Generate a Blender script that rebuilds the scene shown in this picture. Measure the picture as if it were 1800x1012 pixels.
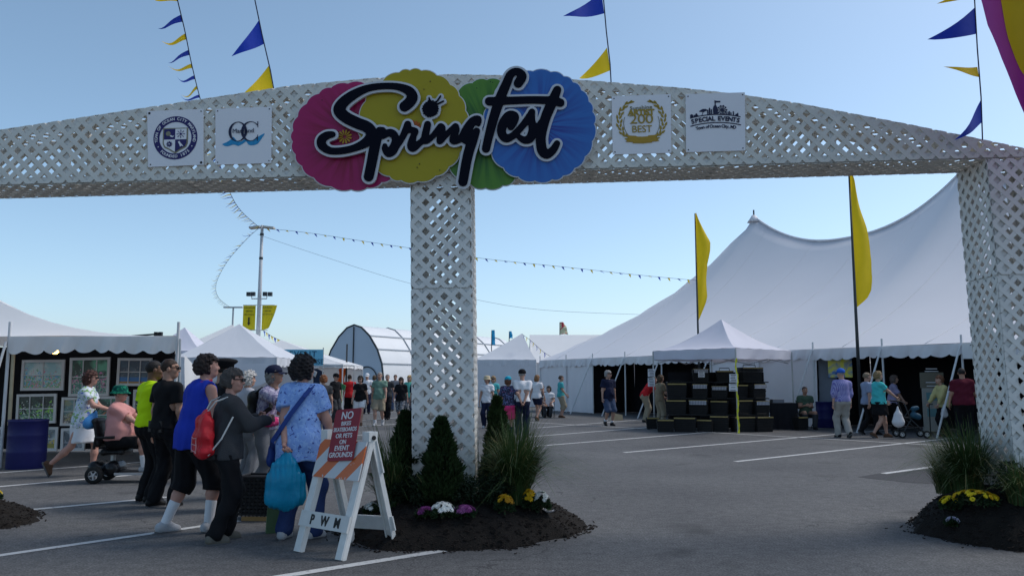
import bpy, bmesh, math, random
import numpy as np
from mathutils import Vector, Matrix
random.seed(7); np.random.seed(7)
sc = bpy.context.scene
for o in list(bpy.data.objects): bpy.data.objects.remove(o)
PI = math.pi; R = math.radians
# ------------------------------------------------------------------ camera, sky, sun, exposure
FPX = 1400.0; EYE = 1.5; TH = math.atan(162/FPX)
cam = bpy.data.objects.new('camera', bpy.data.cameras.new('camera')); sc.collection.objects.link(cam)
cam.location = (0, 0, EYE); cam.rotation_euler = (PI/2+TH, 0, 0)
cam.data.sensor_width = 36; cam.data.lens = 36*FPX/1800; cam.data.clip_start = .1; cam.data.clip_end = 3000
sc.camera = cam
SUN_EL, SUN_AZ = R(52), R(72)          # sun stands behind the tents, to the right of the view axis (azimuth from +Y towards +X)
w = bpy.data.worlds.new('World'); sc.world = w; w.use_nodes = True
nt = w.node_tree; bgn = nt.nodes['Background']
sky = nt.nodes.new('ShaderNodeTexSky'); sky.sky_type = 'NISHITA'; sky.sun_disc = False
sky.sun_elevation = SUN_EL; sky.sun_rotation = SUN_AZ; sky.air_density = 0.75; sky.dust_density = 1.3; sky.ozone_density = 2.8; sky.altitude = 0
hs = nt.nodes.new('ShaderNodeHueSaturation'); hs.inputs['Saturation'].default_value = .93; hs.inputs['Hue'].default_value = .485
nt.links.new(sky.outputs[0], hs.inputs['Color']); nt.links.new(hs.outputs[0], bgn.inputs[0]); bgn.inputs[1].default_value = .125
sl = bpy.data.lights.new('sun', 'SUN'); sl.energy = 1.3; sl.angle = R(18); sl.color = (1, .95, .88)
so = bpy.data.objects.new('sun', sl); sc.collection.objects.link(so)
sdir = Vector((math.sin(SUN_AZ)*math.cos(SUN_EL), math.cos(SUN_AZ)*math.cos(SUN_EL), math.sin(SUN_EL)))
so.rotation_euler = sdir.to_track_quat('Z', 'Y').to_euler(); so.location = sdir*60
vs = sc.view_settings; vs.view_transform = 'Standard'; vs.look = 'None'; vs.gamma = 1; vs.exposure = 0.6; vs.use_curve_mapping = False
sc.cycles.max_bounces = 8; sc.cycles.transparent_max_bounces = 12
# ------------------------------------------------------------------ helpers
C = sc.collection
def ray(px, py):
    x = (px-900)/FPX; y = (506-py)/FPX
    return Vector((x, math.cos(TH)-y*math.sin(TH), math.sin(TH)+y*math.cos(TH)))
def at(px, py, Y):                       # the point of the view ray through a photo pixel that lies Y metres ahead
    r = ray(px, py); t = Y/r.y; return Vector((r.x*t, Y, EYE+r.z*t))
def G(px, py, z=0):                      # the point of that ray on level ground
    r = ray(px, py); t = (z-EYE)/r.z; return Vector((r.x*t, r.y*t, z))
def lerp(a, b, t): return a+(b-a)*t
class MB:
    def __init__(s): s.v = []; s.f = []; s.m = []; s.cur = 0
    def add(s, vs_, fs, M=None):
        n = len(s.v)
        for p in vs_: s.v.append(tuple(M@Vector(p)) if M is not None else tuple(p))
        for f in fs: s.f.append(tuple(i+n for i in f)); s.m.append(s.cur)
        return s
    def box(s, c, d, M=None):
        x, y, z = c; a, b, e = d[0]/2, d[1]/2, d[2]/2
        P = [(x+i*a, y+j*b, z+k*e) for i in (-1, 1) for j in (-1, 1) for k in (-1, 1)]
        return s.add(P, [(0,1,3,2), (4,6,7,5), (0,4,5,1), (2,3,7,6), (0,2,6,4), (1,5,7,3)], M)
    def bar(s, a, b, wx, wy, up=(0, 0, 1)):      # rectangular bar from a to b
        a, b = Vector(a), Vector(b); d = (b-a); L = d.length; d.normalize(); u = Vector(up)
        x = d.cross(u)
        if x.length < 1e-4: x = d.cross(Vector((1, 0, 0)))
        x.normalize(); y = x.cross(d)
        P = [a+x*(i*wx/2)+y*(j*wy/2)+d*(k*L) for i in (-1, 1) for j in (-1, 1) for k in (0, 1)]
        return s.add(P, [(0,1,3,2), (4,6,7,5), (0,4,5,1), (2,3,7,6), (0,2,6,4), (1,5,7,3)])
    def tube(s, pts, r, n=8, cap=True):
        pts = [Vector(p) for p in pts]; rs = r if hasattr(r, '__len__') else [r]*len(pts); base = len(s.v)
        prev = None
        for i, p in enumerate(pts):
            d = (pts[min(i+1, len(pts)-1)]-pts[max(i-1, 0)]).normalized()
            if prev is None: x = d.orthogonal().normalized()
            else: x = (prev-d*prev.dot(d)).normalized()
            prev = x; y = d.cross(x)
            for k in range(n):
                a = 2*PI*k/n; s.v.append(tuple(p+(x*math.cos(a)+y*math.sin(a))*rs[i]))
        for i in range(len(pts)-1):
            for k in range(n):
                a = base+i*n; s.f.append((a+k, a+(k+1) % n, a+n+(k+1) % n, a+n+k)); s.m.append(s.cur)
        if cap:
            s.f.append(tuple(base+k for k in range(n))[::-1]); s.m.append(s.cur)
            e = base+(len(pts)-1)*n; s.f.append(tuple(e+k for k in range(n))); s.m.append(s.cur)
        return s
    def lathe(s, prof, n=24, M=None, cap=True):   # prof: (r, z) from bottom to top
        P = []; F = []
        for r_, z in prof:
            for k in range(n): a = 2*PI*k/n; P.append((r_*math.cos(a), r_*math.sin(a), z))
        for i in range(len(prof)-1):
            for k in range(n): F.append((i*n+k, i*n+(k+1) % n, (i+1)*n+(k+1) % n, (i+1)*n+k))
        if cap: F.append(tuple(range(n))[::-1]); F.append(tuple((len(prof)-1)*n+k for k in range(n)))
        return s.add(P, F, M)
    def prism(s, poly, t0, t1, M=None):           # polygon in XY extruded from z=t0 to z=t1
        n = len(poly); P = [(p[0], p[1], t0) for p in poly]+[(p[0], p[1], t1) for p in poly]
        F = [tuple(range(n))[::-1], tuple(range(n, 2*n))]+[(i, (i+1) % n, n+(i+1) % n, n+i) for i in range(n)]
        return s.add(P, F, M)
    def grid(s, fn, nu, nv):
        P = [fn(i/nu, j/nv) for i in range(nu+1) for j in range(nv+1)]
        F = [(i*(nv+1)+j, (i+1)*(nv+1)+j, (i+1)*(nv+1)+j+1, i*(nv+1)+j+1) for i in range(nu) for j in range(nv)]
        return s.add(P, F)
    def mesh(s, name, smooth=False):
        m = bpy.data.meshes.new(name); m.from_pydata(s.v, [], s.f)
        if smooth: m.polygons.foreach_set('use_smooth', [True]*len(m.polygons))
        if any(s.m): m.polygons.foreach_set('material_index', s.m)
        m.update(); return m
    def build(s, name, mat, parent=None, smooth=False, fix=True):
        m = s.mesh(name, smooth)
        if fix:
            bm = bmesh.new(); bm.from_mesh(m); bmesh.ops.recalc_face_normals(bm, faces=bm.faces); bm.to_mesh(m); bm.free()
        return link(name, m, mat, parent)
def link(name, mesh, mat, parent=None):
    o = bpy.data.objects.new(name, mesh); C.objects.link(o)
    if mesh is not None and len(mesh.materials) == 0:
        for q in (mat if isinstance(mat, (list, tuple)) else [mat]): mesh.materials.append(q)
    if parent is not None: o.parent = parent
    return o
def tag(o, label, cat, group=None):
    o['label'] = label; o['category'] = cat
    if group: o['group'] = group
    return o
def thing(name, label, cat, loc=(0, 0, 0), rz=0, group=None):
    o = bpy.data.objects.new(name, None); C.objects.link(o); o.location = loc; o.rotation_euler = (0, 0, rz); o.empty_display_size = .2
    return tag(o, label, cat, group)
# ------------------------------------------------------------------ materials
MATS = {}
def nodes(name):
    m = bpy.data.materials.new(name); m.use_nodes = True; t = m.node_tree; b = t.nodes['Principled BSDF']
    return m, t, b
def N(t, kind, **kw):
    n = t.nodes.new('ShaderNode'+kind)
    for k, v in kw.items():
        if k in n.inputs.keys(): n.inputs[k].default_value = v
        else: setattr(n, k, v)
    return n
def mat(name, col, rough=.7, var=.12, vs_=6.0, bump=0, bs=60.0, metal=0, spec=.3, transl=0, emit=0, coord='Object'):
    if name in MATS: return MATS[name]
    m, t, b = nodes(name); MATS[name] = m
    c = (*col, 1); b.inputs['Roughness'].default_value = rough; b.inputs['Metallic'].default_value = metal
    b.inputs['Specular IOR Level'].default_value = spec; b.inputs['Base Color'].default_value = c
    tc = N(t, 'TexCoord')
    if var:
        nz = N(t, 'TexNoise', Scale=vs_, Detail=4.0); t.links.new(tc.outputs[coord], nz.inputs['Vector'])
        mx = N(t, 'MixRGB'); mx.inputs[1].default_value = (*[x*(1-var) for x in col], 1); mx.inputs[2].default_value = (*[min(1, x*(1+var)) for x in col], 1)
        t.links.new(nz.outputs['Fac'], mx.inputs[0]); t.links.new(mx.outputs[0], b.inputs['Base Color'])
    if bump:
        nb = N(t, 'TexNoise', Scale=bs, Detail=5.0); t.links.new(tc.outputs[coord], nb.inputs['Vector'])
        bp = N(t, 'Bump', Strength=bump, Distance=.02); t.links.new(nb.outputs['Fac'], bp.inputs['Height']); t.links.new(bp.outputs[0], b.inputs['Normal'])
    if transl:
        tr = N(t, 'BsdfTranslucent'); ms = N(t, 'MixShader', Fac=transl); out = t.nodes['Material Output']
        src = b.inputs['Base Color'].links[0].from_socket if b.inputs['Base Color'].is_linked else None
        if src: t.links.new(src, tr.inputs[0])
        else: tr.inputs[0].default_value = c
        t.links.new(b.outputs[0], ms.inputs[1]); t.links.new(tr.outputs[0], ms.inputs[2]); t.links.new(ms.outputs[0], out.inputs[0])
    if emit:
        b.inputs['Emission Color'].default_value = c; b.inputs['Emission Strength'].default_value = emit
    return m
def pattern(name, base, cols, scale=30, kind='floral', thr=.35, rough=.85):
    """printed cloth: blotches / dots / check / stripes in object space"""
    if name in MATS: return MATS[name]
    m, t, b = nodes(name); MATS[name] = m; b.inputs['Roughness'].default_value = rough; b.inputs['Specular IOR Level'].default_value = .15
    tc = N(t, 'TexCoord'); last = None
    def mix(fac, a, bcol):
        x = N(t, 'MixRGB'); t.links.new(fac, x.inputs[0])
        if isinstance(a, tuple): x.inputs[1].default_value = (*a, 1)
        else: t.links.new(a, x.inputs[1])
        x.inputs[2].default_value = (*bcol, 1); return x.outputs[0]
    cur = base
    if kind == 'floral':
        for i, c in enumerate(cols):
            mp = N(t, 'Mapping'); mp.inputs['Location'].default_value = (3.1*i, 1.7*i, 5.3*i); t.links.new(tc.outputs['Object'], mp.inputs[0])
            v = N(t, 'TexNoise', Scale=scale*(1+.3*i), Detail=2.5, Distortion=.6); t.links.new(mp.outputs[0], v.inputs['Vector'])
            g = N(t, 'Math', operation='GREATER_THAN'); g.inputs[1].default_value = 1-thr-.08*(i % 2); t.links.new(v.outputs['Fac'], g.inputs[0])
            cur = mix(g.outputs[0], cur, c)
    elif kind == 'dots':
        v = N(t, 'TexVoronoi', Scale=scale); t.links.new(tc.outputs['Object'], v.inputs['Vector'])
        g = N(t, 'Math', operation='LESS_THAN'); g.inputs[1].default_value = thr; t.links.new(v.outputs['Distance'], g.inputs[0]); cur = mix(g.outputs[0], cur, cols[0])
    elif kind in ('check', 'stripe'):
        for ax in ((0, 2) if kind == 'check' else (2,)):
            sp = N(t, 'SeparateXYZ'); t.links.new(tc.outputs['Object'], sp.inputs[0])
            if ax == 0:
                ad = N(t, 'Math', operation='ADD'); t.links.new(sp.outputs[0], ad.inputs[0]); t.links.new(sp.outputs[1], ad.inputs[1]); so_ = ad.outputs[0]
            else: so_ = sp.outputs[ax]
            mu = N(t, 'Math', operation='MULTIPLY'); mu.inputs[1].default_value = scale; t.links.new(so_, mu.inputs[0])
            fr = N(t, 'Math', operation='FRACT'); t.links.new(mu.outputs[0], fr.inputs[0])
            g = N(t, 'Math', operation='LESS_THAN'); g.inputs[1].default_value = thr; t.links.new(fr.outputs[0], g.inputs[0])
            g2 = N(t, 'Math', operation='MULTIPLY'); g2.inputs[1].default_value = .75; t.links.new(g.outputs[0], g2.inputs[0])
            cur = mix(g2.outputs[0], cur, cols[0])
    t.links.new(cur, b.inputs['Base Color']) if not isinstance(cur, tuple) else None
    return m
WHITE = mat('white_paint', (.62, .63, .64), .55, .1, 9)
BOARD = mat('old_white_wood', (.66, .65, .62), .7, .22, 7, .15, 40)
SIGNW = mat('sign_white', (.80, .78, .80), .4, .03, 3)
NAVY = mat('navy_print', (.012, .014, .05), .45, .05)
BLK = mat('black_plastic', (.012, .012, .013), .5, .2)
STEEL = mat('galvanised_steel', (.42, .43, .44), .4, .15, 20, metal=.7)
DARKM = mat('dark_metal', (.05, .055, .06), .45, .2, metal=.4)
TENT = mat('tent_vinyl', (.80, .80, .80), .55, .05, 1.3, .08, 3, transl=.18)
TENTG = mat('tent_vinyl_grey', (.66, .68, .72), .6, .06, 1.3, .08, 3, transl=.15)
TENTL = mat('canopy_polyester', (.66, .66, .74), .75, .05, 3, .12, 8, transl=.15)
DRAPE = mat('black_drape', (.010, .010, .013), .95, .3, 3)
YEL = mat('yellow_nylon', (.80, .56, .01), .6, .08, 4, .1, 12, transl=.35)
BLUEN = mat('blue_nylon', (.01, .045, .42), .55, .1, 5, .1, 12, transl=.3)
CORD = mat('cord', (.02, .03, .07), .8, 0)
# text as plain mesh data -------------------------------------------------------------------
TXT = {}
def text_data(s, size=1.0, bold=0.0, space=1.0):
    key = (s, size, bold, space)
    if key not in TXT:
        cu = bpy.data.curves.new('t', 'FONT'); cu.body = s; cu.size = size; cu.align_x = 'CENTER'; cu.align_y = 'CENTER'; cu.offset = bold; cu.space_character = space
        cu.extrude = size*.02; cu.resolution_u = 4
        o = bpy.data.objects.new('t', cu); C.objects.link(o)
        bpy.context.view_layer.update()
        me = bpy.data.meshes.new_from_object(o.evaluated_get(bpy.context.evaluated_depsgraph_get()))
        TXT[key] = ([tuple(v.co) for v in me.vertices], [tuple(p.vertices) for p in me.polygons])
        bpy.data.objects.remove(o); bpy.data.curves.remove(cu); bpy.data.meshes.remove(me)
    return TXT[key]
UP = Matrix.Rotation(PI/2, 4, 'X')               # stands a flat XY drawing up so that it faces -Y
def put_text(mb, s, size, M, bold=0, space=1.0, sx=1.0):
    v, f = text_data(s, size, bold, space); mb.add([(x*sx, y, z) for x, y, z in v], f, M)
# contour loops of a 2D field (inside where f<0), and filled plates with holes ------------------
def contours(F, x0, y0, h):
    nx, ny = F.shape; ins = F < 0; seg = {}
    def cross(a, b):
        fa, fb = F[a], F[b]; t = fa/(fa-fb); return (x0+h*(a[0]+(b[0]-a[0])*t), y0+h*(a[1]+(b[1]-a[1])*t))
    c4 = ins[:-1, :-1].astype(int)+2*ins[1:, :-1]+4*ins[1:, 1:]+8*ins[:-1, 1:]
    pts = {}
    tab = {1: [(3, 0)], 2: [(0, 1)], 3: [(3, 1)], 4: [(1, 2)], 5: [(3, 0), (1, 2)], 6: [(0, 2)], 7: [(3, 2)], 8: [(2, 3)], 9: [(2, 0)], 10: [(0, 1), (2, 3)], 11: [(2, 1)], 12: [(1, 3)], 13: [(1, 0)], 14: [(0, 3)]}
    for i, j in np.argwhere((c4 > 0) & (c4 < 15)):
        i, j = int(i), int(j)
        ed = [((i, j), (i+1, j)), ((i+1, j), (i+1, j+1)), ((i, j+1), (i+1, j+1)), ((i, j), (i, j+1))]
        for a, b in tab[int(c4[i, j])]:
            ka, kb = ed[a], ed[b]
            for k in (ka, kb):
                if k not in pts: pts[k] = cross(*k)
            seg[ka] = kb
    loops = []
    while seg:
        k0, k = seg.popitem(); L = [k0]
        while k != k0 and k in seg: L.append(k); k = seg.pop(k)
        if len(L) > 6:
            P = np.array([pts[q] for q in L])
            for _ in range(2): P = .5*P+.25*np.roll(P, 1, 0)+.25*np.roll(P, -1, 0)
            loops.append(P[::2] if len(P) > 24 else P)
    return loops
def plate(loops, thick, bevel=0):
    cu = bpy.data.curves.new('pl', 'CURVE'); cu.dimensions = '2D'; cu.fill_mode = 'BOTH'; cu.extrude = thick/2; cu.bevel_depth = bevel; cu.bevel_resolution = 1
    for L in loops:
        s = cu.splines.new('POLY'); s.points.add(len(L)-1); s.use_cyclic_u = True
        for p, q in zip(s.points, L): p.co = (q[0], q[1], 0, 1)
    o = bpy.data.objects.new('pl', cu); C.objects.link(o); bpy.context.view_layer.update()
    me = bpy.data.meshes.new_from_object(o.evaluated_get(bpy.context.evaluated_depsgraph_get()))
    bpy.data.objects.remove(o); bpy.data.curves.remove(cu)
    r = ([tuple(v.co) for v in me.vertices], [tuple(p.vertices) for p in me.polygons]); bpy.data.meshes.remove(me)
    return r
def strokes_field(strokes, x0, y0, nx, ny, h, off=0):
    X, Y = np.meshgrid(x0+h*np.arange(nx), y0+h*np.arange(ny), indexing='ij'); D = np.full(X.shape, 9.0)
    for st in strokes:
        for (ax, ay, ar), (bx, by, br) in zip(st[:-1], st[1:]):
            dx, dy = bx-ax, by-ay; L = dx*dx+dy*dy+1e-12; t = np.clip(((X-ax)*dx+(Y-ay)*dy)/L, 0, 1)
            D = np.minimum(D, np.hypot(X-ax-t*dx, Y-ay-t*dy)-(ar+(br-ar)*t)-off)
    return D
def spline(P, n=5):
    P = [np.array(p, float) for p in P]; out = []
    for i in range(len(P)-1):
        a = P[max(i-1, 0)]; b = P[i]; c = P[i+1]; d = P[min(i+2, len(P)-1)]
        for k in range(n):
            t = k/n; out.append(.5*((2*b)+(c-a)*t+(2*a-5*b+4*c-d)*t*t+(3*b-a-3*c+d)*t**3))
    return out+[P[-1]]
# ================================================================== ground
def asphalt():
    m, t, b = nodes('asphalt'); tc = N(t, 'TexCoord')
    n1 = N(t, 'TexNoise', Scale=.35, Detail=6.0); n2 = N(t, 'TexNoise', Scale=55.0, Detail=3.0); n3 = N(t, 'TexVoronoi', Scale=70.0)
    for n in (n1, n2, n3): t.links.new(tc.outputs['Object'], n.inputs['Vector'])
    r1 = N(t, 'ValToRGB'); r1.color_ramp.elements[0].color = (.078, .078, .082, 1); r1.color_ramp.elements[1].color = (.125, .125, .127, 1); r1.color_ramp.elements[0].position = .3; r1.color_ramp.elements[1].position = .7
    t.links.new(n1.outputs['Fac'], r1.inputs[0])
    r2 = N(t, 'ValToRGB'); r2.color_ramp.elements[0].color = (.55, .55, .55, 1); r2.color_ramp.elements[1].color = (1.5, 1.5, 1.48, 1); r2.color_ramp.elements[0].position = .3; r2.color_ramp.elements[1].position = .72
    t.links.new(n2.outputs['Fac'], r2.inputs[0])
    mu = N(t, 'MixRGB', blend_type='MULTIPLY'); mu.inputs[0].default_value = 1; t.links.new(r1.outputs[0], mu.inputs[1]); t.links.new(r2.outputs[0], mu.inputs[2])
    n4 = N(t, 'TexNoise', Scale=9.0, Detail=9.0, Roughness=.75); t.links.new(tc.outputs['Object'], n4.inputs['Vector']); r4 = N(t, 'ValToRGB'); r4.color_ramp.elements[0].color = (.66, .66, .67, 1); r4.color_ramp.elements[1].color = (1.3, 1.3, 1.28, 1); r4.color_ramp.elements[0].position = .3; r4.color_ramp.elements[1].position = .7; t.links.new(n4.outputs['Fac'], r4.inputs[0])
    m5 = N(t, 'MixRGB', blend_type='MULTIPLY'); m5.inputs[0].default_value = 1; t.links.new(mu.outputs[0], m5.inputs[1]); t.links.new(r4.outputs[0], m5.inputs[2]); mu = m5
    vst = N(t, 'TexNoise', Scale=.9, Detail=2.0); t.links.new(tc.outputs['Object'], vst.inputs['Vector']); r5 = N(t, 'ValToRGB'); r5.color_ramp.elements[0].position = .26; r5.color_ramp.elements[0].color = (.62, .62, .62, 1); r5.color_ramp.elements[1].position = .36; r5.color_ramp.elements[1].color = (1, 1, 1, 1); t.links.new(vst.outputs['Fac'], r5.inputs[0])
    m6 = N(t, 'MixRGB', blend_type='MULTIPLY'); m6.inputs[0].default_value = 1; t.links.new(mu.outputs[0], m6.inputs[1]); t.links.new(r5.outputs[0], m6.inputs[2]); mu = m6
    vc = N(t, 'TexVoronoi', Scale=.42, feature='DISTANCE_TO_EDGE'); nd = N(t, 'TexNoise', Scale=1.8, Detail=4.0); t.links.new(tc.outputs['Object'], nd.inputs['Vector'])
    ad = N(t, 'MixRGB', blend_type='ADD'); ad.inputs[0].default_value = .9; t.links.new(tc.outputs['Object'], ad.inputs[1]); t.links.new(nd.outputs['Color'], ad.inputs[2]); t.links.new(ad.outputs[0], vc.inputs['Vector'])
    lt = N(t, 'Math', operation='LESS_THAN'); lt.inputs[1].default_value = .0035; t.links.new(vc.outputs['Distance'], lt.inputs[0])
    ng = N(t, 'TexNoise', Scale=.25); t.links.new(tc.outputs['Object'], ng.inputs['Vector']); g2 = N(t, 'Math', operation='GREATER_THAN'); g2.inputs[1].default_value = .5; t.links.new(ng.outputs['Fac'], g2.inputs[0])
    m3 = N(t, 'Math', operation='MULTIPLY'); t.links.new(lt.outputs[0], m3.inputs[0]); t.links.new(g2.outputs[0], m3.inputs[1])
    m4 = N(t, 'Math', operation='MULTIPLY'); m4.inputs[1].default_value = .6; t.links.new(m3.outputs[0], m4.inputs[0])
    mc = N(t, 'MixRGB'); mc.inputs[2].default_value = (.035, .035, .036, 1); t.links.new(m4.outputs[0], mc.inputs[0]); t.links.new(mu.outputs[0], mc.inputs[1])
    t.links.new(mc.outputs[0], b.inputs['Base Color']); b.inputs['Roughness'].default_value = .85; b.inputs['Specular IOR Level'].default_value = .25
    bp = N(t, 'Bump', Strength=.5, Distance=.006); t.links.new(n3.outputs['Distance'], bp.inputs['Height']); t.links.new(bp.outputs[0], b.inputs['Normal'])
    return m
ASPH = asphalt()
ground = MB().grid(lambda u, v: (-700+1400*u, -60+1460*v, 0), 8, 8).build('ground', ASPH, fix=False); ground['kind'] = 'structure'
def worn_paint():
    m, t, b = nodes('worn_line_paint'); tc = N(t, 'TexCoord'); n = N(t, 'TexNoise', Scale=14.0, Detail=6.0, Roughness=.7); t.links.new(tc.outputs['Object'], n.inputs['Vector'])
    r = N(t, 'ValToRGB'); e = r.color_ramp.elements; e[0].position = .34; e[0].color = (.16, .16, .16, 1); e[1].position = .45; e[1].color = (.52, .52, .51, 1)
    t.links.new(n.outputs['Fac'], r.inputs[0]); t.links.new(r.outputs[0], b.inputs['Base Color']); b.inputs['Roughness'].default_value = .8; return m
LINEP = worn_paint()
def line(a, b, wd=.11, z=.004):
    A, B = G(*a), G(*b); d = (B-A).normalized(); n = Vector((-d.y, d.x, 0))*wd/2; k = 8; mb = MB()
    rnd = random.Random(int(a[0]*7+b[0]))
    P = []
    for i in range(k+1):
        c = A.lerp(B, i/k); j = rnd.uniform(-.006, .006); P += [(c.x+n.x*(1+j*8), c.y+n.y*(1+j*8), z), (c.x-n.x*(1-j*8), c.y-n.y*(1-j*8), z)]
    mb.add(P, [(2*i, 2*i+1, 2*i+3, 2*i+2) for i in range(k)]); o = mb.build('painted_line', LINEP, ground)
zl = [.004, .008, .012]
for i, (a, b, wd, z) in enumerate([((-160, 999), (420, 915), .1, 0), ((400, 1028), (812, 962), .11, 0), ((48, 896), (300, 873), .11, 0), ((-150, 868), (330, 826), .11, 0), ((-60, 835), (330, 806), .11, 0),
        ((1097, 795), (1610, 751), .11, 0), ((1293, 811), (1690, 768), .11, 0), ((1553, 832), (1700, 812), .11, 0), ((940, 784), (1400, 747), .11, 0), ((922, 768), (1250, 742), .11, 0), ((930, 742), (1690, 785), .11, 1),
        ((940, 752), (1130, 737), .1, 0), ((560, 755), (735, 742), .11, 0), ((690, 775), (760, 768), .11, 0), ((600, 741), (735, 731), .1, 0), ((610, 728), (740, 721), .1, 0), ((575, 769), (650, 763), .1, 0)]):
    line(a, b, wd, zl[z])
PATCH = mat('asphalt_patch', (.055, .055, .058), .9, .3, 30, .3, 90)
pp = [G(*q) for q in ((1508, 838), (1553, 830), (1690, 820), (1690, 853), (1590, 847))]
MB().add([(p.x, p.y, .0025) for p in pp], [tuple(range(5))]).build('asphalt_patch', PATCH, ground)  # flat patch in a darker tone than the ground around it
# ================================================================== mulch beds
MULCH = mat('dark_mulch', (.011, .008, .006), .95, .6, 45, .9, 70)
CHIP = mat('mulch_chip', (.015, .010, .008), .95, .6, 8)
def bed(name, cx, cy, rx, ry, h, seed, chips=1500):
    rnd = random.Random(seed); ph = [rnd.uniform(0, 6) for _ in range(6)]
    def rad(a): return 1+.035*math.sin(3*a+ph[0])+.025*math.sin(7*a+ph[1])+.018*math.sin(13*a+ph[2])+.012*math.sin(29*a+ph[3])
    def hz(x, y):
        q = math.hypot((x-cx)/rx, (y-cy)/ry)/rad(math.atan2((y-cy)/ry, (x-cx)/rx)); q = min(1, q)
        return h*(1-q**3.5)+.018*(1-q)*math.sin(x*13+ph[1])*math.sin(y*11+ph[2])
    mb = MB(); nr, na = 22, 120; P = [(cx, cy, hz(cx, cy))]
    for i in range(1, nr+1):
        for k in range(na):
            a = 2*PI*k/na; q = (i/nr)*rad(a); x, y = cx+rx*q*math.cos(a), cy+ry*q*math.sin(a)
            P.append((x, y, hz(x, y)+(rnd.uniform(-.012, .016) if i < nr else -.01)))
    F = [(0, 1+k, 1+(k+1) % na) for k in range(na)]+[(1+(i-1)*na+k, 1+i*na+k, 1+i*na+(k+1) % na, 1+(i-1)*na+(k+1) % na) for i in range(1, nr) for k in range(na)]
    mb.add(P, F); o = mb.build(name, MULCH, smooth=True); o['kind'] = 'structure'
    cb = MB()
    for _ in range(chips):
        a = rnd.uniform(0, 2*PI); q = math.sqrt(rnd.random())*1.06; x, y = cx+rx*q*math.cos(a)*rad(a), cy+ry*q*math.sin(a)*rad(a)
        if rnd.random() < .03: x += rnd.gauss(0, .12); y += rnd.gauss(0, .12)
        M = Matrix.Translation((x, y, hz(x, y)+.008))@Matrix.Rotation(rnd.uniform(0, PI), 4, 'Z')@Matrix.Rotation(rnd.uniform(-.5, .5), 4, 'X')@Matrix.Rotation(rnd.uniform(-.5, .5), 4, 'Y')
        cb.box((0, 0, 0), (rnd.uniform(.015, .05), rnd.uniform(.006, .016), .006), M)
    ch = cb.build('bark_chips', CHIP, o, fix=False); ch['kind'] = 'stuff'
    return hz
hzC = bed('mulch_bed', -.56, 8.52, 1.27, 1.27, .34, 3, 2600)
hzR = bed('mulch_bed', 5.12, 8.12, 1.06, 1.1, .42, 5, 2000)
hzL = bed('mulch_bed', -6.22, 8.72, 1.12, .9, .2, 9, 900)
# ================================================================== lattice archway
AO = Vector((-.675, 8.15, 0)); YAW, TILT = R(-1.5), R(-1.2)
AM = Matrix.Translation(AO)@Matrix.Rotation(YAW, 4, 'Z')@Matrix.Rotation(TILT, 4, 'Y')
AMI = AM.inverted()
def P2(px, py, v=0):                     # photo pixel -> (u, w) on the arch front plane
    o = AMI@Vector((0, 0, EYE)); d = AMI.to_3x3()@ray(px, py); t = (v-o.y)/d.y; return (o.x+d.x*t, o.z+d.z*t)
arch = thing('entrance_archway', 'long white lattice archway on square lattice posts spanning the festival entrance', 'archway')
arch.matrix_world = AM
LAT = mat('white_lattice', (.72, .70, .66), .6, .16, 5, .1, 30)
LAT2 = mat('white_lattice_aged', (.68, .655, .595), .65, .2, 5, .1, 30)
def clip(poly, a, b, c):                 # keep a*x+b*y<=c of a convex polygon
    out = []
    for i in range(len(poly)):
        p, q = poly[i], poly[(i+1) % len(poly)]; fp, fq = a*p[0]+b*p[1]-c, a*q[0]+b*q[1]-c
        if fp <= 0: out.append(p)
        if fp*fq < 0: t = fp/(fp-fq); out.append((p[0]+(q[0]-p[0])*t, p[1]+(q[1]-p[1])*t))
    return out
PITCH, SLW = .152, .047
def lattice(poly, M, phase=0.0, seed=0):
    """slats of a diagonal lattice clipped to a convex polygon; returns local prisms, two crossed layers"""
    rnd = random.Random(seed); out = []; s2 = 1/math.sqrt(2)
    for sgn, t0 in ((1, 0), (-1, .0022)):
        vals = [(x+sgn*y)*s2 for x, y in poly]; sp = PITCH*s2; k0 = int((min(vals)-phase)/sp)-1
        for k in range(k0, int((max(vals)-phase)/sp)+3):
            c = k*sp+phase+rnd.uniform(-.003, .003)
            q = clip(clip(poly, s2, sgn*s2, c+SLW/2), -s2, -sgn*s2, -(c-SLW/2))
            if len(q) >= 3:
                ar = abs(sum(q[i][0]*q[(i+1) % len(q)][1]-q[(i+1) % len(q)][0]*q[i][1] for i in range(len(q))))/2
                if ar > 4e-4: out.append((q, t0, t0+.0080, ar))
    return [(q, a, b, M, ar) for q, a, b, ar in out]
def slats(parent, items, m):
    for q, a, b, M, ar in items: MB().prism(q, a, b, M).build('slat', m, parent)
def slat_stuff(parent, items, m, name='rear_lattice'):
    mb = MB()
    for q, a, b, M, ar in items: mb.prism(q, a, b, M)
    o = mb.build(name, m, parent); o['kind'] = 'stuff'
# basis matrices: drawing plane (x, y, thickness) -> arch local (u, v depth, w)
def basis(o, ex, ey, ez): return Matrix(((ex[0], ey[0], ez[0], o[0]), (ex[1], ey[1], ez[1], o[1]), (ex[2], ey[2], ez[2], o[2]), (0, 0, 0, 1)))
W0 = 3.66; DEP = .6; HP = .318; UR = 5.97; UL = -5.80
toppx = [(0, 243), (100, 221), (200, 201), (260, 190), (390, 169), (510, 151), (650, 138), (790, 131), (900, 133), (1050, 143), (1200, 155), (1300, 166), (1400, 181), (1500, 200), (1600, 219), (1700, 240), (1760, 252)]
tp = sorted(P2(*q) for q in toppx)
tp = [(-6.15, W0+.42)]+[p for p in tp]+[(6.30, W0+.02)]
hull = [(-6.15, W0), (6.30, W0)]+tp[::-1]
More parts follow.
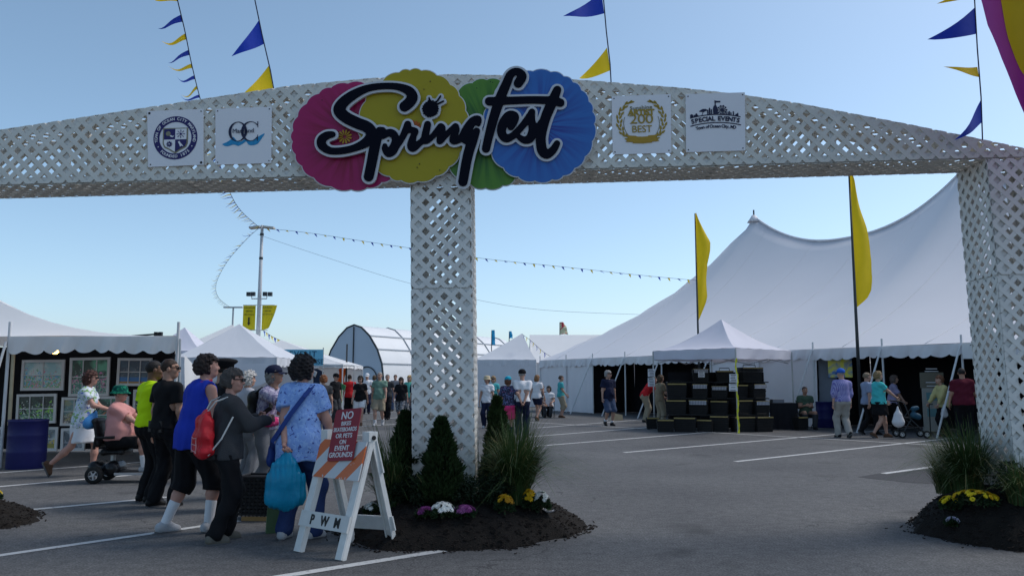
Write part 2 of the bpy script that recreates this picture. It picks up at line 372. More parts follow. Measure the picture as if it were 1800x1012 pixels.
# make the outline convex (a slightly wavy arc otherwise)
def convex(pts):
    pts = sorted(set(pts)); lo, hi = [], []
    cr = lambda o, a, b: (a[0]-o[0])*(b[1]-o[1])-(a[1]-o[1])*(b[0]-o[0])
    for p in pts:
        while len(lo) > 1 and cr(lo[-2], lo[-1], p) <= 0: lo.pop()
        lo.append(p)
    for p in pts[::-1]:
        while len(hi) > 1 and cr(hi[-2], hi[-1], p) <= 0: hi.pop()
        hi.append(p)
    return lo[:-1]+hi[:-1]
hull = convex(hull); topc = sorted([p for p in hull if p[1] > W0+.001]); xs = np.array([p[0] for p in topc]); zs = np.array([p[1] for p in topc])
topz = lambda u: float(np.interp(u, xs, zs))
FRONT = basis((0, 0, 0), (1, 0, 0), (0, 0, 1), (0, 1, 0)); BACK = basis((0, DEP, 0), (1, 0, 0), (0, 0, 1), (0, -1, 0))
# frame of the beam: edge boards behind the lattice, uprights at the panel joints, cross pieces
fb = MB()
def ubox(u0, u1, v0, v1, w0, w1): fb.box(((u0+u1)/2, (v0+v1)/2, (w0+w1)/2), (u1-u0, v1-v0, w1-w0))
for v0, v1 in ((.020, .055), (DEP-.055, DEP-.020)):
    ubox(-6.14, 6.29, v0, v1, W0+.004, W0+.075)
    for a, b in zip(topc[:-1], topc[1:]):
        n = 4
        for i in range(n):
            p = (lerp(a[0], b[0], i/n), lerp(a[1], b[1], i/n)); q = (lerp(a[0], b[0], (i+1)/n), lerp(a[1], b[1], (i+1)/n))
            if min(p[1], q[1])-.075 < W0+.08: continue
            M = basis((0, v0, 0), (1, 0, 0), (0, 0, 1), (0, 1, 0)); fb.prism([(p[0], p[1]-.085), (q[0], q[1]-.085), (q[0], q[1]-.004), (p[0], p[1]-.004)], 0, v1-v0, M)
joints = [-5.2, -4.0, -2.75, -1.55, -.318, .318, 1.62, 2.9, 4.1, 5.3]
for u in joints:
    for v0, v1 in ((.0205, .0545), (DEP-.0545, DEP-.0205)): ubox(u-.035, u+.035, v0, v1, W0+.077, topz(u)-.088)
    ubox(u-.02, u+.02, .057, DEP-.057, W0+.006, W0+.07); ubox(u-.02, u+.02, .057, DEP-.057, topz(u)-.08, topz(u)-.02)
beam = fb.build('beam', BOARD, arch)
fr_items = lattice(hull, FRONT, .03, 1)
slats(beam, fr_items, LAT2)
slat_stuff(beam, lattice(hull, BACK, .085, 2), LAT2)
und = [(-6.14, .02), (6.29, .02), (6.29, DEP-.02), (-6.14, DEP-.02)]
slat_stuff(beam, lattice(und, basis((0, 0, W0-.001), (1, 0, 0), (0, 1, 0), (0, 0, -1)), .05, 3), LAT2, 'underside_lattice')
# top skin of the beam, bent along the arc
ts = []
for a, b in zip(topc[:-1], topc[1:]):
    L = math.hypot(b[0]-a[0], b[1]-a[1]); ex = ((b[0]-a[0])/L, 0, (b[1]-a[1])/L); ez = (-ex[2], 0, ex[0])
    ts += lattice([(0, .02), (L, .02), (L, DEP-.02), (0, DEP-.02)], basis((a[0], 0, a[1]+.001), ex, (0, 1, 0), ez), .02, 4)
slat_stuff(beam, ts, LAT2, 'top_lattice')
def post(uc, label, front_parts=True, left_parts=False, right_parts=False, wl=None):
    mb = MB(); a, b = uc-HP, uc+HP; top = W0-.012
    for u0 in (a+.020, b-.120):
        for v0 in (.020, DEP-.055): mb.box((u0+.05, v0+.0175, top/2-.06), (.10, .034, top+.12))
    for u0 in (a+.0195, b-.0535):
        for v0 in (.056, DEP-.126): mb.box((u0+.017, v0+.035, top/2-.06), (.034, .07, top+.12))
    for z in (.3, 2.44, top-.06):
        for v0 in (.0215, DEP-.0535): mb.box((uc, v0+.016, z), (2*HP-.25, .032, .09))
        for u0 in (a+.021, b-.053): mb.box((u0+.016, DEP/2, z), (.032, DEP-.26, .09))
    p = mb.build('post', BOARD, arch)
    spans = [(-.12, 2.435), (2.445, top)]
    for fi, (M, w0, w1, parts) in enumerate(((basis((uc, 0, 0), (1, 0, 0), (0, 0, 1), (0, 1, 0)), -HP, HP, front_parts), (basis((uc, DEP, 0), (1, 0, 0), (0, 0, 1), (0, -1, 0)), -HP, HP, False),
            (basis((a, 0, 0), (0, 1, 0), (0, 0, 1), (1, 0, 0)), .019, DEP-.019, left_parts), (basis((b, 0, 0), (0, 1, 0), (0, 0, 1), (-1, 0, 0)), .019, DEP-.019, right_parts))):
        for si, (z0, z1) in enumerate(spans):
            it = lattice([(w0, z0), (w1, z0), (w1, z1), (w0, z1)], M, .02+.04*fi+.03*si, 10+fi+si)
            if parts: slats(p, it, LAT)
            else: slat_stuff(p, it, LAT, 'rear_lattice' if fi < 2 else 'side_lattice')
    return p
post(0, 'c', True)
post(UR, 'r', False, True)
post(UL, 'l', False)
# ================================================================== festival sign (scalloped flower boards + script lettering)
sign = thing('festival_sign', 'big festival name sign of four scalloped flower boards with black script lettering on the arch', 'sign')
sign.matrix_world = AM
def flower_mat(name, c1, c2, nst, rim, flat=False):
    m, t, b = nodes(name); tc = N(t, 'TexCoord'); sp = N(t, 'SeparateXYZ'); t.links.new(tc.outputs['Object'], sp.inputs[0])
    at2 = N(t, 'Math', operation='ARCTAN2'); t.links.new(sp.outputs[2], at2.inputs[0]); t.links.new(sp.outputs[0], at2.inputs[1])
    ln = N(t, 'VectorMath', operation='LENGTH'); t.links.new(tc.outputs['Object'], ln.inputs[0])
    cx = N(t, 'CombineXYZ'); mu = N(t, 'Math', operation='MULTIPLY'); mu.inputs[1].default_value = nst; t.links.new(at2.outputs[0], mu.inputs[0]); t.links.new(mu.outputs[0], cx.inputs[0])
    m2 = N(t, 'Math', operation='MULTIPLY'); m2.inputs[1].default_value = 1.6; t.links.new(ln.outputs['Value'], m2.inputs[0]); t.links.new(m2.outputs[0], cx.inputs[1])
    nz = N(t, 'TexNoise', Scale=1.0, Detail=2.0); t.links.new(cx.outputs[0], nz.inputs['Vector'])
    rp = N(t, 'ValToRGB'); rp.color_ramp.elements[0].position = .42; rp.color_ramp.elements[1].position = .6; t.links.new(nz.outputs['Fac'], rp.inputs[0])
    fall = N(t, 'MapRange'); fall.inputs[1].default_value = .16; fall.inputs[2].default_value = rim; fall.inputs[3].default_value = 1.0; fall.inputs[4].default_value = 0.0; t.links.new(ln.outputs['Value'], fall.inputs[0])
    pr = N(t, 'Math', operation='MULTIPLY'); t.links.new(rp.outputs[0], pr.inputs[0]); t.links.new(fall.outputs[0], pr.inputs[1])
    k = N(t, 'Math', operation='MULTIPLY'); k.inputs[1].default_value = .15 if flat else 1.0; t.links.new(pr.outputs[0], k.inputs[0])
    mx = N(t, 'MixRGB'); mx.inputs[1].default_value = (*c1, 1); mx.inputs[2].default_value = (*c2, 1); t.links.new(k.outputs[0], mx.inputs[0]); t.links.new(mx.outputs[0], b.inputs['Base Color'])
    b.inputs['Roughness'].default_value = .4; b.inputs['Specular IOR Level'].default_value = .3
    return m
EDGE = mat('sign_edge', (.66, .66, .68), .5, .05)
def flower(cpx, rpx, v, m, nsc, seed, squash=None):
    rnd = random.Random(seed); cu, cw = P2(cpx[0], cpx[1], -.06); r0 = P2(cpx[0]+rpx[0], cpx[1], -.06)[0]-cu; r1 = P2(cpx[0], cpx[1]-rpx[1], -.06)[1]-cw
    def outline(g):
        L = []; n = 300; bounds = np.cumsum([0]+[rnd.uniform(.7, 1.3) for _ in range(nsc)]); bounds = bounds/bounds[-1]*2*PI
        for i in range(n):
            a = 2*PI*i/n; j = int(np.searchsorted(bounds, a, 'right'))-1; j = min(j, nsc-1); f = (a-bounds[j])/(bounds[j+1]-bounds[j])
            s = .963+.037*math.sin(PI*f)**.7
            L.append(((r0*s+g)*math.cos(a), (r1*s+g)*math.sin(a)))
        return L
    st = rnd.getstate(); A = outline(0); rnd.setstate(st); B = outline(.011)
    vv, ff = plate([B], .012); mb = MB(); mb.add(vv, ff, UP); bk = mb.build('flower_board', EDGE, sign); bk.location = (cu, v, cw)
    vv, ff = plate([A], .008); mb = MB(); mb.add(vv, ff, UP); o = mb.build('painted_face', m, bk); o.location = (0, -.0085, 0)
    return bk
PINK = flower_mat('pink_flower', (.36, .010, .105), (.19, .001, .016), 8, .62)
YELF = flower_mat('yellow_flower', (.38, .30, .006), (.34, .25, .006), 5, .6, True)
GRNF = flower_mat('green_flower', (.095, .235, .028), (.002, .075, .020), 8, .62)
BLUF = flower_mat('blue_flower', (.035, .15, .46), (.030, .045, .27), 8, .62)
flower((858, 234), (88, 97), -.035, GRNF, 20, 1); flower((621, 239), (110, 95), -.05, PINK, 24, 2)
flower((727, 222), (97, 99), -.075, YELF, 22, 3); flower((948, 223), (99, 98), -.09, BLUF, 24, 4)
def S(*p): return [(x, y, r) for x, y, r in p]
ST = [
 S((711.6,188,9.3),(720,181,9.6),(725,171,9.6),(718,160,8),(697,153,6),(670,152.5,5.7),(645.5,156.6,6.4),(623,166.8,8.4),(604.5,180.5,9.6),(597,194,10.6),(606.8,206,10.2),(627,216.5,10),(647,225,10),(654,238,10),(643,251.5,8.4),(622.7,261,6.4),(600,265.8,6.2),(580,265.5,6.3),(567,256.8,7.8),(566,246.4,8),(575,239,7),(585,237,5.4)),
 S((668,230,6.5),(660,255,9),(653,290,8.8),(648.5,311,8.6)), S((660,244,7),(673,229.5,5.5)),
 S((674,240,5),(684,234,6.5),(692,237,7),(696,247,6.6),(692,262,8.6),(684,269.5,7.6),(677.5,263,5.8),(677,257,4.5)), S((692,264,6.5),(704,248,5.6),(712,233,6),(717,219,6)),
 S((717,219,6),(719,228,6),(731,231,5),(727,240,5.6),(723.5,256,7.6),(727,261,6.5),(737,253,5.5),(746,243,5.5),(752,219.5,6.2)), S((751,224,6.3),(747,244,6.4),(750,249,5),(760,241,5),(775,223,5.8)),
 S((776,223.5,5.8),(778,228,5.5),(773,249,5.6),(786,236,5),(801,223,5.8)), S((801,223.5,6),(802,230,6),(796,247,6.2),(804,248,5.5),(814,240,7)),
 S((841,219,4.2),(840.5,210.5,6.3),(831,214.5,7.6),(820,231,8.6),(816,243,8),(824,247,7),(833,236,7)), S((838,231,6),(831,247,8.6),(822,276,8.6),(814,320,8.2)),
 S((911,147.5,8),(917.5,135,8.3),(909,126.5,6.3),(897.7,131.6,7.2),(891,146.4,8),(879.5,173.6,8.8),(868,207.7,8.4),(859,242,7.6),(854.5,262,7.3)),
 S((860,179,7.6),(891,178,7),(936,176.6,6.6),(972,178,7.2),(985,181.6,7.3)),
 S((898,224,6),(901,216,8.5),(904,206,8.3),(895,204,8),(885,217,8.3),(881.5,233,7.8),(889,244,7.2),(902,239,6.3),(918,222.5,6),(931,205,6.2),(935,197.5,5.8)),
 S((935,198,5.8),(934,212,6.8),(937,228,7.6),(932,243.5,7.8),(921.6,247,6.2),(913,242,4.8)), S((936,238,6),(945,226,6),(955,212,6)),
 S((979.5,159,7.2),(970.5,180.5,8.8),(959,207.7,8.8),(951,239.5,8.6),(952.5,263,8.8),(961,272,7.8),(972,264.5,6.8),(979,253,5.6))]
rs = random.Random(4)
DOT = [S((757,192,12.5),(757.2,192,12.5))]
for i in range(20):
    a = i/20*2*PI; q = rs.uniform(14.2, 16); DOT.append(S((757,192,9),(757+q*math.cos(a),192+q*math.sin(a),.7)))
RAYS = [S((767,181,1.2),(775,169.5,1.3)), S((769,184,1.2),(780,178.5,1.3)), S((755,178,1.3),(754.5,172.5,1.4))]
sc_m = P2(781, 225, -.13)[0]-P2(780, 225, -.13)[0]
def conv(st): return [[(*P2(x, y, -.13), r*sc_m) for x, y, r in (spline(s, 4) if len(s) > 2 else s)] for s in st]
STC = conv(ST); DOTC = conv(DOT); RAYC = conv(RAYS)
allp = [p for s in STC+DOTC for p in s]; x0 = min(p[0] for p in allp)-.12; y0 = min(p[1] for p in allp)-.12; hh = .0065
nx = int((max(p[0] for p in allp)+.12-x0)/hh); ny = int((max(p[1] for p in allp)+.12-y0)/hh)
LETO = mat('letter_border', (.60, .60, .63), .45, .04); LETB = mat('letter_black', (.003, .0035, .010), .6, .05, spec=.08)
for off, th, v, m, nm in ((4.4*sc_m, .03, -.118, LETO, 'letter_border'), (0, .012, -.1415, LETB, 'lettering')):
    F = np.minimum(np.minimum(strokes_field(STC, x0, y0, nx, ny, hh, off), strokes_field(DOTC, x0, y0, nx, ny, hh, off*.7)), strokes_field(RAYC, x0, y0, nx, ny, hh, off*.85))
    vv, ff = plate(contours(F, x0, y0, hh), th); mb = MB(); mb.add(vv, ff, UP); lo = mb.build(nm, m, sign); lo.location = (0, v, 0)
# small painted blossoms
def blossom(cx, cy, r, n, m, v, half=None):
    mb = MB(); cu, cw = P2(cx, cy, v)
    for k in range(n):
        a = 2*PI*(k+.5)/n
        if half and not (half[0] <= math.degrees(a) <= half[1]): continue
        L = []
        for i in range(12):
            q = 2*PI*i/12; x = r*.58+r*.42*math.cos(q); y = r*.17*math.sin(q)*(.6+.5*math.cos(q)); L.append((x*math.cos(a)-y*math.sin(a), x*math.sin(a)+y*math.cos(a)))
        mb.prism(L, 0, .004, Matrix.Translation((cu, v, cw))@UP)
    mb.build('blossom', m, sign)
OCHRE = mat('ochre_print', (.47, .27, .02), .5, .05); ORNG = mat('orange_print', (.50, .10, .02), .5, .05)
blossom(606, 240.5, .078, 12, OCHRE, -.073); blossom(727, 225, .085, 14, ORNG, -.098, (0, 110))
bm_ = MB()
for px, py in ((756, 143), (745, 157), (737, 288), (733, 294), (773, 299), (862, 144), (866, 145), (838, 155), (566, 176), (976, 145), (640, 318), (889, 300)):
    u, w_ = P2(px, py, -.1); bm_.lathe([(.006, 0), (.006, .004)], 8, Matrix.Translation((u, -.094, w_))@UP)
bm_.build('screw', BLK, sign)
# ================================================================== four square signs on the beam
def square_sign(name, label, quad, v=-.012):
    cu = sum(P2(*q, v)[0] for q in quad)/4; cw = sum(P2(*q, v)[1] for q in quad)/4
    t = thing(name, label, 'sign'); t.matrix_world = AM@Matrix.Translation((cu, v, cw))
    L = [(P2(*q, v)[0]-cu, P2(*q, v)[1]-cw) for q in quad]
    MB().prism(L, 0, .006, UP).build('panel', SIGNW, t)
    for i, (x, y) in enumerate(L):
        d = Vector((-x, -y)).normalized()*.035; big = name == 'seal_sign' and i in (0, 2)
        MB().lathe([(.014 if big else .007, 0), (.012 if big else .006, .004)], 12, Matrix.Translation((x+d.x, -.006, y+d.y))@UP).build('bolt', BLK, t)
    return t
def layer(t, mb, name, m, v): o = mb.build(name, m, t); o.location = (0, v, 0); return o
def ringpoly(r0, r1, n=64): return [[(r1*math.cos(2*PI*i/n), r1*math.sin(2*PI*i/n)) for i in range(n)], [(r0*math.cos(-2*PI*i/n), r0*math.sin(-2*PI*i/n)) for i in range(n)]]
def addplate(mb, loops, th=.002): vv, ff = plate(loops, th); mb.add(vv, ff, UP)
TV = -.0085
# -- town seal
SEALB = mat('seal_blue', (.022, .018, .12), .5, .04); GOLD = mat('gold_print', (.36, .24, .03), .45, .06); GREYP = mat('grey_print', (.25, .23, .16), .5, .1)
t = square_sign('seal_sign', 'square white sign with round dark blue town seal and shield', [(259, 196), (358, 192), (358, 290), (261, 294)])
mb = MB(); addplate(mb, ringpoly(.172, .235)); layer(t, mb, 'seal_ring', SEALB, TV)
mb = MB()
def arc_text(mb, s, r, a0, a1, size, inward=False, bold=0):
    for i, ch in enumerate(s):
        if ch == ' ': continue
        a = lerp(a0, a1, i/(len(s)-1)); M = UP@Matrix.Rotation(R(a), 4, 'Z')@Matrix.Translation((0, -r if inward else r, 0)); put_text(mb, ch, size, M, bold)
arc_text(mb, 'TOWN OF OCEAN CITY MARYLAND', .204, 100, -100, .042, bold=.0008); arc_text(mb, 'FOUNDED 1875', .204, -44, 44, .042, True, .0008)
for a in (118, -118): mb.lathe([(.006, -.001), (.006, .001)], 8, UP@Matrix.Rotation(R(a), 4, 'Z')@Matrix.Translation((0, .204, 0)))
layer(t, mb, 'seal_text', SIGNW, TV-.003)
sh = [(-.128, .102), (.128, .102), (.128, -.06), (.11, -.1), (.06, -.125), (0, -.165), (-.06, -.125), (-.11, -.1), (-.128, -.06)]
mb = MB(); addplate(mb, [[(x*1.05, y*1.05) for x, y in sh]]); layer(t, mb, 'shield', GREYP, TV)
mb = MB(); addplate(mb, [[(-.12, .095), (0, .095), (0, -.02), (-.12, -.02)]]); addplate(mb, [[(0, -.02), (.12, -.02), (.12, -.06), (.105, -.093), (.06, -.117), (0, -.155)]]); layer(t, mb, 'shield_quarter', SEALB, TV-.004)
mb = MB(); addplate(mb, [[(0, .095), (.12, .095), (.12, -.02), (0, -.02)]]); addplate(mb, [[(-.12, -.02), (0, -.02), (0, -.155), (-.06, -.117), (-.105, -.093), (-.12, -.06)]]); layer(t, mb, 'shield_quarter', SIGNW, TV-.0045)
mb = MB()
for k in range(8):
    a = k*PI/4; mb.prism([(-.003, .02), (.003, .02), (.003, .046), (-.003, .046)], 0, .002, Matrix.Translation((.06, 0, .038))@UP@Matrix.Rotation(a, 4, 'Z'))
    mb.prism([(-.006, .018), (.006, .018), (.006, .031), (-.006, .031)], 0, .002, Matrix.Translation((-.06, 0, -.07))@UP@Matrix.Rotation(a, 4, 'Z'))
mb.lathe([(.013, 0), (.013, .002)], 16, Matrix.Translation((.06, 0, .038))@UP); mb.lathe([(.02, 0), (.02, .002)], 16, Matrix.Translation((-.06, 0, -.07))@UP)
layer(t, mb, 'shield_emblem', SEALB, TV-.0075)
mb = MB(); mb.lathe([(.006, .003), (.006, .005)], 12, Matrix.Translation((-.06, 0, -.07))@UP)
fish = [(.03, -.045), (.05, -.04), (.06, -.06), (.08, -.08), (.09, -.1), (.07, -.09), (.055, -.1), (.05, -.08)]; addplate(mb, [fish]); wave = [(-.05, .012), (-.03, .004), (-.015, .012), (-.012, .02), (-.03, .018), (-.045, .03), (-.06, .02)]; addplate(mb, [wave]); layer(t, mb, 'shield_emblem', SIGNW, TV-.0075)
mb = MB(); mb.lathe([(.026, 0), (.026, .0015)], 16, Matrix.Translation((-.075, 0, .045))@UP); layer(t, mb, 'shield_emblem', GREYP, TV-.0065)
# -- OC Maryland
t = square_sign('resort_logo_sign', 'square white sign with large OC letters over a turquoise wave', [(379, 192), (478, 188), (477, 287), (379, 290)])
def serif_ring(cx, cy, ro, xi, op=False):
    L = []; n = 60
    out = [(cx+ro*.92*math.cos(a), cy+ro*math.sin(a)) for a in np.linspace(0, 2*PI, n, endpoint=False)]
    inn = [(cx+ro*xi*math.cos(-a), cy+ro*.93*math.sin(-a)) for a in np.linspace(0, 2*PI, n, endpoint=False)]
    return [out, inn]
mb = MB(); addplate(mb, serif_ring(-.058, .045, .108, .66)); layer(t, mb, 'letter', NAVY, TV-.003)
a0 = [a for a in np.linspace(R(38), R(322), 50)]; out = [(.075+.1*math.cos(a), .045+.108*math.sin(a)) for a in a0]; inn = [(.082+.078*math.cos(a), .045+.101*math.sin(a)) for a in a0[::-1]]
mb = MB(); addplate(mb, [out+inn]); addplate(mb, [[(.147, .15), (.157, .15), (.157, .085), (.151, .085)]]); addplate(mb, [[(.147, -.06), (.157, -.06), (.157, .005), (.151, .005)]]); layer(t, mb, 'letter', NAVY, TV-.0032)
mb = MB(); put_text(mb, 'Maryland', .066, UP@Matrix.Translation((0, .05, 0)), 0, .95); layer(t, mb, 'lettering', NAVY, TV-.0075)
TURQ = mat('turquoise_print', (.02, .27, .52), .5, .3, 40)
wv = [(-.225, -.085), (-.2, -.105), (-.16, -.11), (-.11, -.095), (-.08, -.1), (-.05, -.11), (0, -.085), (.03, -.065), (.06, -.1), (.1, -.108), (.15, -.095), (.18, -.06), (.2, -.03), (.22, .0), (.222, .018), (.17, -.01), (.14, -.03), (.1, -.062), (.06, -.05), (.02, -.04), (-.02, -.062), (-.06, -.06), (-.09, -.03), (-.11, -.012), (-.13, -.035), (-.17, -.062)]
mb = MB(); addplate(mb, [[tuple(q) for q in spline(wv+[wv[0]], 3)[:-1]]]); layer(t, mb, 'wave_emblem', TURQ, TV)
# -- artist award
t = square_sign('award_sign', 'square white sign with gold laurel wreath reading 200 BEST', [(1075, 170), (1179, 166), (1180, 269), (1077, 272)])
for sx in (-1, 1):
    mb = MB()
    for k in range(13):
        a = R(lerp(-62, 64, k/12)); rr = .232+.012*(k % 2)
        for side in (-1, 1):
            M = UP@Matrix.Translation((sx*(rr+side*.018)*math.cos(a)*.98, .035+rr*math.sin(a)+.0, 0))@Matrix.Rotation(sx*(a-R(20*side))+(R(180) if sx < 0 else 0)*0, 4, 'Z')
            mb.prism([(0, -.026), (.012, -.008), (.009, .012), (0, .028), (-.009, .012), (-.012, -.008)], 0, .002, M)
    layer(t, mb, 'laurel_branch', GOLD, TV)
mb = MB(); put_text(mb, 'ARTIST', .085, UP@Matrix.Translation((0, .125, 0)), .004, .95, 1.05); layer(t, mb, 'lettering', GOLD, TV-.003)
mb = MB(); put_text(mb, 'Sunshine', .055, UP@Matrix.Translation((0, .178, 0))@Matrix.Rotation(R(3), 4, 'Z'), .001, 1.05, 1.15); layer(t, mb, 'lettering', GREYP, TV-.0035)
mb = MB(); put_text(mb, '200', .145, UP@Matrix.Translation((0, .052, 0)), 0, .95, 1.2); put_text(mb, 'BEST', .105, UP@Matrix.Translation((0, -.055, 0)), 0, .95, 1.0); layer(t, mb, 'lettering', GOLD, TV-.004)
mb = MB(); addplate(mb, [[(-.17, -.115), (-.06, -.125), (-.06, -.132), (.0, -.135), (.06, -.132), (.06, -.125), (.17, -.115), (.14, -.15), (.175, -.185), (.1, -.19), (.1, -.2), (0, -.206), (-.1, -.2), (-.1, -.19), (-.175, -.185), (-.14, -.15)]]); layer(t, mb, 'ribbon_emblem', mat('gold_ribbon', (.42, .25, .025), .45, .08), TV-.0042)
mb = MB()
for sx in (-1, 1):
    L = [(sx*(.19)*math.cos(a), .01+.19*math.sin(a)) for a in np.linspace(R(-48), R(22), 16)]; L2 = [(sx*(.183)*math.cos(a), .01+.19*math.sin(a)) for a in np.linspace(R(22), R(-48), 16)]
    addplate(mb, [L+L2])
layer(t, mb, 'circle_line', GREYP, TV-.0005)
# -- special events
t = square_sign('events_office_sign', 'square white sign with navy beach skyline over SPECIAL EVENTS lettering', [(1205, 166), (1309, 163), (1310, 265), (1206, 268)])
mb = MB(); Rr = 1.05
def bow(y, th): return [(x, y-th/2+math.sqrt(Rr*Rr-x*x)-Rr) for x in np.linspace(-.262, .262, 24)]+[(x, y+th/2+math.sqrt(Rr*Rr-x*x)-Rr) for x in np.linspace(.262, -.262, 24)]
addplate(mb, [bow(.082, .011)]); addplate(mb, [bow(-.005, .011)]); layer(t, mb, 'arc_line', NAVY, TV)
mb = MB()
def bow_text(s, y, size, bold, step, adv=None):
    wds = [adv.get(ch, 1.0) for ch in s]; tot = sum(wds); x = -tot*step/2
    for ch, w_ in zip(s, wds):
        xc = x+w_*step/2; x += w_*step
        if ch != ' ': put_text(mb, ch, size, UP@Matrix.Translation((xc, y+math.sqrt(Rr*Rr-xc*xc)-Rr, 0))@Matrix.Rotation(-math.asin(xc/Rr), 4, 'Z'), bold)
ADV = {'I': .5, ' ': .55, 'i': .5, 't': .65, ',': .5, 'f': .65, 'w': 1.2, 'M': 1.3, 'T': 1.05, 'O': 1.15, 'C': 1.1, 'D': 1.15}
bow_text('SPECIAL EVENTS', .036, .066, .0022, .0385, ADV); layer(t, mb, 'lettering', NAVY, TV-.003); mb = MB(); bow_text('Town of Ocean City, MD', -.045, .047, .0012, .0212, ADV); layer(t, mb, 'lettering', NAVY, TV-.003)
mb = MB(); arcy = lambda x: .085+math.sqrt(Rr*Rr-x*x)-Rr
def sil(L): addplate(mb, [[(x, y+arcy(L[0][0])) for x, y in L]])
def pill(x, w_, h): sil([(x-w_/2, 0), (x+w_/2, 0), (x+w_/2, h*.8), (x, h), (x-w_/2, h*.8)])
for x, w_, h in ((-.245, .03, .04), (-.235, .012, .025), (-.2, .05, .025), (-.195, .02, .035), (-.075, .014, .055), (-.055, .018, .075), (-.035, .012, .06), (.115, .012, .04), (.135, .01, .035), (.15, .012, .042), (.165, .01, .03), (.19, .012, .045), (.225, .03, .02), (.235, .012, .035)): pill(x, w_, h)
sil([(-.14, 0), (-.135, 0), (-.12, .035), (-.07, .055), (-.1, .07), (-.13, .068), (-.16, .05), (-.165, .04), (-.127, .037)])
sil([(-.02, 0), (.03, 0), (.03, .06), (.02, .085), (.012, .1), (.012, .125), (.06, .125), (.062, .14), (.012, .145), (.008, .15), (.0, .15), (.0, .1), (-.012, .085), (-.02, .06)])
for k in range(12):
    a = k*PI/6; mb.prism([(-.003, .0), (.003, .0), (.0035, .047), (-.0035, .047)], 0, .002+.0002*k, Matrix.Translation((.075, 0, .045+arcy(.075)))@UP@Matrix.Rotation(a, 4, 'Z'))
for k in range(10):
    a = k*PI/5; mb.lathe([(.009, 0), (.009, .0015)], 8, Matrix.Translation((.075+.046*math.cos(a), -.001, .045+arcy(.075)+.046*math.sin(a)))@UP)
layer(t, mb, 'beach_skyline', NAVY, TV-.0005)
# ================================================================== tents
def wc(t, mb, name, m, smooth=False):
    o = mb.build(name, m, t, smooth); o.location = -t.location; return o
def valance(t, A, B, h, scw, m, drop=.3, rip=.012, seed=0):
    A, B = Vector(A), Vector(B); L = (B-A).length; d = (B-A)/L; n = Vector((d.y, -d.x, 0)); k = max(1, round(L/scw)); rnd = random.Random(seed); ph = rnd.uniform(0, 6)
    def f(u, v):
        x = u*k+.12*math.sin(u*k*1.9+ph); q = abs(math.sin(PI*x))**.8; hh = h*(1-drop*.8+drop*.8*q+.05*math.sin(x*.9+ph))
        p = A+(B-A)*u; o = rip*2.0*(.25+.75*v)*(math.sin(x*2.3+ph)+.6*math.sin(x*5.1+ph*2+2.5*v)+.45*math.sin(x*11+4*v)); p.z -= .012*abs(math.sin(u*L*1.05+ph))
        return tuple(p+n*(o+.006)-Vector((0, 0, hh*v)))
    return wc(t, MB().grid(f, k*8, 3), 'valance', m, True)
def pyramid(t, cs, peak, m, pw=1.3, sag=.0, nu=14, nv=12, name='roof'):
    mb = MB(); peak = Vector(peak); k = len(cs)
    for i in range(k):
        a, b = Vector(cs[i]), Vector(cs[(i+1) % k])
        def f(u, v):
            e = a.lerp(b, u); p = e.lerp(peak, v); p.z = e.z+(peak.z-e.z)*v**pw-sag*math.sin(PI*u)*math.sin(PI*v)+.008*math.sin(u*31+v*9+i)*(1-v)
            return tuple(p)
        mb.grid(f, nu, nv)
    bmm = wc(t, mb, name, m, True); return bmm
def leg(t, a, b, r=.025, m=None, name='leg'): return wc(t, MB().tube([a, b], r, 8), name, m or STEEL)
def wall(t, A, B, h, m, name='side_wall', rip=.03, wl=.5, seed=0, zb=.02, lean=0):
    A, B = Vector(A), Vector(B); L = (B-A).length; d = (B-A)/L; n = Vector((d.y, -d.x, 0)); ph = random.Random(seed).uniform(0, 6); k = max(6, int(L/.12))
    def f(u, v):
        p = A+(B-A)*u; o = rip*(1-v)*(math.sin(u*L/wl*6.28+ph)+.5*math.sin(u*L/wl*15+ph*2+v))+lean*(1-v)
        return (p.x+n.x*o, p.y+n.y*o, A.z+zb+(h-zb)*v)
    return wc(t, MB().grid(f, k, 6), name, m, True)
# ---- marquee with the framed window art (left)
t = thing('art_booth', 'white scalloped marquee booth with black walls hung with framed window paintings', 'tent', (-8.8, 14, 0)); booth = t
XL, XR, YF, YB, EV = -8.85, -5.88, 14.0, 17.1, 2.27
pyramid(t, [(-20, YF, EV), (XR, YF, EV), (-7.25, 17.4, EV), (-20, 20, EV)], (-13, 17, 4.6), TENT, 2.2)
valance(t, (XL+.02, YF, EV), (XR, YF, EV), .30, .30, TENT, .3, .015, 1); valance(t, (XR-.01, YF+.02, EV), (-7.25, 17.4, EV), .30, .30, TENT, .3, .015, 2)
for x in (XL, XR): leg(t, (x, YF+.03, -.01), (x, YF+.03, EV+.25), .028, WHITE)
leg(t, (XL-.02, YF-.02, EV-.1), (XL-.16, YF-.55, 0), .022, WHITE, 'guy_strap'); leg(t, (XR+.05, YF, EV-.05), (XR+.12, YF-.05, .9), .02, STEEL, 'leg')
leg(t, (XL+.09, YF+.06, .72), (XL+.07, YF+.06, EV-.1), .03, mat('pale_timber', (.45, .38, .25), .7, .2, 9), 'timber_upright')
for A, B in (((-13.5, YB, 0), (-7.1, YB, 0)), ((-7.18, YB-.04, 0), (-6.32, YF+.9, 0))):
    d = (Vector(B)-Vector(A)); n = Vector((d.y, -d.x, 0)).normalized()*.04; mb = MB(); A, B = Vector(A), Vector(B)
    mb.bar(A+Vector((0, 0, 1.13)), B+Vector((0, 0, 1.13)), .05, 2.14 if A.x < -8 else 2.0, (0, 0, 1)); wc(t, mb, 'display_wall', DRAPE)
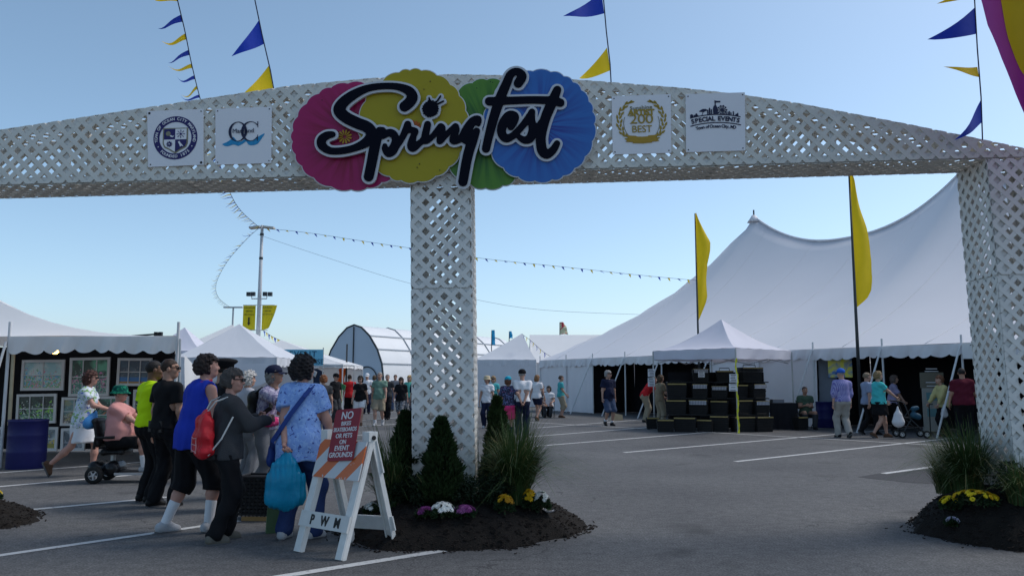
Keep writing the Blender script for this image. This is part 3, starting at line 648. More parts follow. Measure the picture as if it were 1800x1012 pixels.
# the neighbour bay to the left, only its corner shows
t2 = thing('neighbour_booth', 'edge of the next white booth with a web address on its valance', 'tent', (-10, 13.7, 0))
vb = wc(t2, MB().box((-10.7, 13.68, 2.13), (3.34, .012, .34)), 'valance', TENT)
mb = MB(); put_text(mb, 'www.windowart.com'[-4:], .17, Matrix.Translation((-9.24, 13.665, 2.07))@UP, .004); lo = mb.build('lettering', BLK, vb); lo.location = (0, 0, 0)
leg(t2, (-9.06, 13.72, -.01), (-9.06, 13.72, 2.3), .025, WHITE); leg(t2, (-12.3, 13.72, -.01), (-12.3, 13.72, 2.3), .025, WHITE); wc(t2, MB().bar((-12.3, 13.72, 2.31), (-9.04, 13.72, 2.31), .04, .04), 'eave_rail', STEEL)
# bulb
GLOW = mat('warm_bulb', (1, .55, .12), .3, 0, emit=6.0)
t = thing('hanging_bulb', 'lit warm bulb under the eave of the art booth', 'lamp', at(97, 616, 14.6)); LB = t.location
MB().lathe([(.001, -.065), (.035, -.06), (.062, -.03), (.065, 0), (.05, .035), (.03, .055)], 16).build('bulb', GLOW, t, True)
MB().lathe([(.03, .05), (.03, .11), (.012, .13), (.008, .2)], 12).build('socket', BLK, t)
# framed window paintings --------------------------------------------------------------------
def art_mat(name, cols, seed, band=None):
    """a painted view: soft far ground above, dabs of blossom and foliage below"""
    cols = [tuple(min(.8, q*1.7+.01) for q in c) for c in cols]
    m, tt, b = nodes(name); tc = N(tt, 'TexCoord'); mp = N(tt, 'Mapping'); mp.inputs['Location'].default_value = (seed*3.7, 0, seed*1.9); tt.links.new(tc.outputs['Object'], mp.inputs[0])
    def mix(f, a_, c_):
        x = N(tt, 'MixRGB'); tt.links.new(f, x.inputs[0])
        for k, q in ((1, a_), (2, c_)):
            if isinstance(q, tuple): x.inputs[k].default_value = (*q, 1)
            else: tt.links.new(q, x.inputs[k])
        return x.outputs[0]
    n0 = N(tt, 'TexNoise', Scale=3.2, Detail=5.0, Distortion=.8); tt.links.new(mp.outputs[0], n0.inputs['Vector'])
    r0 = N(tt, 'ValToRGB'); e = r0.color_ramp.elements; e[0].position = .40; e[0].color = (*cols[0], 1); e[1].position = .58; e[1].color = (*cols[1], 1); tt.links.new(n0.outputs['Fac'], r0.inputs[0]); src = r0.outputs[0]
    sz = N(tt, 'SeparateXYZ'); tt.links.new(tc.outputs['Object'], sz.inputs[0])
    for i, c in enumerate(cols[2:]):
        n = N(tt, 'TexNoise', Scale=13.0+6*i, Detail=2.5, Distortion=1.0); mp2 = N(tt, 'Mapping'); mp2.inputs['Location'].default_value = (seed+7*i, 0, 3*i); tt.links.new(tc.outputs['Object'], mp2.inputs[0]); tt.links.new(mp2.outputs[0], n.inputs['Vector'])
        th = N(tt, 'MapRange'); th.inputs[1].default_value = -.3; th.inputs[2].default_value = .22; th.inputs[3].default_value = .46; th.inputs[4].default_value = .70; tt.links.new(sz.outputs[2], th.inputs[0])
        g = N(tt, 'Math', operation='GREATER_THAN'); tt.links.new(n.outputs['Fac'], g.inputs[0]); tt.links.new(th.outputs[0], g.inputs[1]); src = mix(g.outputs[0], src, c)
    for z0, c in band or []:
        g = N(tt, 'Math', operation='LESS_THAN'); g.inputs[1].default_value = z0; tt.links.new(sz.outputs[2], g.inputs[0]); src = mix(g.outputs[0], src, c)
    tt.links.new(src, b.inputs['Base Color']); b.inputs['Roughness'].default_value = .25; return m
FRW = mat('frame_white', (.72, .73, .74), .5, .06)
dk = (.03, .05, .04); ARTS = [
 ('beach view', [(.25, .4, .42), (.4, .5, .5), (.1, .3, .5), (.5, .2, .25), (.12, .3, .15)], None, (35, 114, 632, 686), 'pale blue flowers', 2, 2),
 ('garden', [dk, (.1, .3, .2), (.5, .15, .3), (.25, .35, .3), (.05, .15, .12)], None, (119, 194, 628, 696), 'pink garden under a green awning', 3, 2),
 ('shore', [(.04, .06, .09), (.06, .1, .14), (.1, .12, .14)], [(-.11, (.05, .2, .5)), (-.2, (.4, .22, .06))], (204, 267, 629, 678), 'blue sea and orange sand', 3, 2),
 ('patio', [dk, (.02, .02, .02), (.2, .45, .05), (.35, .4, .36), (.1, .2, .15)], None, (26, 100, 692, 744), 'lime green and black patio', 3, 2),
 ('pond', [(.3, .25, .1), (.12, .2, .2), (.4, .35, .3), (.1, .1, .1)], None, (105, 153, 698, 748), 'dull gold pond', 2, 2),
 ('grove', [dk, (.1, .25, .18), (.35, .1, .04), (.2, .3, .28)], None, (160, 227, 696, 762), 'dark grove with red accents', 2, 2),
 ('lane', [dk, (.3, .35, .3), (.1, .2, .12)], None, (232, 262, 684, 735), 'narrow leafy lane', 1, 2),
 ('dunes', [(.1, .12, .14), (.3, .35, .36), (.45, .35, .1)], [(-.1, (.36, .34, .1))], (72, 102, 750, 792), 'yellow dunes', 1, 2),
 ('harbour', [(.08, .1, .12), (.35, .4, .42), (.2, .22, .25)], None, (105, 150, 752, 792), 'grey harbour', 2, 1),
 ('mist', [(.2, .22, .25), (.4, .42, .45), (.1, .12, .14)], None, (236, 258, 745, 776), 'grey mist', 1, 1),
 ('night', [dk, (.05, .08, .12), (.2, .22, .3)], None, (-6, 5, 750, 792), 'dark night sky', 1, 1)]
for i, (nm, cols, band, (xa, xb, ya, yb), desc, nc, nr) in enumerate(ARTS):
    a, b = at(xa, yb, YB-.08), at(xb, ya, YB-.08); w_, h_ = b.x-a.x, b.z-a.z
    t = thing('framed_painting', f'white window-frame painting showing {desc} on the black booth wall', 'painting', ((a.x+b.x)/2, YB-.06, (a.z+b.z)/2), 0, 'window-frame paintings in the art booth'); t.rotation_euler = (0, R(random.uniform(-1.3, 1.3)), 0)
    MB().box((0, .012, 0), (w_-.06, .012, h_-.06)).build('canvas', art_mat('art_'+nm.replace(' ', '_'), cols, i+1, band), t)
    fw = .055
    for (c, d) in (((0, 0, h_/2-fw/2), (w_, .04, fw)), ((0, 0, -h_/2+fw/2), (w_, .04, fw)), ((-w_/2+fw/2, 0, 0), (fw, .04, h_-2*fw)), ((w_/2-fw/2, 0, 0), (fw, .04, h_-2*fw))): MB().box(c, d).build('frame_rail', FRW, t)
    for k in range(1, nc): MB().box((-w_/2+w_*k/nc, -.004, 0), (.018, .02, h_-2*fw)).build('glazing_bar', FRW, t)
    for k in range(1, nr): MB().box((0, -.006, -h_/2+h_*k/nr), (w_-2*fw, .018, .018)).build('glazing_bar', FRW, t)
# ---- slanting white tarp beside the booth
t = thing('slanted_tarp', 'white tarp slung down from the booth corner behind the officer', 'tarp', (-5.8, 14.6, 0))
A, B, D, E = Vector((-5.86, 14.3, 1.95)), Vector((-5.86, 14.3, 0)), Vector((-5.35, 15.6, 0)), Vector((-5.5, 15.6, 1.05))
def tf(u, v):
    p = A.lerp(E, u).lerp(B.lerp(D, u), v); p.x += .05*math.sin(u*14+v*3)*math.sin(PI*v)+.16*u*v; return tuple(p)
wc(t, MB().grid(tf, 16, 12), 'tarp_sheet', TENT, True)
# ---- small frame tents
def frame_tent(name, label, x0, x1, y0, y1, ev, pk, m=TENT, vh=.24, walls='', pw=1.15, legr=.025, sag=.02, seed=0, peak=None):
    t = thing(name, label, 'tent', ((x0+x1)/2, (y0+y1)/2, 0), 0, 'small white tents'); cs = [(x0, y0, ev), (x1, y0, ev), (x1, y1, ev), (x0, y1, ev)]
    pyramid(t, cs, peak or ((x0+x1)/2, (y0+y1)/2, pk), m, pw, sag)
    for i in range(4): valance(t, cs[i], cs[(i+1) % 4], vh, .3, m, .3, .012, seed+i); leg(t, (cs[i][0], cs[i][1], -.01), (cs[i][0], cs[i][1], ev-.01), legr, WHITE)
    for k in walls:
        i = 'FRBL'.index(k); a, b = cs[i], cs[(i+1) % 4]; wall(t, (a[0], a[1], 0), (b[0], b[1], 0), ev-.05, m, 'side_wall', .03, .6, seed+i)
    return t
frame_tent('frame_tent', 'low grey-white frame tent beside the marquee booth with swagged sides', -9.3, -6.48, 22, 25, 2.13, 3.15, TENTG, .26, 'LB', 1.1, seed=3, peak=(-8.06, 23.5, 3.15))
mb = MB()
tt_ = bpy.data.objects['frame_tent']
def swag(u, v): p = Vector((-9.3, 21.97, 1.95)).lerp(Vector((-6.48, 21.97, 1.95)), u); return (p.x, p.y-.05-.08*v, p.z-v*(.30+.34*abs(math.sin(PI*u*2.0))**.7))
wc(tt_, MB().grid(swag, 30, 6), 'swagged_curtain', TENTG, True)
frame_tent('peaked_tent', 'small lavender-tinted peaked tent behind the booths', -13.8, -11.7, 30, 32, 2.6, 3.55, TENTL, .3, 'F', 1.2, seed=5)
frame_tent('merchandise_tent', 'white tent over the clothes racks with event banner', -11.1, -6.35, 30, 34, 2.1, 3.1, TENT, .14, 'BL', 1.05, seed=6, peak=(-9.26, 32, 3.1))
frame_tent('white_tent', 'broad low white tent roof behind the frame tent', -16.5, -11, 36, 42, 2.4, 4.2, TENT, .3, 'F', 1.1, seed=7)
BAN = mat('pale_blue_banner', (.16, .46, .62), .6, .05); bt = thing('event_banner', 'pale blue EVENT MERCHANDISE banner under the white tent eave', 'banner', (0, 0, 0))
a, b = at(489, 642, 28.6), at(568, 614, 28.6); bt.location = ((a.x+b.x)/2, 28.6, (a.z+b.z)/2)
MB().box((0, 0, 0), (b.x-a.x, .02, b.z-a.z)).build('banner_sheet', BAN, bt); mb = MB(); put_text(mb, 'EVENT', .3, Matrix.Translation((.08, -.014, .11))@UP, .003, 1.15); put_text(mb, 'MERCHANDISE', .26, Matrix.Translation((.0, -.014, -.16))@UP, .002, 1.0, .95); mb.build('lettering', mat('banner_ink', (.02, .09, .16), .6, 0), bt)
for x in (a.x, b.x): MB().tube([(x-bt.location.x, .03, -bt.location.z), (x-bt.location.x, .03, .35)], .02).build('banner_pole', STEEL, bt)
# hanging clothes under the merchandise tent
for i, (px, col, nm) in enumerate(((497, (.02, .04, .2), 'navy'), (512, (.30, .012, .03), 'dark red'), (527, (.28, .01, .02), 'crimson'), (541, (.5, .5, .52), 'white'), (553, (.02, .03, .06), 'black'), (592, (.05, .24, .09), 'green'))):
    g = at(px, 668 if px < 580 else 692, 29.2+.1*i); t = thing('hanging_shirt', f'{nm} shirt hanging on the merchandise rack', 'shirt', g, 0, 'shirts on the merchandise rack')
    mm = mat('rack_cloth_'+nm.replace(' ', '_'), col, .9, .2, 6)
    L = [(-.1, .42), (.1, .42), (.33, .3), (.27, .12), (.19, .18), (.2, -.32), (-.2, -.32), (-.19, .18), (-.27, .12), (-.33, .3)]; MB().prism(L, -.04, .04, UP).build('shirt_body', mm, t)
    MB().tube([(0, 0, .42), (0, 0, .5), (.03, 0, .53)], .006, 6).build('hanger', STEEL, t)
t = thing('clothes_rack', 'steel clothes rack below the event banner', 'rack', at(525, 668, 29.35)); z0 = t.location.z
MB().tube([(-1.3, .1, -z0), (-1.3, .1, .53), (2.0, .1, .53), (2.0, .1, -z0)], .018).build('rack_frame', STEEL, t); MB().tube([(.3, .1, -z0), (.3, .1, .53)], .018).build('leg', STEEL, t)
t = thing('marker_pole', 'dark thin pole with an orange rag beside the merchandise tent', 'pole', G(607, 733)); Yp = t.location.y
MB().tube([(0, 0, 0), (0, 0, 1.5+(668-605)*Yp/FPX)], .035).build('pole_shaft', DARKM, t); MB().grid(lambda u, v: (-.05-.28*u+.03*math.sin(v*7), .05*math.sin(u*8+v*5), 2.05-.75*v-.1*u), 6, 8).build('orange_rag', mat('orange_cloth', (.75, .13, .02), .8, .1), t, True)
# ---- arched fabric hall
t = thing('arched_hall', 'pale fabric hall with pointed arch end and ribbed white side', 'building', (-11.8, 60, 0)); e = Vector((.503, .864, 0)); n = Vector((.864, -.503, 0)); O = Vector((-11.9, 60, 0))
prof = [(-2.85, 0), (-2.85, 1.7), (-2.7, 2.7), (-2.25, 3.75), (-1.5, 4.75), (-.7, 5.4), (0, 5.6), (.7, 5.4), (1.5, 4.75), (2.25, 3.75), (2.7, 2.7), (2.85, 1.7), (2.85, 0)]
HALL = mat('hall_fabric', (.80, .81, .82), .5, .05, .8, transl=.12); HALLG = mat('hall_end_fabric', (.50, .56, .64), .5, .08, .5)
PP = lambda q, k: O+n*q[0]+Vector((0, 0, q[1]))+e*k
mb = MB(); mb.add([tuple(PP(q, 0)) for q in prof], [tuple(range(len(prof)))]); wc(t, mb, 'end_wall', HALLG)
mb = MB().grid(lambda u, v: tuple(PP((float(np.interp(v*12, range(13), [p[0] for p in prof])), float(np.interp(v*12, range(13), [p[1] for p in prof]))), .05+u*21)), 7, 12); wc(t, mb, 'hall_cover', HALL, True)
for k in range(0, 22, 4): wc(t, MB().tube([PP((q[0]*1.012, q[1]*1.008), k) for q in prof], .07 if k == 0 else .05, 6), 'rib', DARKM if k == 0 else STEEL)
for i in (8, 9, 10): wc(t, MB().tube([PP((prof[i][0]*1.01, prof[i][1]*1.01), 0), PP((prof[i][0]*1.01, prof[i][1]*1.01), 21)], .05, 6), 'purlin', STEEL)
wc(t, MB().tube([PP((0, 5.5), -.05), PP((0, 0), -.05)], .05, 6), 'rib', DARKM)
for c0, r0 in ((-1.4, 1.0), (1.35, 1.0)):
    wc(t, MB().tube([PP((c0+r0*math.cos(a), 1.5+r0*1.0*math.sin(a)), -.06) for a in np.linspace(0, PI, 12)]+[PP((c0-r0, 0), -.06)], .045, 6), 'door_frame', DARKM)
frame_tent('far_peaked_tent', 'small grey peaked tent roof rising behind the fabric hall', -14.6, -11.2, 75, 78, 4.2, 6.6, TENTG, .3, 'F', 1.0, seed=12)
# ---- tents right of the centre post
frame_tent('corner_tent', 'white peaked tent with closed sides behind the strolling couple', -2.2, 1.35, 45, 48.5, 2.65, 4.25, TENTG, .35, 'FRL', 1.15, seed=14, peak=(.6, 47, 4.25))
t = thing('long_white_tent', 'long sunlit white tent roof behind the corner tent', 'tent', (4, 54, 0))
mb = MB(); mb.grid(lambda u, v: (1.2+10.3*u, 50+4*v, 2.6+1.95*v**1.1-.1*math.sin(PI*v)), 12, 8); mb.grid(lambda u, v: (1.2+10.3*u, 58-4*v, 2.6+1.95*v**1.1), 12, 8); wc(t, mb, 'roof', TENT, True); wall(t, (1.2, 50.1, 0), (11.5, 50.1, 0), 2.6, TENT, seed=3)
mb = MB(); mb.add([(1.2, 50, 2.6), (1.2, 58, 2.6), (1.2, 54, 4.5)], [(0, 1, 2)]); wc(t, mb, 'gable', TENT)
for k in range(5): leg(t, (1.3+2.5*k, 50, 0), (1.3+2.5*k, 50, 2.6), .04)
# ---- the big pole tent on the right
big = thing('pole_tent', 'huge white pole tent with tall swooping peaks and scalloped eave', 'tent', (1.4, 40.5, 0)); O = Vector((1.4, 40.5, 0)); e = Vector((.491, -.871, 0)); n = Vector((.871, .491, 0)); EB = 2.5; HW = 9.0; LB_ = 34.0; PK = [6.1, 17.0, 27.9]; HPK = 9.7; HSG = 7.75
BP = lambda s, w_, z: O+e*s+n*w_+Vector((0, 0, z))
def ridge(s):
    for a, b in zip(PK[:-1], PK[1:]):
        if a <= s <= b: x = 2*(s-a)/(b-a)-1; return HSG+(HPK-HSG)*abs(x)**2.3
    return HPK
def roofz(s, w_):
    q = [w_/HW, (2*HW-w_)/HW, s/PK[0], (LB_-s)/(LB_-PK[-1])]; q = min(q); q = max(0, min(1, q)); g = .62*q+.38*q**3
    return EB+(ridge(s)-EB)*g
ss = sorted(set(list(np.linspace(0, LB_, 69))+PK)); ws = np.linspace(0, 2*HW, 37)
mb = MB(); mb.add([tuple(BP(s, w_, roofz(s, w_)+.02*math.sin(s*1.7)*math.sin(w_*.9))) for s in ss for w_ in ws], [(i*37+j, (i+1)*37+j, (i+1)*37+j+1, i*37+j+1) for i in range(len(ss)-1) for j in range(36)])
BIGM = mat('big_tent_vinyl', (.80, .79, .82), .5, .04, .4, .1, 1.2, transl=.16)
wc(big, mb, 'roof', BIGM, True)
for s_ in list(np.arange(1.5, LB_, 2.75)): wc(big, MB().tube([BP(s_, w_, roofz(s_, w_)+.02*math.sin(s_*1.7)*math.sin(w_*.9)+.006) for w_ in np.linspace(.05, HW, 26)], .012, 5), 'roof_seam', BIGM, True)
wc(big, MB().tube([BP(s_, HW, ridge(s_)+.03) for s_ in np.linspace(PK[0], PK[-1], 70)], .05, 6), 'ridge_rope', BIGM, True)
for a in PK: wc(big, MB().tube([BP(a, HW, HPK-.05), BP(a, HW, HPK+.35)], .04, 8), 'pole_tip', DARKM); wc(big, MB().lathe([(.34, HPK-.28), (.2, HPK-.08), (.1, HPK+.08)], 16, Matrix.Translation(BP(a, HW, 0))), 'peak_collar', BIGM, True); wc(big, MB().tube([BP(a, HW, 0), BP(a, HW, HPK-.1)], .06, 8), 'centre_pole', STEEL)
valance(big, BP(0, 0, EB), BP(LB_, 0, EB), .36, .42, BIGM, .28, .02, 4); valance(big, BP(0, 2*HW, EB), BP(0, 0, EB), .36, .42, BIGM, .28, .02, 5)
for s0, s1 in ((.02, 4.6), (12.2, 17.0)): wall(big, BP(s0, .06, 0), BP(s1, .06, 0), EB-.05, BIGM, 'side_wall', .05, .8, int(s0))
wall(big, BP(.03, 2*HW, 0), BP(.03, .05, 0), EB-.05, BIGM, 'side_wall', .05, .9, 8); wall(big, BP(LB_, 2*HW, 0), BP(0, 2*HW, 0), EB-.05, BIGM, 'side_wall', .05, .9, 9); wall(big, BP(LB_, 0, 0), BP(LB_, 2*HW, 0), EB-.05, BIGM, 'side_wall', .05, .9, 10)
for k, s in enumerate((.0, 2.4, 4.6, 7.0, 9.4, 12.2, 14.6, 16.9, 19.4, 21.8, 24.2, 26.6)):
    leg(big, BP(s, .03, -.01), BP(s, .03, EB+.22), .03, WHITE)
    if s > 4: leg(big, BP(s, -.03, EB-.05), BP(s-.1, -1.15, 0), .028, WHITE, 'guy_strap')
# black sheets added inside the openings, standing in for the tent's deep shade
for s0, s1, w0 in ((4.4, 12.4, 2.6), (16.8, 30, 3.0)):
    dr = thing('booth_drape', 'black drape partition inside the big tent '+('behind the basket stall' if s0 < 10 else 'behind the tall info board'), 'drape', BP((s0+s1)/2, w0, 0))
    wall(dr, BP(s0, w0, 0), BP(s1, w0, 0), 2.7, DRAPE, 'drape_sheet', .06, .5, int(s0)); wall(dr, BP(s0, w0-.05, 0), BP(s0, .2, 0), 2.5, DRAPE, 'drape_sheet', .05, .5, 2); wall(dr, BP(s1, w0-.05, 0), BP(s1, .2, 0), 2.5, DRAPE, 'drape_sheet', .05, .5, 3)
    m_ = MB(); m_.add([tuple(BP(*q)) for q in ((s0, .25, 2.40), (s1, .25, 2.40), (s1, w0, 2.68), (s0, w0, 2.68))], [(0, 1, 2, 3)]); wc(dr, m_, 'drape_canopy', DRAPE)
# valance sign reading the opening hours
hs_ = thing('hours_sign', 'white opening-hours sign on the big tent eave beside the lattice post', 'sign'); hs_.matrix_world = Matrix.Translation(BP(22.5, -.08, 2.28))@Matrix.Rotation(math.atan2(e.y, e.x), 4, 'Z')
MB().box((0, 0, 0), (1.25, .012, .42)).build('panel', TENT, hs_); mb = MB(); put_text(mb, 'Thursday', .2, Matrix.Translation((-.02, -.009, .08))@UP, .003); put_text(mb, '10 am', .18, Matrix.Translation((.25, -.009, -.11))@UP, .003); mb.build('lettering', BLK, hs_)
# ---- pop-up canopy over the basket stall
cn = G(1291, 761); cn = Vector((6.37, 22.75, 0)); cl = Vector((4.45, 25.2, 0)); cr = Vector((8.82, 25.2, 0)); cb = cl+cr-cn
pop = thing('popup_canopy', 'white pop-up canopy with yellow tape on its front leg over the basket stall', 'canopy', (cl+cr)/2); EZ = 2.42; up = lambda p, z: Vector((p.x, p.y, z))
cs = [up(p, EZ) for p in (cl, cn, cr, cb)]
pyramid(pop, cs, up((cl+cr)/2, 3.42), TENTL, 1.5, .05)
for i in range(4): valance(pop, cs[i], cs[(i+1) % 4], .29, .9, TENTL, .06, .01, 20+i); leg(pop, up((cl, cn, cr, cb)[i], -.01), cs[i]-Vector((0, 0, .03)), .024, STEEL)
for i in range(4):
    ctr = (cl+cr)/2; a, b = [q+(ctr-q)*.05 for q in ((cl, cn, cr, cb)[i], (cl, cn, cr, cb)[(i+1) % 4])]; mid = (a+b)/2
    wc(pop, MB().tube([up(a, 2.33), up(mid, 2.02)], .012, 6).tube([up(mid, 2.33), up(a, 2.02)], .012, 6).tube([up(b, 2.33), up(mid, 2.02)], .012, 6).tube([up(mid, 2.33), up(b, 2.02)], .012, 6), 'scissor_truss', STEEL)
tape = thing('caution_tape', 'yellow tape wound down the front canopy leg', 'tape', cn+Vector((0, -.04, 0)))
pts = [(.02*math.sin(z*9), -.01+.02*math.cos(z*7), z) for z in np.linspace(2.12, .02, 40)]
mb = MB()
for i in range(39):
    a, b = pts[i], pts[i+1]; w_ = .022+.008*math.sin(i*1.7); mb.add([(a[0]-w_, a[1], a[2]), (a[0]+w_, a[1]-.012*math.sin(i), a[2]), (b[0]+w_, b[1]-.012*math.sin(i+1), b[2]), (b[0]-w_, b[1], b[2])], [(0, 1, 2, 3)])
mb.build('tape_strip', mat('tape_yellow', (.62, .62, .03), .6, .25, 9), tape)
# ================================================================== light pole, flags, garlands
YP = 40.0; base = at(451, 668, YP); lp = thing('light_pole', 'tall grey parking lot light pole with two lamp heads and floodlights', 'lamp post', (base.x, YP, 0)); zpx = lambda y, Y=YP: at(0, y, Y).z; xpx = lambda x, y=500, Y=YP: at(x, y, Y).x-base.x
POLE = mat('pole_grey', (.48, .50, .52), .5, .1, 3)
MB().tube([(0, 0, 0), (0, 0, zpx(520)), (0, 0, zpx(396))], [.13, .10, .07], 12).build('shaft', POLE, lp, True)
for z in (zpx(412), zpx(454)): MB().lathe([(.1, z-.06), (.1, z+.06)], 12).build('collar', DARKM, lp)
for s in (-1, 1):
    a = MB(); a.bar((s*.08, 0, zpx(399)), (s*.62, 0, zpx(401)), .36, .09); a.build('lamp_head', mat('lamp_head_tan', (.50, .46, .40), .5, .1), lp)
    MB().tube([(0, -.05, zpx(525)), (s*.38, -.05, zpx(525)), (s*.38, -.05, zpx(520))], .03, 6).build('bracket', POLE, lp)
    for k in (0, 1): MB().box((s*(.30+.24*k), -.1+.06*k, zpx(517)), (.2, .16, .2)).build('floodlight', DARKM, lp)
BY = mat('banner_yellow', (.62, .50, .008), .6, .06)
for s, lab in ((-1, 'yellow pole banner with a black down arrow, hanging flat'), (1, 'yellow pole banner curling in the wind on the light pole')):
    b = thing('pole_banner', lab, 'banner', (base.x, YP-.05, 0)); z1, z0 = zpx(537), zpx(581); w_ = .62
    if s < 0: f = lambda u, v: (-.16-w_*u, .02*math.sin(u*5), z1-(z1-z0)*v)
    else: f = lambda u, v: (.17+(w_+.1)*u*(1-.45*v), -.12*math.sin(u*4+v*3)*u, z1-(z1-z0)*v*(1-.1*u)+.02*u)
    MB().grid(f, 10, 14).build('banner_cloth', BY, b, True)
    for z in (z1, z0): MB().tube([(0, 0, z+.02), (s*(w_+.18)*(1 if z == z1 or s < 0 else .6), 0, z+.02)], .018, 6).build('banner_arm', POLE, b)
    xc = -.16-w_/2 if s < 0 else .48
    for k, (tx, sz) in enumerate((('CONVENTION', .085), ('CENTER', .105), ('WEST ENTRANCE', .07))):
        mb = MB(); put_text(mb, tx, sz, Matrix.Translation((xc, -.04 if s < 0 else -.16, z1-.12-.17*k))@UP, .001, 1, .9); mb.build('lettering', BLK, b)
    mb = MB()
    if s < 0: mb.prism([(-.035, .22), (.035, .22), (.035, -.05), (.075, -.05), (0, -.2), (-.075, -.05), (-.035, -.05)], 0, .004, Matrix.Translation((xc, -.04, z1-.82))@UP); mb.build('arrow', BLK, b)
fp = at(405, 668, 75); t = thing('far_light_pole', 'thin far light pole where the long pennant string ends', 'lamp post', (fp.x, 75, 0)); zt = at(405, 540, 75).z
MB().tube([(0, 0, 0), (0, 0, zt)], [.13, .08], 8).build('shaft', POLE, t); MB().bar((-.9, 0, zt), (.9, 0, zt), .3, .12).build('lamp_head', POLE, t)
tp_ = at(285, 590, 45); t = thing('traffic_signal', 'dark traffic signal arm with two signal heads above the booth roof', 'traffic light', (tp_.x-2, 45, 0))
MB().tube([(-1.2, 0, 0), (-1.2, 0, tp_.z-.12), (2.0, 0, tp_.z+.12)], [.1, .08, .05], 8).build('mast_arm', DARKM, t)
for k in (0, .26): MB().box((1.7+k, -.1, tp_.z), (.17, .2, .42)).build('signal_head', BLK, t)
# feather flags -----------------------------------------------------------------------------
def feather(name, label, px, Y, ytop, ybot, edge, m=YEL, polem=DARKM, rp=.045):
    b = at(px, ybot, Y); t = thing(name, label, 'flag', (b.x, Y, 0)); zt, zb = at(px, ytop, Y).z, at(px, ybot, Y).z
    MB().tube([(0, 0, 0), (0, 0, zb-.4), (0, 0, zt)], [rp, rp*.8, rp*.4], 8).build('pole_shaft', polem, t, True)
    ys = [q[0] for q in edge]; xsr = [q[1] for q in edge]
    def f(u, v):
        y = ytop+(ybot-ytop)*v; r = float(np.interp(y, ys, xsr))-px; return (r*Y/FPX*u+.02*(1-u), -.13*math.sin(u*3.0+v*2.2)*u-.05*math.sin(v*13+u*2)*u, zt+(zb-zt)*v+.05*math.sin(u*3)*v)
    MB().grid(f, 10, 40).build('flag_cloth', m, t, True)
    return t
feather('feather_flag', 'narrow yellow feather flag behind the pop-up canopy', 1226.5, 28, 375, 563, [(375, 1227.5), (385, 1232), (405, 1243), (425, 1254), (440, 1253), (465, 1247), (490, 1245.5), (520, 1246.5), (530, 1244), (550, 1235), (563, 1229)])
feather('feather_flag', 'broad bowed yellow feather flag at the big tent eave', 1504, 23.6, 302, 541, [(302, 1506), (318, 1513), (345, 1519), (370, 1524), (400, 1532), (430, 1537), (460, 1541), (490, 1540), (510, 1536), (525, 1527), (541, 1507)], rp=.06)
TQ = mat('turquoise_nylon', (.02, .30, .55), .6, .08, transl=.3)
feather('far_flag', 'taller turquoise feather flag beside the lattice post', 864, 60, 580, 607, [(580, 869.5), (590, 870), (607, 870.5)], TQ)
feather('far_flag', 'shorter turquoise feather flag behind the tent roofs', 895, 60, 582, 595, [(582, 899), (588, 901), (595, 901)], TQ)
feather('far_flag', 'small white and red feather flag behind the long tent', 984, 64, 566, 588, [(566, 990), (574, 996), (588, 999)], pattern('striped_flag', (.6, .6, .4), [(.5, .05, .08)], 3.0, 'floral', .45))
# large magenta flag at the right edge --------------------------------------------------------
mg = at(1960, 100, 7.0); t = thing('festival_flag', 'large magenta flag with yellow heart-shaped centre hanging past the right post', 'flag', (mg.x, 7.0, 0))
zz = lambda y: at(0, y, 7.0).z; xx = lambda x: at(x, 100, 7.0).x-mg.x
MB().tube([(0, 0, 0), (0, 0, zz(-420))], .04, 10).build('pole_shaft', STEEL, t)
led = [(-400, 1705), (-100, 1704), (0, 1708), (60, 1714), (120, 1738), (180, 1768), (238, 1802), (300, 1870), (340, 1950)]
def fl(u, v, off=0, x0=None):
    y = -400+740*v; xl = float(np.interp(y, [q[0] for q in led], [q[1] for q in led])); x = lerp(xl, 1955, u); return (xx(x), off-.16*math.sin(u*7+v*3)-.06*math.sin(v*12), zz(y))
MAG = mat('magenta_nylon', (.34, .03, .24), .6, .08, 3, .1, 10, transl=.3)
MB().grid(fl, 24, 40).build('flag_cloth', MAG, t, True)
def fy(u, v):
    y = -250+400*v; cx = 1858; hw = 96*math.sqrt(max(0, 1-((y+50)/200)**2))*(1+.06*math.sin(v*9)); x = cx+(2*u-1)*hw
    xl = float(np.interp(y, [q[0] for q in led], [q[1] for q in led])); uu = (x-xl)/(1955-xl); p = fl(max(0, min(1, uu)), (y+400)/740); return (p[0], p[1]-.006, p[2])
MB().grid(fy, 16, 24).build('flag_emblem', YEL, t, True)
# pennants ---------------------------------------------------------------------------------
def pennant(t, p, q, tip, m, bend=.2, wob=0):
    p, q, tip = Vector(p), Vector(q), Vector(tip); n = (q-p).cross(tip-p).normalized(); L = (tip-p).length
    def f(u, v):
        e_ = p.lerp(q, v); c = e_.lerp(tip, u); c += n*(bend*L*math.sin(u*4.2+wob)*u*.5)+Vector((0, 0, -.12*L*math.sin(PI*u)*bend*2)); return tuple(c)
    MB().grid(f, 7, 3).build('pennant', m, t, True)
def big_string(label, top, bot, flags, Y):
    b = at(*bot, Y); t = thing('pennant_string', label, 'pennants', b); T = at(*top, Y)
    a0, a1 = Vector((0, 0, 0)), T-b
    MB().tube([a0, a0.lerp(a1, .3)+Vector((.01, 0, 0)), a0.lerp(a1, .65), a1, a1*1.8+Vector((-.1, .8, 0))], .007, 5).build('cord', CORD, t)
    for (p, q, tip, m) in flags: pennant(t, at(*p, Y)-b, at(*q, Y)-b, at(*tip, Y-.15)-b, m, .16, p[0])
big_string('blue and yellow pennant string rising from the arch beside the resort logo sign', (448, 0), (485, 178), [((455, 36), (465, 77), (407, 98), BLUEN), ((473, 115), (482, 155), (422, 172), YEL)], 8.4)
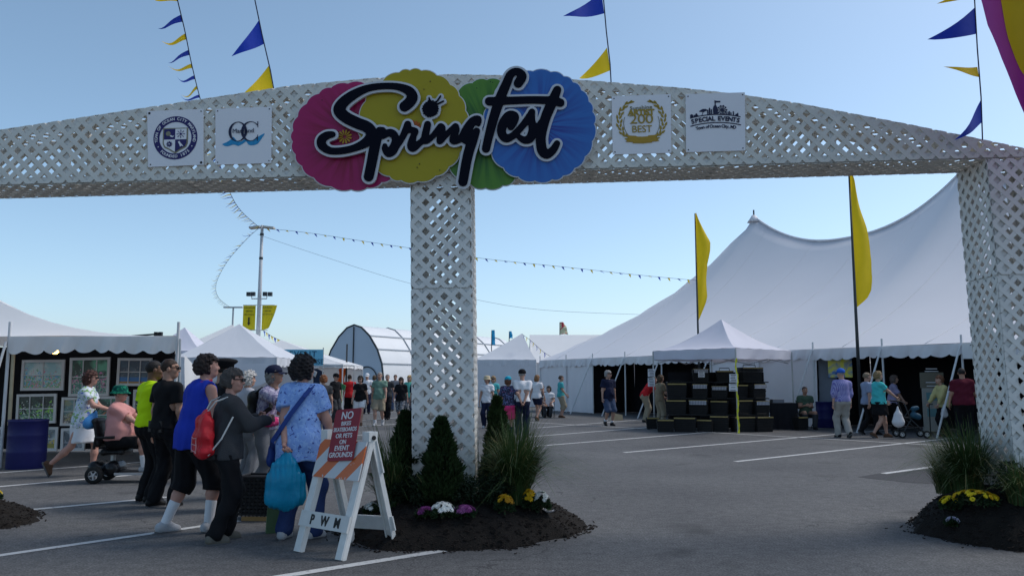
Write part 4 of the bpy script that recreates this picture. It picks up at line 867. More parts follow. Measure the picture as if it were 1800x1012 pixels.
big_string('blue and yellow pennant string rising beside the laurel award sign', (1061, 0), (1075, 161), [((1057, -14), (1062, 24), (988, 31), BLUEN), ((1067, 84), (1073, 124), (1018, 138), YEL)], 8.4)
big_string('pennant string with two blue pennants rising near the right lattice post', (1713, 0), (1727, 246), [((1713, 14), (1716, 60), (1637, 66), BLUEN), ((1718, 118), (1721, 136), (1661, 116), YEL), ((1724, 176), (1727, 214), (1680, 246), BLUEN), ((1706, -30), (1709, -6), (1652, 4), YEL)], 7.9)
def garland(label, pts, n, size, Ya, Yb, wind=(-1, 0, -.15), first=0):
    P = [at(x, y, Y) for x, y, Y in pts]; path = [Vector(q) for q in spline([tuple(p) for p in P], 10)]
    t = thing('pennant_garland', label, 'pennants', path[0], 0, 'pennant garlands on the light pole'); o = path[0]
    MB().tube([p-o for p in path], .01, 4).build('cord', CORD, t)
    d = np.cumsum([0]+[(b-a).length for a, b in zip(path[:-1], path[1:])]); rnd = random.Random(len(label))
    for k in range(n):
        s = d[-1]*(k+.5)/n; i = min(len(path)-2, int(np.searchsorted(d, s))-1); f = (s-d[i])/(d[i+1]-d[i]); c = path[i].lerp(path[i+1], f)-o; tg = (path[i+1]-path[i]).normalized()
        w_ = Vector(wind)+Vector((rnd.uniform(-.3, .3), rnd.uniform(-.5, .5), rnd.uniform(-.45, .35))); w_.normalize()
        pennant(t, c-tg*size*.28, c+tg*size*.28, c+w_*size, YEL if (k+first) % 2 else BLUEN, .35, rnd.uniform(0, 3))
garland('long pennant garland crossing above the lattice arch to the light pole', [(300, -60, 11), (312, 0, 12), (325, 55, 13), (338, 118, 14.5), (355, 185, 17), (380, 270, 22), (405, 340, 28), (425, 372, 33), (455, 399, 40)], 46, .42, 12, 40)
garland('pennant garland curving down from the light pole to the far pole', [(455, 401, 40), (432, 422, 43), (398, 462, 48), (380, 500, 55), (385, 524, 62), (405, 540, 75)], 44, .44, 40, 75)
garland('pennant garland running from the light pole to the big tent', [(462, 401, 40), (540, 409, 40), (640, 424, 40), (728, 437, 40), (855, 455, 40), (1000, 470, 40), (1120, 483, 40), (1236, 494, 39)], 46, .22, 40, 40, (.6, -.2, -.8), 1)
garland('short pennant garland dropping from the pole banners to the white tents', [(462, 580, 40), (480, 592, 41), (505, 603, 42)], 8, .3, 40, 42, (.2, 0, -1))
garland('pennant rope tied from the corner tent peak down to the big tent', [(918, 587, 46), (935, 600, 44), (955, 618, 42), (975, 630, 41)], 8, .3, 40, 42, (.3, 0, -1))
wp = [tuple(at(x, y, 40)) for x, y in ((453, 412), (560, 448), (728, 500), (920, 541), (1132, 553))]
tw = thing('overhead_wire', 'thin wire sagging from the light pole toward the big tent', 'wire', wp[0]); MB().tube([Vector(p)-Vector(wp[0]) for p in spline(wp, 6)], .009, 4).build('cable', mat('wire', (.2, .2, .22), .6, 0), tw)
# ================================================================== people: bodies and clothes grown from distance fields
def surf(F, o, h):
    """naive surface nets on a grid of field values (inside < 0)"""
    s = F < 0; nx, ny, nz = F.shape
    acc = np.zeros((nx-1, ny-1, nz-1, 3), np.float32); cnt = np.zeros((nx-1, ny-1, nz-1), np.float32)
    for ax in range(3):
        a = [slice(None)]*3; b = [slice(None)]*3; a[ax] = slice(None, -1); b[ax] = slice(1, None)
        fa, fb = F[tuple(a)], F[tuple(b)]; x = (s[tuple(a)] != s[tuple(b)]); idx = np.argwhere(x)
        if len(idx) == 0: continue
        va, vb = fa[x], fb[x]; tt = va/(va-vb); pos = idx.astype(np.float32); pos[:, ax] += tt
        o1, o2 = [k for k in range(3) if k != ax]
        for d1 in (0, -1):
            for d2 in (0, -1):
                c = idx.copy(); c[:, o1] += d1; c[:, o2] += d2
                ok = (c[:, o1] >= 0) & (c[:, o2] >= 0) & (c[:, o1] < acc.shape[o1]) & (c[:, o2] < acc.shape[o2]); c = c[ok]
                np.add.at(acc, (c[:, 0], c[:, 1], c[:, 2]), pos[ok]); np.add.at(cnt, (c[:, 0], c[:, 1], c[:, 2]), 1)
    act = cnt > 0; ids = np.full(cnt.shape, -1, np.int64); ids[act] = np.arange(act.sum()); V = acc[act]/cnt[act][:, None]*h+np.array(o, np.float32)
    Q = []
    for ax in range(3):
        a = [slice(None)]*3; b = [slice(None)]*3; a[ax] = slice(None, -1); b[ax] = slice(1, None)
        sa, sb = s[tuple(a)], s[tuple(b)]; o1, o2 = [(1, 2), (2, 0), (0, 1)][ax]
        for flip, x in ((False, sa & ~sb), (True, ~sa & sb)):
            c = np.argwhere(x); c = c[(c[:, o1] > 0) & (c[:, o2] > 0) & (c[:, o1] < F.shape[o1]-1) & (c[:, o2] < F.shape[o2]-1)]
            if len(c) == 0: continue
            def g(d1, d2): k = c.copy(); k[:, o1] += d1; k[:, o2] += d2; return ids[k[:, 0], k[:, 1], k[:, 2]]
            q = np.stack([g(-1, -1), g(0, -1), g(0, 0), g(-1, 0)], 1); Q.append(q[:, ::-1] if flip else q)
    Q = np.concatenate(Q) if Q else np.zeros((0, 4), np.int64)
    return V, Q[(Q >= 0).all(1)]
def mesh_np(name, V, Q, mats=None):
    m = bpy.data.meshes.new(name); m.vertices.add(len(V)); m.vertices.foreach_set('co', np.ascontiguousarray(V, np.float32).ravel())
    m.loops.add(len(Q)*4); m.loops.foreach_set('vertex_index', Q.astype(np.int32).ravel()); m.polygons.add(len(Q)); m.polygons.foreach_set('loop_start', np.arange(0, len(Q)*4, 4, dtype=np.int32))
    m.polygons.foreach_set('use_smooth', np.ones(len(Q), bool))
    if mats is not None: m.polygons.foreach_set('material_index', mats.astype(np.int32))
    m.update(calc_edges=True); return m
def cap(a, b, ra, rb=None, ex=1.0, ey=1.0): return (np.array(a, float), np.array(b, float), ra, ra if rb is None else rb, ex, ey)
def field(prims, X, Y, Z, k=.04, off=0.0):
    D = None
    for a, b, ra, rb, ex, ey in prims:
        dx, dy, dz = (b[0]-a[0])/ex, (b[1]-a[1])/ey, b[2]-a[2]; L = dx*dx+dy*dy+dz*dz+1e-9
        qx, qy, qz = (X-a[0])/ex, (Y-a[1])/ey, Z-a[2]; t = np.clip((qx*dx+qy*dy+qz*dz)/L, 0, 1)
        d = np.sqrt((qx-t*dx)**2+(qy-t*dy)**2+(qz-t*dz)**2)-(ra+(rb-ra)*t)-off
        if D is None: D = d
        else: h = np.maximum(k-np.abs(D-d), 0)/k; D = np.minimum(D, d)-h*h*k*.25
    return D
def gridfor(prims, h, pad=.05, zmin=None):
    lo = np.min([np.minimum(p[0], p[1])-max(p[2], p[3])*max(p[4], p[5], 1) for p in prims], 0)-pad; hi = np.max([np.maximum(p[0], p[1])+max(p[2], p[3])*max(p[4], p[5], 1) for p in prims], 0)+pad
    ax = [np.arange(lo[i], hi[i]+h, h, dtype=np.float32) for i in range(3)]; return np.meshgrid(*ax, indexing='ij'), lo
def wrinkle(X, Y, Z, amp, seed, fr=24):
    r = np.random.RandomState(seed); W = 0
    for _ in range(5):
        k = r.normal(size=3)*fr*r.uniform(.5, 1.3); W = W+np.sin(k[0]*X+k[1]*Y+k[2]*.8*Z+r.uniform(0, 6))
    return W*amp*.45
def ell(c, r): return ('e', c, r)
def fell(X, Y, Z, c, r): return (np.sqrt(((X-c[0])/r[0])**2+((Y-c[1])/r[1])**2+((Z-c[2])/r[2])**2)-1)*min(r)
def smin(a, b, k): h = np.maximum(k-np.abs(a-b), 0)/k; return np.minimum(a, b)-h*h*k*.25
# ---- heads (face towards +Y, origin at the head's centre)
def make_head(female, h=.0075):
    ax = [np.arange(lo, hi, h, dtype=np.float32) for lo, hi in ((-.11, .11), (-.14, .14), (-.19, .14))]; X, Y, Z = np.meshgrid(*ax, indexing='ij')
    D = fell(X, Y, Z, (0, -.015, .03), (.074, .094, .085)); D = smin(D, fell(X, Y, Z, (0, .022, -.03), (.057, .068, .082)), .03); D = smin(D, fell(X, Y, Z, (0, .04, -.078), (.040 if female else .046, .042, .036)), .025)
    D = smin(D, field([cap((-.036, .08, .032), (.036, .08, .032), .009)], X, Y, Z), .02)
    for s in (-1, 1):
        e = fell(X, Y, Z, (s*.031, .099, .010), (.019, .017, .012)); D = np.maximum(D, -e+0*e) if True else D
        D = np.minimum(D, fell(X, Y, Z, (s*.031, .078, .010), (.014, .0135, .0125)))
        D = smin(D, fell(X, Y, Z, (s*.079, -.008, -.008), (.010, .022, .031)), .01); D = smin(D, fell(X, Y, Z, (s*.036, .062, -.03), (.02, .02, .02)), .02)
    D = smin(D, field([cap((0, .086, .012), (0, .104, -.026), .007, .012)], X, Y, Z), .012); D = smin(D, fell(X, Y, Z, (0, .092, -.03), (.017, .012, .009)), .008)
    D = smin(D, field([cap((-.017, .084, -.058), (.017, .084, -.058), .006)], X, Y, Z), .008); D = smin(D, field([cap((-.014, .083, -.068), (.014, .083, -.068), .0065)], X, Y, Z), .008)
    D = smin(D, field([cap((0, -.025, -.06), (0, -.035, -.17), .05 if female else .057)], X, Y, Z), .03)
    V, Q = surf(D, (-.11, -.14, -.19), h); c = V[Q].mean(1); mi = np.zeros(len(Q), int)
    for s in (-1, 1):
        d = np.hypot(c[:, 0]-s*.031, (c[:, 2]-.010)*1.3); mi[(d < .008) & (c[:, 1] > .07)] = 1
        br = (np.abs(c[:, 2]-.037) < .006) & (np.abs(c[:, 0]-s*.031) < .02) & (c[:, 1] > .06); mi[br] = 3
    mi[(np.abs(c[:, 2]+.063) < .009) & (np.abs(c[:, 0]) < .022) & (c[:, 1] > .08)] = 2
    return V, Q, mi
HEADS = {True: make_head(True), False: make_head(False)}
# ---- hands: wrist at origin, fingers along -Z, palm towards +X (left hand at the left side: mirrored)
def make_hand(curl, h=.0048):
    P = [cap((0, -.022, -.035), (0, .022, -.035), .016, .016, .75), cap((0, -.026, -.075), (0, .026, -.08), .013, .014, .8), cap((0, 0, .01), (0, 0, -.03), .024, .024, .8, 1)]
    for i, (y, L) in enumerate(((.031, .066), (.010, .075), (-.012, .070), (-.031, .055))):
        a = np.array((0, y, -.082)); c1 = curl*(1+.08*i); d1 = np.array((math.sin(c1), y*1.2*(1-curl*.5), -math.cos(c1))); b = a+d1*L*.45; c2 = c1+curl*1.1; d2 = np.array((math.sin(c2), 0, -math.cos(c2))); c = b+d2*L*.32; c3 = c2+curl*.8; e = c+np.array((math.sin(c3), 0, -math.cos(c3)))*L*.25
        P += [cap(a, b, .0088, .0082), cap(b, c, .0082, .0076), cap(c, e, .0076, .0066)]
    a = np.array((.004, .028, -.03)); b = a+np.array((.016+.01*curl, .022, -.028)); c = b+np.array((.008+.016*curl, .008-.012*curl, -.027)); P += [cap(a, b, .0125, .0105), cap(b, c, .0105, .0085)]
    (X, Y, Z), lo = gridfor(P, h, .012); return surf(field(P, X, Y, Z, .008), lo, h)
HANDS = {'relax': make_hand(.32), 'grip': make_hand(1.05)}
HAIRF = {}
def make_hair(style, seed=0, h=.0078):
    key = (style, seed)
    if key in HAIRF: return HAIRF[key]
    ax = [np.arange(lo, hi, h, dtype=np.float32) for lo, hi in ((-.17, .17), (-.19, .17), (-.24, .19))]; X, Y, Z = np.meshgrid(*ax, indexing='ij')
    th = {'short': .008, 'crop': .004, 'bob': .022, 'curly': .034, 'long': .018, 'full': .02}[style]
    D = fell(X, Y, Z, (0, -.018, .033), (.078+th, .098+th, .088+th))
    if style in ('bob', 'long', 'curly', 'full'):
        low = {'bob': -.06, 'long': -.12, 'curly': -.045, 'full': -.03}[style]
        D = smin(D, fell(X, Y, Z, (0, -.05, low*.5), (.078+th, .068+th, .085-low*.55)), .03)
    wv = wrinkle(X, Y, Z, .012 if style == 'curly' else (.007 if style != 'crop' else .002), seed+3, 90 if style == 'curly' else 75)+wrinkle(X*1.6, Y*1.6, Z*.5, .0 if style == 'crop' else .004, seed+9, 140); D = D+wv
    zl = .052 if style != 'crop' else .058
    face = np.maximum(-(Y-.028-np.clip((Z-.05)*.6, 0, .1)), Z-zl)      # inside the face opening where < 0
    face2 = np.maximum(np.maximum(-(Y+.0), Z-.02), -Z-.3)
    side = {'short': -.045, 'crop': -.035, 'bob': -.12, 'curly': -.10, 'long': -.19, 'full': -.07}[style]
    D = np.maximum(D, -face); D = np.maximum(D, -face2) if style in ('short', 'crop', 'full') else np.maximum(D, -np.maximum(np.maximum(-(Y-.02), Z-.03), -Z-.3))
    D = np.maximum(D, side-Z+.01*np.sin(X*70+Y*50))
    if style in ('short', 'crop'):
        ear = fell(X, Y, Z, (.083, -.002, -.012), (.02, .026, .034)); ear2 = fell(X, Y, Z, (-.083, -.002, -.012), (.02, .026, .034)); D = np.maximum(D, -np.minimum(ear, ear2))
    HAIRF[key] = surf(D, (-.17, -.19, -.24), h); return HAIRF[key]
def ik(A, T, l1, l2, pole):
    A, T = Vector(A), Vector(T); d = T-A; L = d.length; mx = (l1+l2)*.999
    if L > mx: T = A+d*(mx/L); d = T-A; L = mx
    x = (l1*l1-l2*l2+L*L)/(2*L); hgt = math.sqrt(max(0, l1*l1-x*x)); dn = d/L; p = Vector(pole); p = (p-dn*p.dot(dn))
    p = p.normalized() if p.length > 1e-5 else Vector((0, 1, 0)); return A+dn*x+p*hgt, T
def skin(tone):
    c = {'fair': (.46, .27, .20), 'tan': (.38, .21, .145), 'brown': (.13, .065, .04), 'pink': (.48, .25, .19)}[tone]; return mat('skin_'+tone, c, .55, .08, 12, .05, 120, spec=.35)
EYE_M = mat('eye_dark', (.03, .025, .02), .3, 0); LIP_M = mat('lips', (.33, .12, .10), .5, 0); BROW = mat('brow', (.06, .04, .03), .8, 0)
def hairmat(c): return mat('hair_%d_%d_%d' % tuple(int(x*1000) for x in c), c, .6, .45, 40, .5, 90)
def cloth(key, c, rough=.9): return mat('cloth_'+key, c, rough, .13, 7, .25, 90, spec=.15)
PEOPLE = {}; SOLE = mat('shoe_sole', (.10, .10, .105), .8, .2)
def person(label, loc, rot, H=1.72, g=1.0, female=False, lean=0, pz=0, feet=None, hands=None, hk=('relax', 'relax'), knee=None, elbow=None, head=(0, 0), sk='fair', hair=('short', (.05, .03, .02)),
           top=None, sleeve=.55, hem=-.1, bottom=None, blen=.98, bkind='pants', flare=0, shoes=None, sock=None, hat=None, glasses=False, res=.022, belly=0, bust=None, seed=0, group=None, neckm=None, loose=.014):
    s = H/1.75; P0 = Vector((0, 0, (.965+pz)*s)); ln = R(lean); d = Vector((0, math.sin(ln), math.cos(ln))); S_ = lambda *v: Vector(v)*s
    fw = Vector((0, math.cos(ln), -math.sin(ln))); sw = .165 if female else .185
    chest = P0+d*.30*s; nb = P0+d*.525*s; hc = nb+d*.09*s+S_(0, .03, .055+(.02 if lean < 25 else -.02)); sh = [P0+d*.455*s+S_(sx*sw, 0, 0) for sx in (-1, 1)]
    hip = [P0+S_(sx*.09, 0, -.045) for sx in (-1, 1)]
    feet = feet or [(-.1, -.0, 0), (.1, .0, 0)]; hands = hands or [(-.27, .06, .80), (.27, .06, .80)]
    knee = knee or [(-.1, 1, .0), (.1, 1, .0)]; elbow = elbow or [(-.5, -1, -.1), (.5, -1, -.1)]
    kn, an, el, wr = [], [], [], []
    for i in (0, 1):
        k, a = ik(hip[i], S_(feet[i][0], feet[i][1], feet[i][2]+.085), .44*s, .435*s, knee[i]); kn.append(k); an.append(a)
        e_, w_ = ik(sh[i], S_(*hands[i]), .285*s, .255*s, elbow[i]); el.append(e_); wr.append(w_)
    yawf = [f[3] if len(f) > 3 else (-.12, .12)[i] for i, f in enumerate(feet)]; pit = [f[4] if len(f) > 4 else 0 for f in feet]
    bw = g*s
    torso = [cap(P0+S_(-.055, -.012, -.035), P0+S_(.055, -.012, -.035), .118*bw), cap(P0+S_(0, .0, .02), P0+d*.20*s, .118*bw, .108*bw, 1.22), cap(P0+d*.22*s, chest+d*.10*s, .110*bw, .112*s*(.5+.5*g), 1.36 if not female else 1.24),
             cap(sh[0]*.82+sh[1]*.18, sh[1]*.82+sh[0]*.18, .062*s), cap(nb-d*.03*s, sh[0]*.7+sh[1]*.3, .05*s, .045*s), cap(nb-d*.03*s, sh[1]*.7+sh[0]*.3, .05*s, .045*s)]
    if belly: torso.append(cap(P0+fw*.06*s+d*.06*s, P0+fw*.05*s+d*.16*s, (.10+belly*.05)*bw, None, 1.15))
    if bust if bust is not None else female:
        for sx in (-1, 1): torso.append(cap(chest+fw*.075*s+S_(sx*.07, 0, -.0), chest+fw*.07*s+S_(sx*.07, 0, .02), .055*bw, .045*bw))
    ua = [cap(sh[i], el[i], .048*s*(.6+.4*g), .040*s*(.6+.4*g)) for i in (0, 1)]; fa = [cap(el[i], wr[i], .041*s*(.7+.3*g), .027*s) for i in (0, 1)]
    legp = []
    for i in (0, 1):
        cm = kn[i].lerp(an[i], .32)+(kn[i]-an[i]).cross(Vector((1, 0, 0))).normalized()*-.0
        legp += [cap(hip[i], kn[i], .085*bw, .054*s*(.6+.4*g)), cap(kn[i], cm, .052*s*(.6+.4*g), .055*s*(.6+.4*g)), cap(cm, an[i], .055*s*(.6+.4*g), .034*s)]
    toe, heel = [], []
    for i in (0, 1):
        f = Vector((math.sin(yawf[i]), math.cos(yawf[i]), 0)); dn = Vector((0, 0, -1)); pr = R(pit[i]); f2 = f*math.cos(pr)+dn*math.sin(pr); u2 = dn*math.cos(pr)-f*math.sin(pr)
        heel.append(an[i]+u2*.052*s-f2*.045*s); toe.append(an[i]+u2*.058*s+f2*.155*s); legp.append(cap(an[i], an[i]+u2*.035*s+f2*.1*s, .034*s, .026*s))
    neck = [cap(nb-d*.05*s, hc-S_(0, .02, .08), .056*s if not female else .047*s, .05*s if not female else .045*s)]
    body = torso+ua+fa+legp+neck; t = thing('person', label, 'person', loc, R(rot), group); PEOPLE[label] = t
    (X, Y, Z), lo = gridfor(body, res, .03); V, Q = surf(field(body, X, Y, Z, .035*s), lo, res); mi = np.zeros(len(Q), int)
    HM = Matrix.Translation(hc)@Matrix.Rotation(R(head[0]), 4, 'Z')@Matrix.Rotation(R(-head[1]), 4, 'X')@Matrix.Diagonal((s*1.02, s*1.02, s*1.02, 1))
    def xf(M, V_): A = np.array(M); return V_@A[:3, :3].T.astype(np.float32)+A[:3, 3].astype(np.float32)
    parts = [(V, Q, mi)]; hv, hq, hm = HEADS[female]; parts.append((xf(HM, hv), hq, hm)); WR = []
    for i in (0, 1):
        z = (el[i]-wr[i]).normalized(); x = Vector((1 if i == 0 else -1, 0, 0)); x = (x-z*x.dot(z)); x = x.normalized() if x.length > .05 else Vector((0, 0, 1)); y = z.cross(x)
        if i == 1: y = -y
        M = Matrix(((x.x, y.x, z.x, wr[i].x), (x.y, y.y, z.y, wr[i].y), (x.z, y.z, z.z, wr[i].z), (0, 0, 0, 1)))@Matrix.Scale(s*1.02, 4); WR.append(M)
        gv, gq = HANDS[hk[i]]; parts.append((xf(M, gv), gq[:, ::-1] if M.determinant() < 0 else gq, np.zeros(len(gq), int)))
    n = 0; VV, QQ, MM = [], [], []
    for v, q, m_ in parts: VV.append(v); QQ.append(q+n); MM.append(m_); n += len(v)
    link('body', mesh_np('body', np.concatenate(VV), np.concatenate(QQ), np.concatenate(MM)), [skin(sk), EYE_M, LIP_M, BROW], t)
    def garment(name, prims, m, off, cuts, k=.04, amp=.006, fr=24, h=None):
        h = h or res*.92; (X, Y, Z), lo = gridfor(prims, h, .04+off); D = field(prims, X, Y, Z, k*s, off)+wrinkle(X, Y, Z, amp, seed+len(name), fr)-amp*.75
        for c in cuts: D = np.maximum(D, c(X, Y, Z))
        v, q = surf(D, lo, h)
        if len(q): return link(name, mesh_np(name, v, q), m, t)
    hz = P0.z+hem*s
    lp = lambda a, b, f: a+(b-a)*f
    # lower garment
    if bottom is not None:
        wz = P0.z+(.07 if hem > -.045 else min(.03, hem+.065))*s
        if bkind == 'skirt':
            kl = (kn[0]+kn[1])/2; zend = P0.z-blen*s
            pr = [cap(P0+S_(0, -.005, .03), Vector((kl.x*.5, kl.y*.45, zend)), .128*bw, (.15+flare)*bw, 1.12)]
            garment('skirt', torso[:1]+pr, bottom, .014, [lambda X, Y, Z: zend-Z+.01*np.sin(X*40+Y*25), lambda X, Y, Z: Z-wz], amp=.012, fr=18)
        else:
            pr = list(torso[:2]); pr[1] = cap(P0+S_(0, 0, .0), P0+d*.08*s, .118*bw, .112*bw, 1.2); cuts = []
            lw = {'pants': (.084, .070, .060), 'shorts': (.094, .085, .07), 'tights': (.078, .052, .036)}[bkind]
            for i in (0, 1):
                f1 = min(1, blen/.5); k_ = lp(hip[i], kn[i], f1); gw = (.55+.45*g)*s
                pr.append(cap(hip[i], k_, lw[0]*bw+.008, lp(lw[0]*bw, lw[1]*gw, f1)))
                if blen > .5: f2 = (blen-.5)/.5; pr.append(cap(kn[i], lp(kn[i], an[i]-S_(0, 0, .03)*0, f2), lw[1]*gw, lp(lw[1], lw[2], f2)*gw))
                if blen < .97:      # flat hem square to the limb
                    if blen <= .5: c0 = lp(hip[i], kn[i], blen/.5); dr = (kn[i]-hip[i]).normalized()
                    else: c0 = lp(kn[i], an[i], (blen-.5)/.5); dr = (an[i]-kn[i]).normalized()
                    oth = hip[1-i]
                    def ct(X, Y, Z, c0=c0, dr=dr, i=i):
                        v = (X-c0.x)*dr.x+(Y-c0.y)*dr.y+(Z-c0.z)*dr.z; near = ((X-c0.x)**2+(Y-c0.y)**2+(Z-c0.z)**2) > (.19*s)**2
                        return np.where(near, -1.0, v).astype(np.float32)
                    cuts.append(ct)
            cuts += [lambda X, Y, Z: Z-wz-(P0.z-P0.z)] if lean < 35 else []
            cuts.append(lambda X, Y, Z: .025-Z)
            garment({'pants': 'trousers', 'shorts': 'shorts', 'tights': 'leggings'}[bkind], pr, bottom, .009, cuts, amp=.009 if bkind == 'pants' else .006, fr=28)
    if top is not None:
        pr = list(torso); low = P0+S_(0, -.005, hem)
        pr.append(cap(P0+S_(0, 0, .02), P0+S_(0, 0, min(hem, -.03)), .126*bw, .140*bw, 1.2))
        for i in (0, 1):
            if sleeve > 0: pr.append(cap(sh[i], lp(sh[i], el[i], min(1, sleeve)), .050*s*(.6+.4*g)+.006, lp(.052, .050, sleeve)*s*(.6+.4*g)+.008*min(1, sleeve)))
            if sleeve > 1: pr.append(cap(el[i], lp(el[i], wr[i], sleeve-1), .046*s, .034*s))
        cuts = [lambda X, Y, Z: hz-Z+.006*np.sin(X*30+Y*20)] if pz > -.3 else [lambda X, Y, Z: (P0.z-.06*s)-Z]
        nk = nb+d*.055*s; cuts.append(lambda X, Y, Z: -(np.sqrt(((X-nk.x))**2+(Y-nk.y-.02*s)**2+(Z-nk.z)**2)-.072*s))
        if 0 < sleeve <= 1:
            for i in (0, 1):
                c0 = lp(sh[i], el[i], sleeve); dr = (el[i]-sh[i]).normalized()
                cuts.append(lambda X, Y, Z, c0=c0, dr=dr: np.where((X-c0.x)**2+(Y-c0.y)**2+(Z-c0.z)**2 > (.11*s)**2, -1.0, (X-c0.x)*dr.x+(Y-c0.y)*dr.y+(Z-c0.z)*dr.z).astype(np.float32))
        if sleeve == 0:
            for i, sx in ((0, -1), (1, 1)): q_ = sh[i]+S_(sx*.035, 0, .0); cuts.append(lambda X, Y, Z, q_=q_: -(np.sqrt((X-q_.x)**2+((Y-q_.y)*.9)**2+((Z-q_.z)*.75)**2)-.078*s))
        garment('shirt', pr, top, loose, cuts, amp=.008, fr=30)
    for i in (0, 1):
        if sock: c, f = sock; garment('sock', [cap(lp(an[i], kn[i], f), an[i], .046*s*(.6+.4*g), .038*s)], c, .006, [], amp=.001, h=min(res, .012))
        if shoes:
            ax_ = (toe[i]-heel[i]).normalized(); un = Vector((0, 0, 1)) if abs(pit[i]) < 5 else Vector((1, 0, 0)).cross(ax_).normalized()
            pr = [cap(heel[i]+un*.006, toe[i]-ax_*.03*s-un*.004, .036*s, .036*s), cap(heel[i]+un*.03*s, an[i]-un*.0+ax_*.01, .038*s, .042*s), cap(an[i]+ax_*.025*s, toe[i]-ax_*.05*s+un*.006, .034*s, .030*s)]; c0 = heel[i]-un*.034*s
            so_ = garment('shoe', pr, shoes, .003, [lambda X, Y, Z, c0=c0, un=un: -((X-c0.x)*un.x+(Y-c0.y)*un.y+(Z-c0.z)*un.z)], k=.03, amp=.001, h=min(res*.8, .012))
            f_ = (toe[i]-heel[i]); f_ = f_.normalized(); sd = f_.cross(un).normalized(); Ls = (toe[i]-heel[i]).length; mb = MB(); oc = heel[i]-un*.040*s; L_ = []
            for q_ in range(20):
                a_ = 2*PI*q_/20; yy = Ls/2-.015*s+(Ls/2+.035*s)*math.sin(a_); xx_ = (.041+.007*math.sin(a_))*s*math.copysign(abs(math.cos(a_))**.7, math.cos(a_)); L_.append(oc+f_*yy+sd*xx_)
            mb.add([tuple(q) for q in L_]+[tuple(q+un*.024*s) for q in L_], [tuple(range(20))[::-1], tuple(range(20, 40))]+[(k_, (k_+1) % 20, 20+(k_+1) % 20, 20+k_) for k_ in range(20)]); mb.build('sole', SOLE, t)
    if hair:
        v, q = make_hair(hair[0], seed % 3); link('hair', mesh_np('hair', xf(HM@Matrix.Diagonal((.95, .95, .9, 1)) if hat else HM, v), q), hairmat(hair[1]), t)
    def hd(mb, name, m): mb.v = [tuple(HM@Vector(p)) for p in mb.v]; return mb.build(name, m, t, True)
    if glasses:
        mb = MB()
        for sx in (-1, 1): mb.box((sx*.032, .101, .010), (.048, .010, .034)); mb.box((sx*.072, .045, .016), (.006, .112, .010))
        mb.box((0, .103, .018), (.02, .006, .006)); o = hd(mb, 'sunglasses', BLK); o.data.polygons.foreach_set('use_smooth', [False]*len(o.data.polygons))
    if hat:
        kind, hm_ = hat
        if kind in ('cap', 'police'):
            pr = [(.104, .018), (.107, .045), (.102, .075), (.082, .108), (.045, .130), (.008, .136)] if kind == 'cap' else [(.104, .02), (.104, .06), (.135, .085), (.142, .105), (.12, .122), (.06, .135), (.006, .138)]
            hd(MB().lathe([(a, z) for a, z in pr], 24, Matrix.Translation((0, -.012, .012))@Matrix.Diagonal((.96, 1.14, 1.04, 1))), 'hat_crown', hm_)
            hd(MB().grid(lambda u, v: ((u-.5)*.185*(1-.25*v*v), .085+.095*v*(1-(2*u-1)**2*.55), .036-.03*v-.02*(2*u-1)**2), 10, 6), 'hat_brim', hm_ if kind == 'cap' else BLK)
        elif kind == 'bucket':
            hd(MB().lathe([(.15, -.005), (.148, .004), (.112, .035), (.108, .06), (.100, .105), (.07, .125), (.01, .13)], 28, Matrix.Translation((0, -.012, .012))@Matrix.Diagonal((.98, 1.1, 1.04, 1))), 'hat_crown', hm_)
    t['_'] = 0; del t['_']
    info = dict(t=t, wr=[Vector(w_) for w_ in wr], chest=chest, P0=P0, nb=nb, hc=hc, sh=sh, s=s, d=d, fw=fw, M=Matrix.Translation(Vector(loc))@Matrix.Rotation(R(rot), 4, 'Z')); return info
# ================================================================== the cast
FG = .0145; BGR = .023
BLACKC = cloth('black', (.010, .010, .012)); CHAR = cloth('charcoal', (.045, .047, .052)); NAVYC = cloth('navy', (.014, .018, .045)); WHC = cloth('white', (.72, .72, .74)); KHAKI = cloth('khaki', (.33, .28, .20)); GREYJ = cloth('grey_jean', (.14, .145, .16)); RED = cloth('red', (.50, .02, .025)); TEAL = cloth('teal', (.07, .38, .40)); DENIM = cloth('denim', (.06, .085, .15)); ROYAL = cloth('royal', (.02, .045, .40)); SOCKW = cloth('sock', (.68, .68, .70)); MAROON = cloth('maroon', (.10, .012, .025)); LAV = cloth('lavender', (.33, .30, .46)); PINKT = cloth('pink', (.58, .27, .25)); HIVIS = cloth('hivis', (.52, .78, .01)); GREENT = cloth('sage', (.16, .26, .20)); YELT = cloth('pale_yellow', (.50, .44, .20))
SNK = cloth('sneaker', (.40, .41, .43)); SHB = cloth('shoe_black', (.012, .012, .013), .5); SHBR = cloth('shoe_brown', (.10, .055, .035)); HIK = cloth('hiking', (.14, .13, .11))
FLOR = pattern('print_floral_multi', (.62, .66, .72), [(.10, .16, .45), (.25, .42, .16), (.42, .48, .62)], 14, 'floral', .38); FLBL = pattern('print_blue_floral', (.24, .38, .74), [(.05, .08, .30), (.32, .48, .80)], 26, 'floral', .38); FLDK = pattern('print_dark_floral', (.03, .03, .06), [(.30, .12, .25), (.12, .16, .3)], 22, 'floral', .37); LAVP = pattern('print_lavender', (.36, .33, .44), [(.50, .48, .58), (.2, .18, .3)], 20, 'floral', .4); PLAID = pattern('print_plaid', (.42, .42, .62), [(.10, .09, .34)], 30, 'check', .45); LEGG = pattern('print_leggings', (.05, .05, .06), [(.4, .4, .4), (.2, .22, .25)], 18, 'floral', .4); HATG = pattern('print_green_hat', (.01, .16, .09), [(.02, .30, .16), (.0, .06, .05)], 18, 'floral', .42); BLSTR = pattern('print_fine_stripe', (.30, .36, .48), [(.16, .20, .32)], 40, 'stripe', .5)
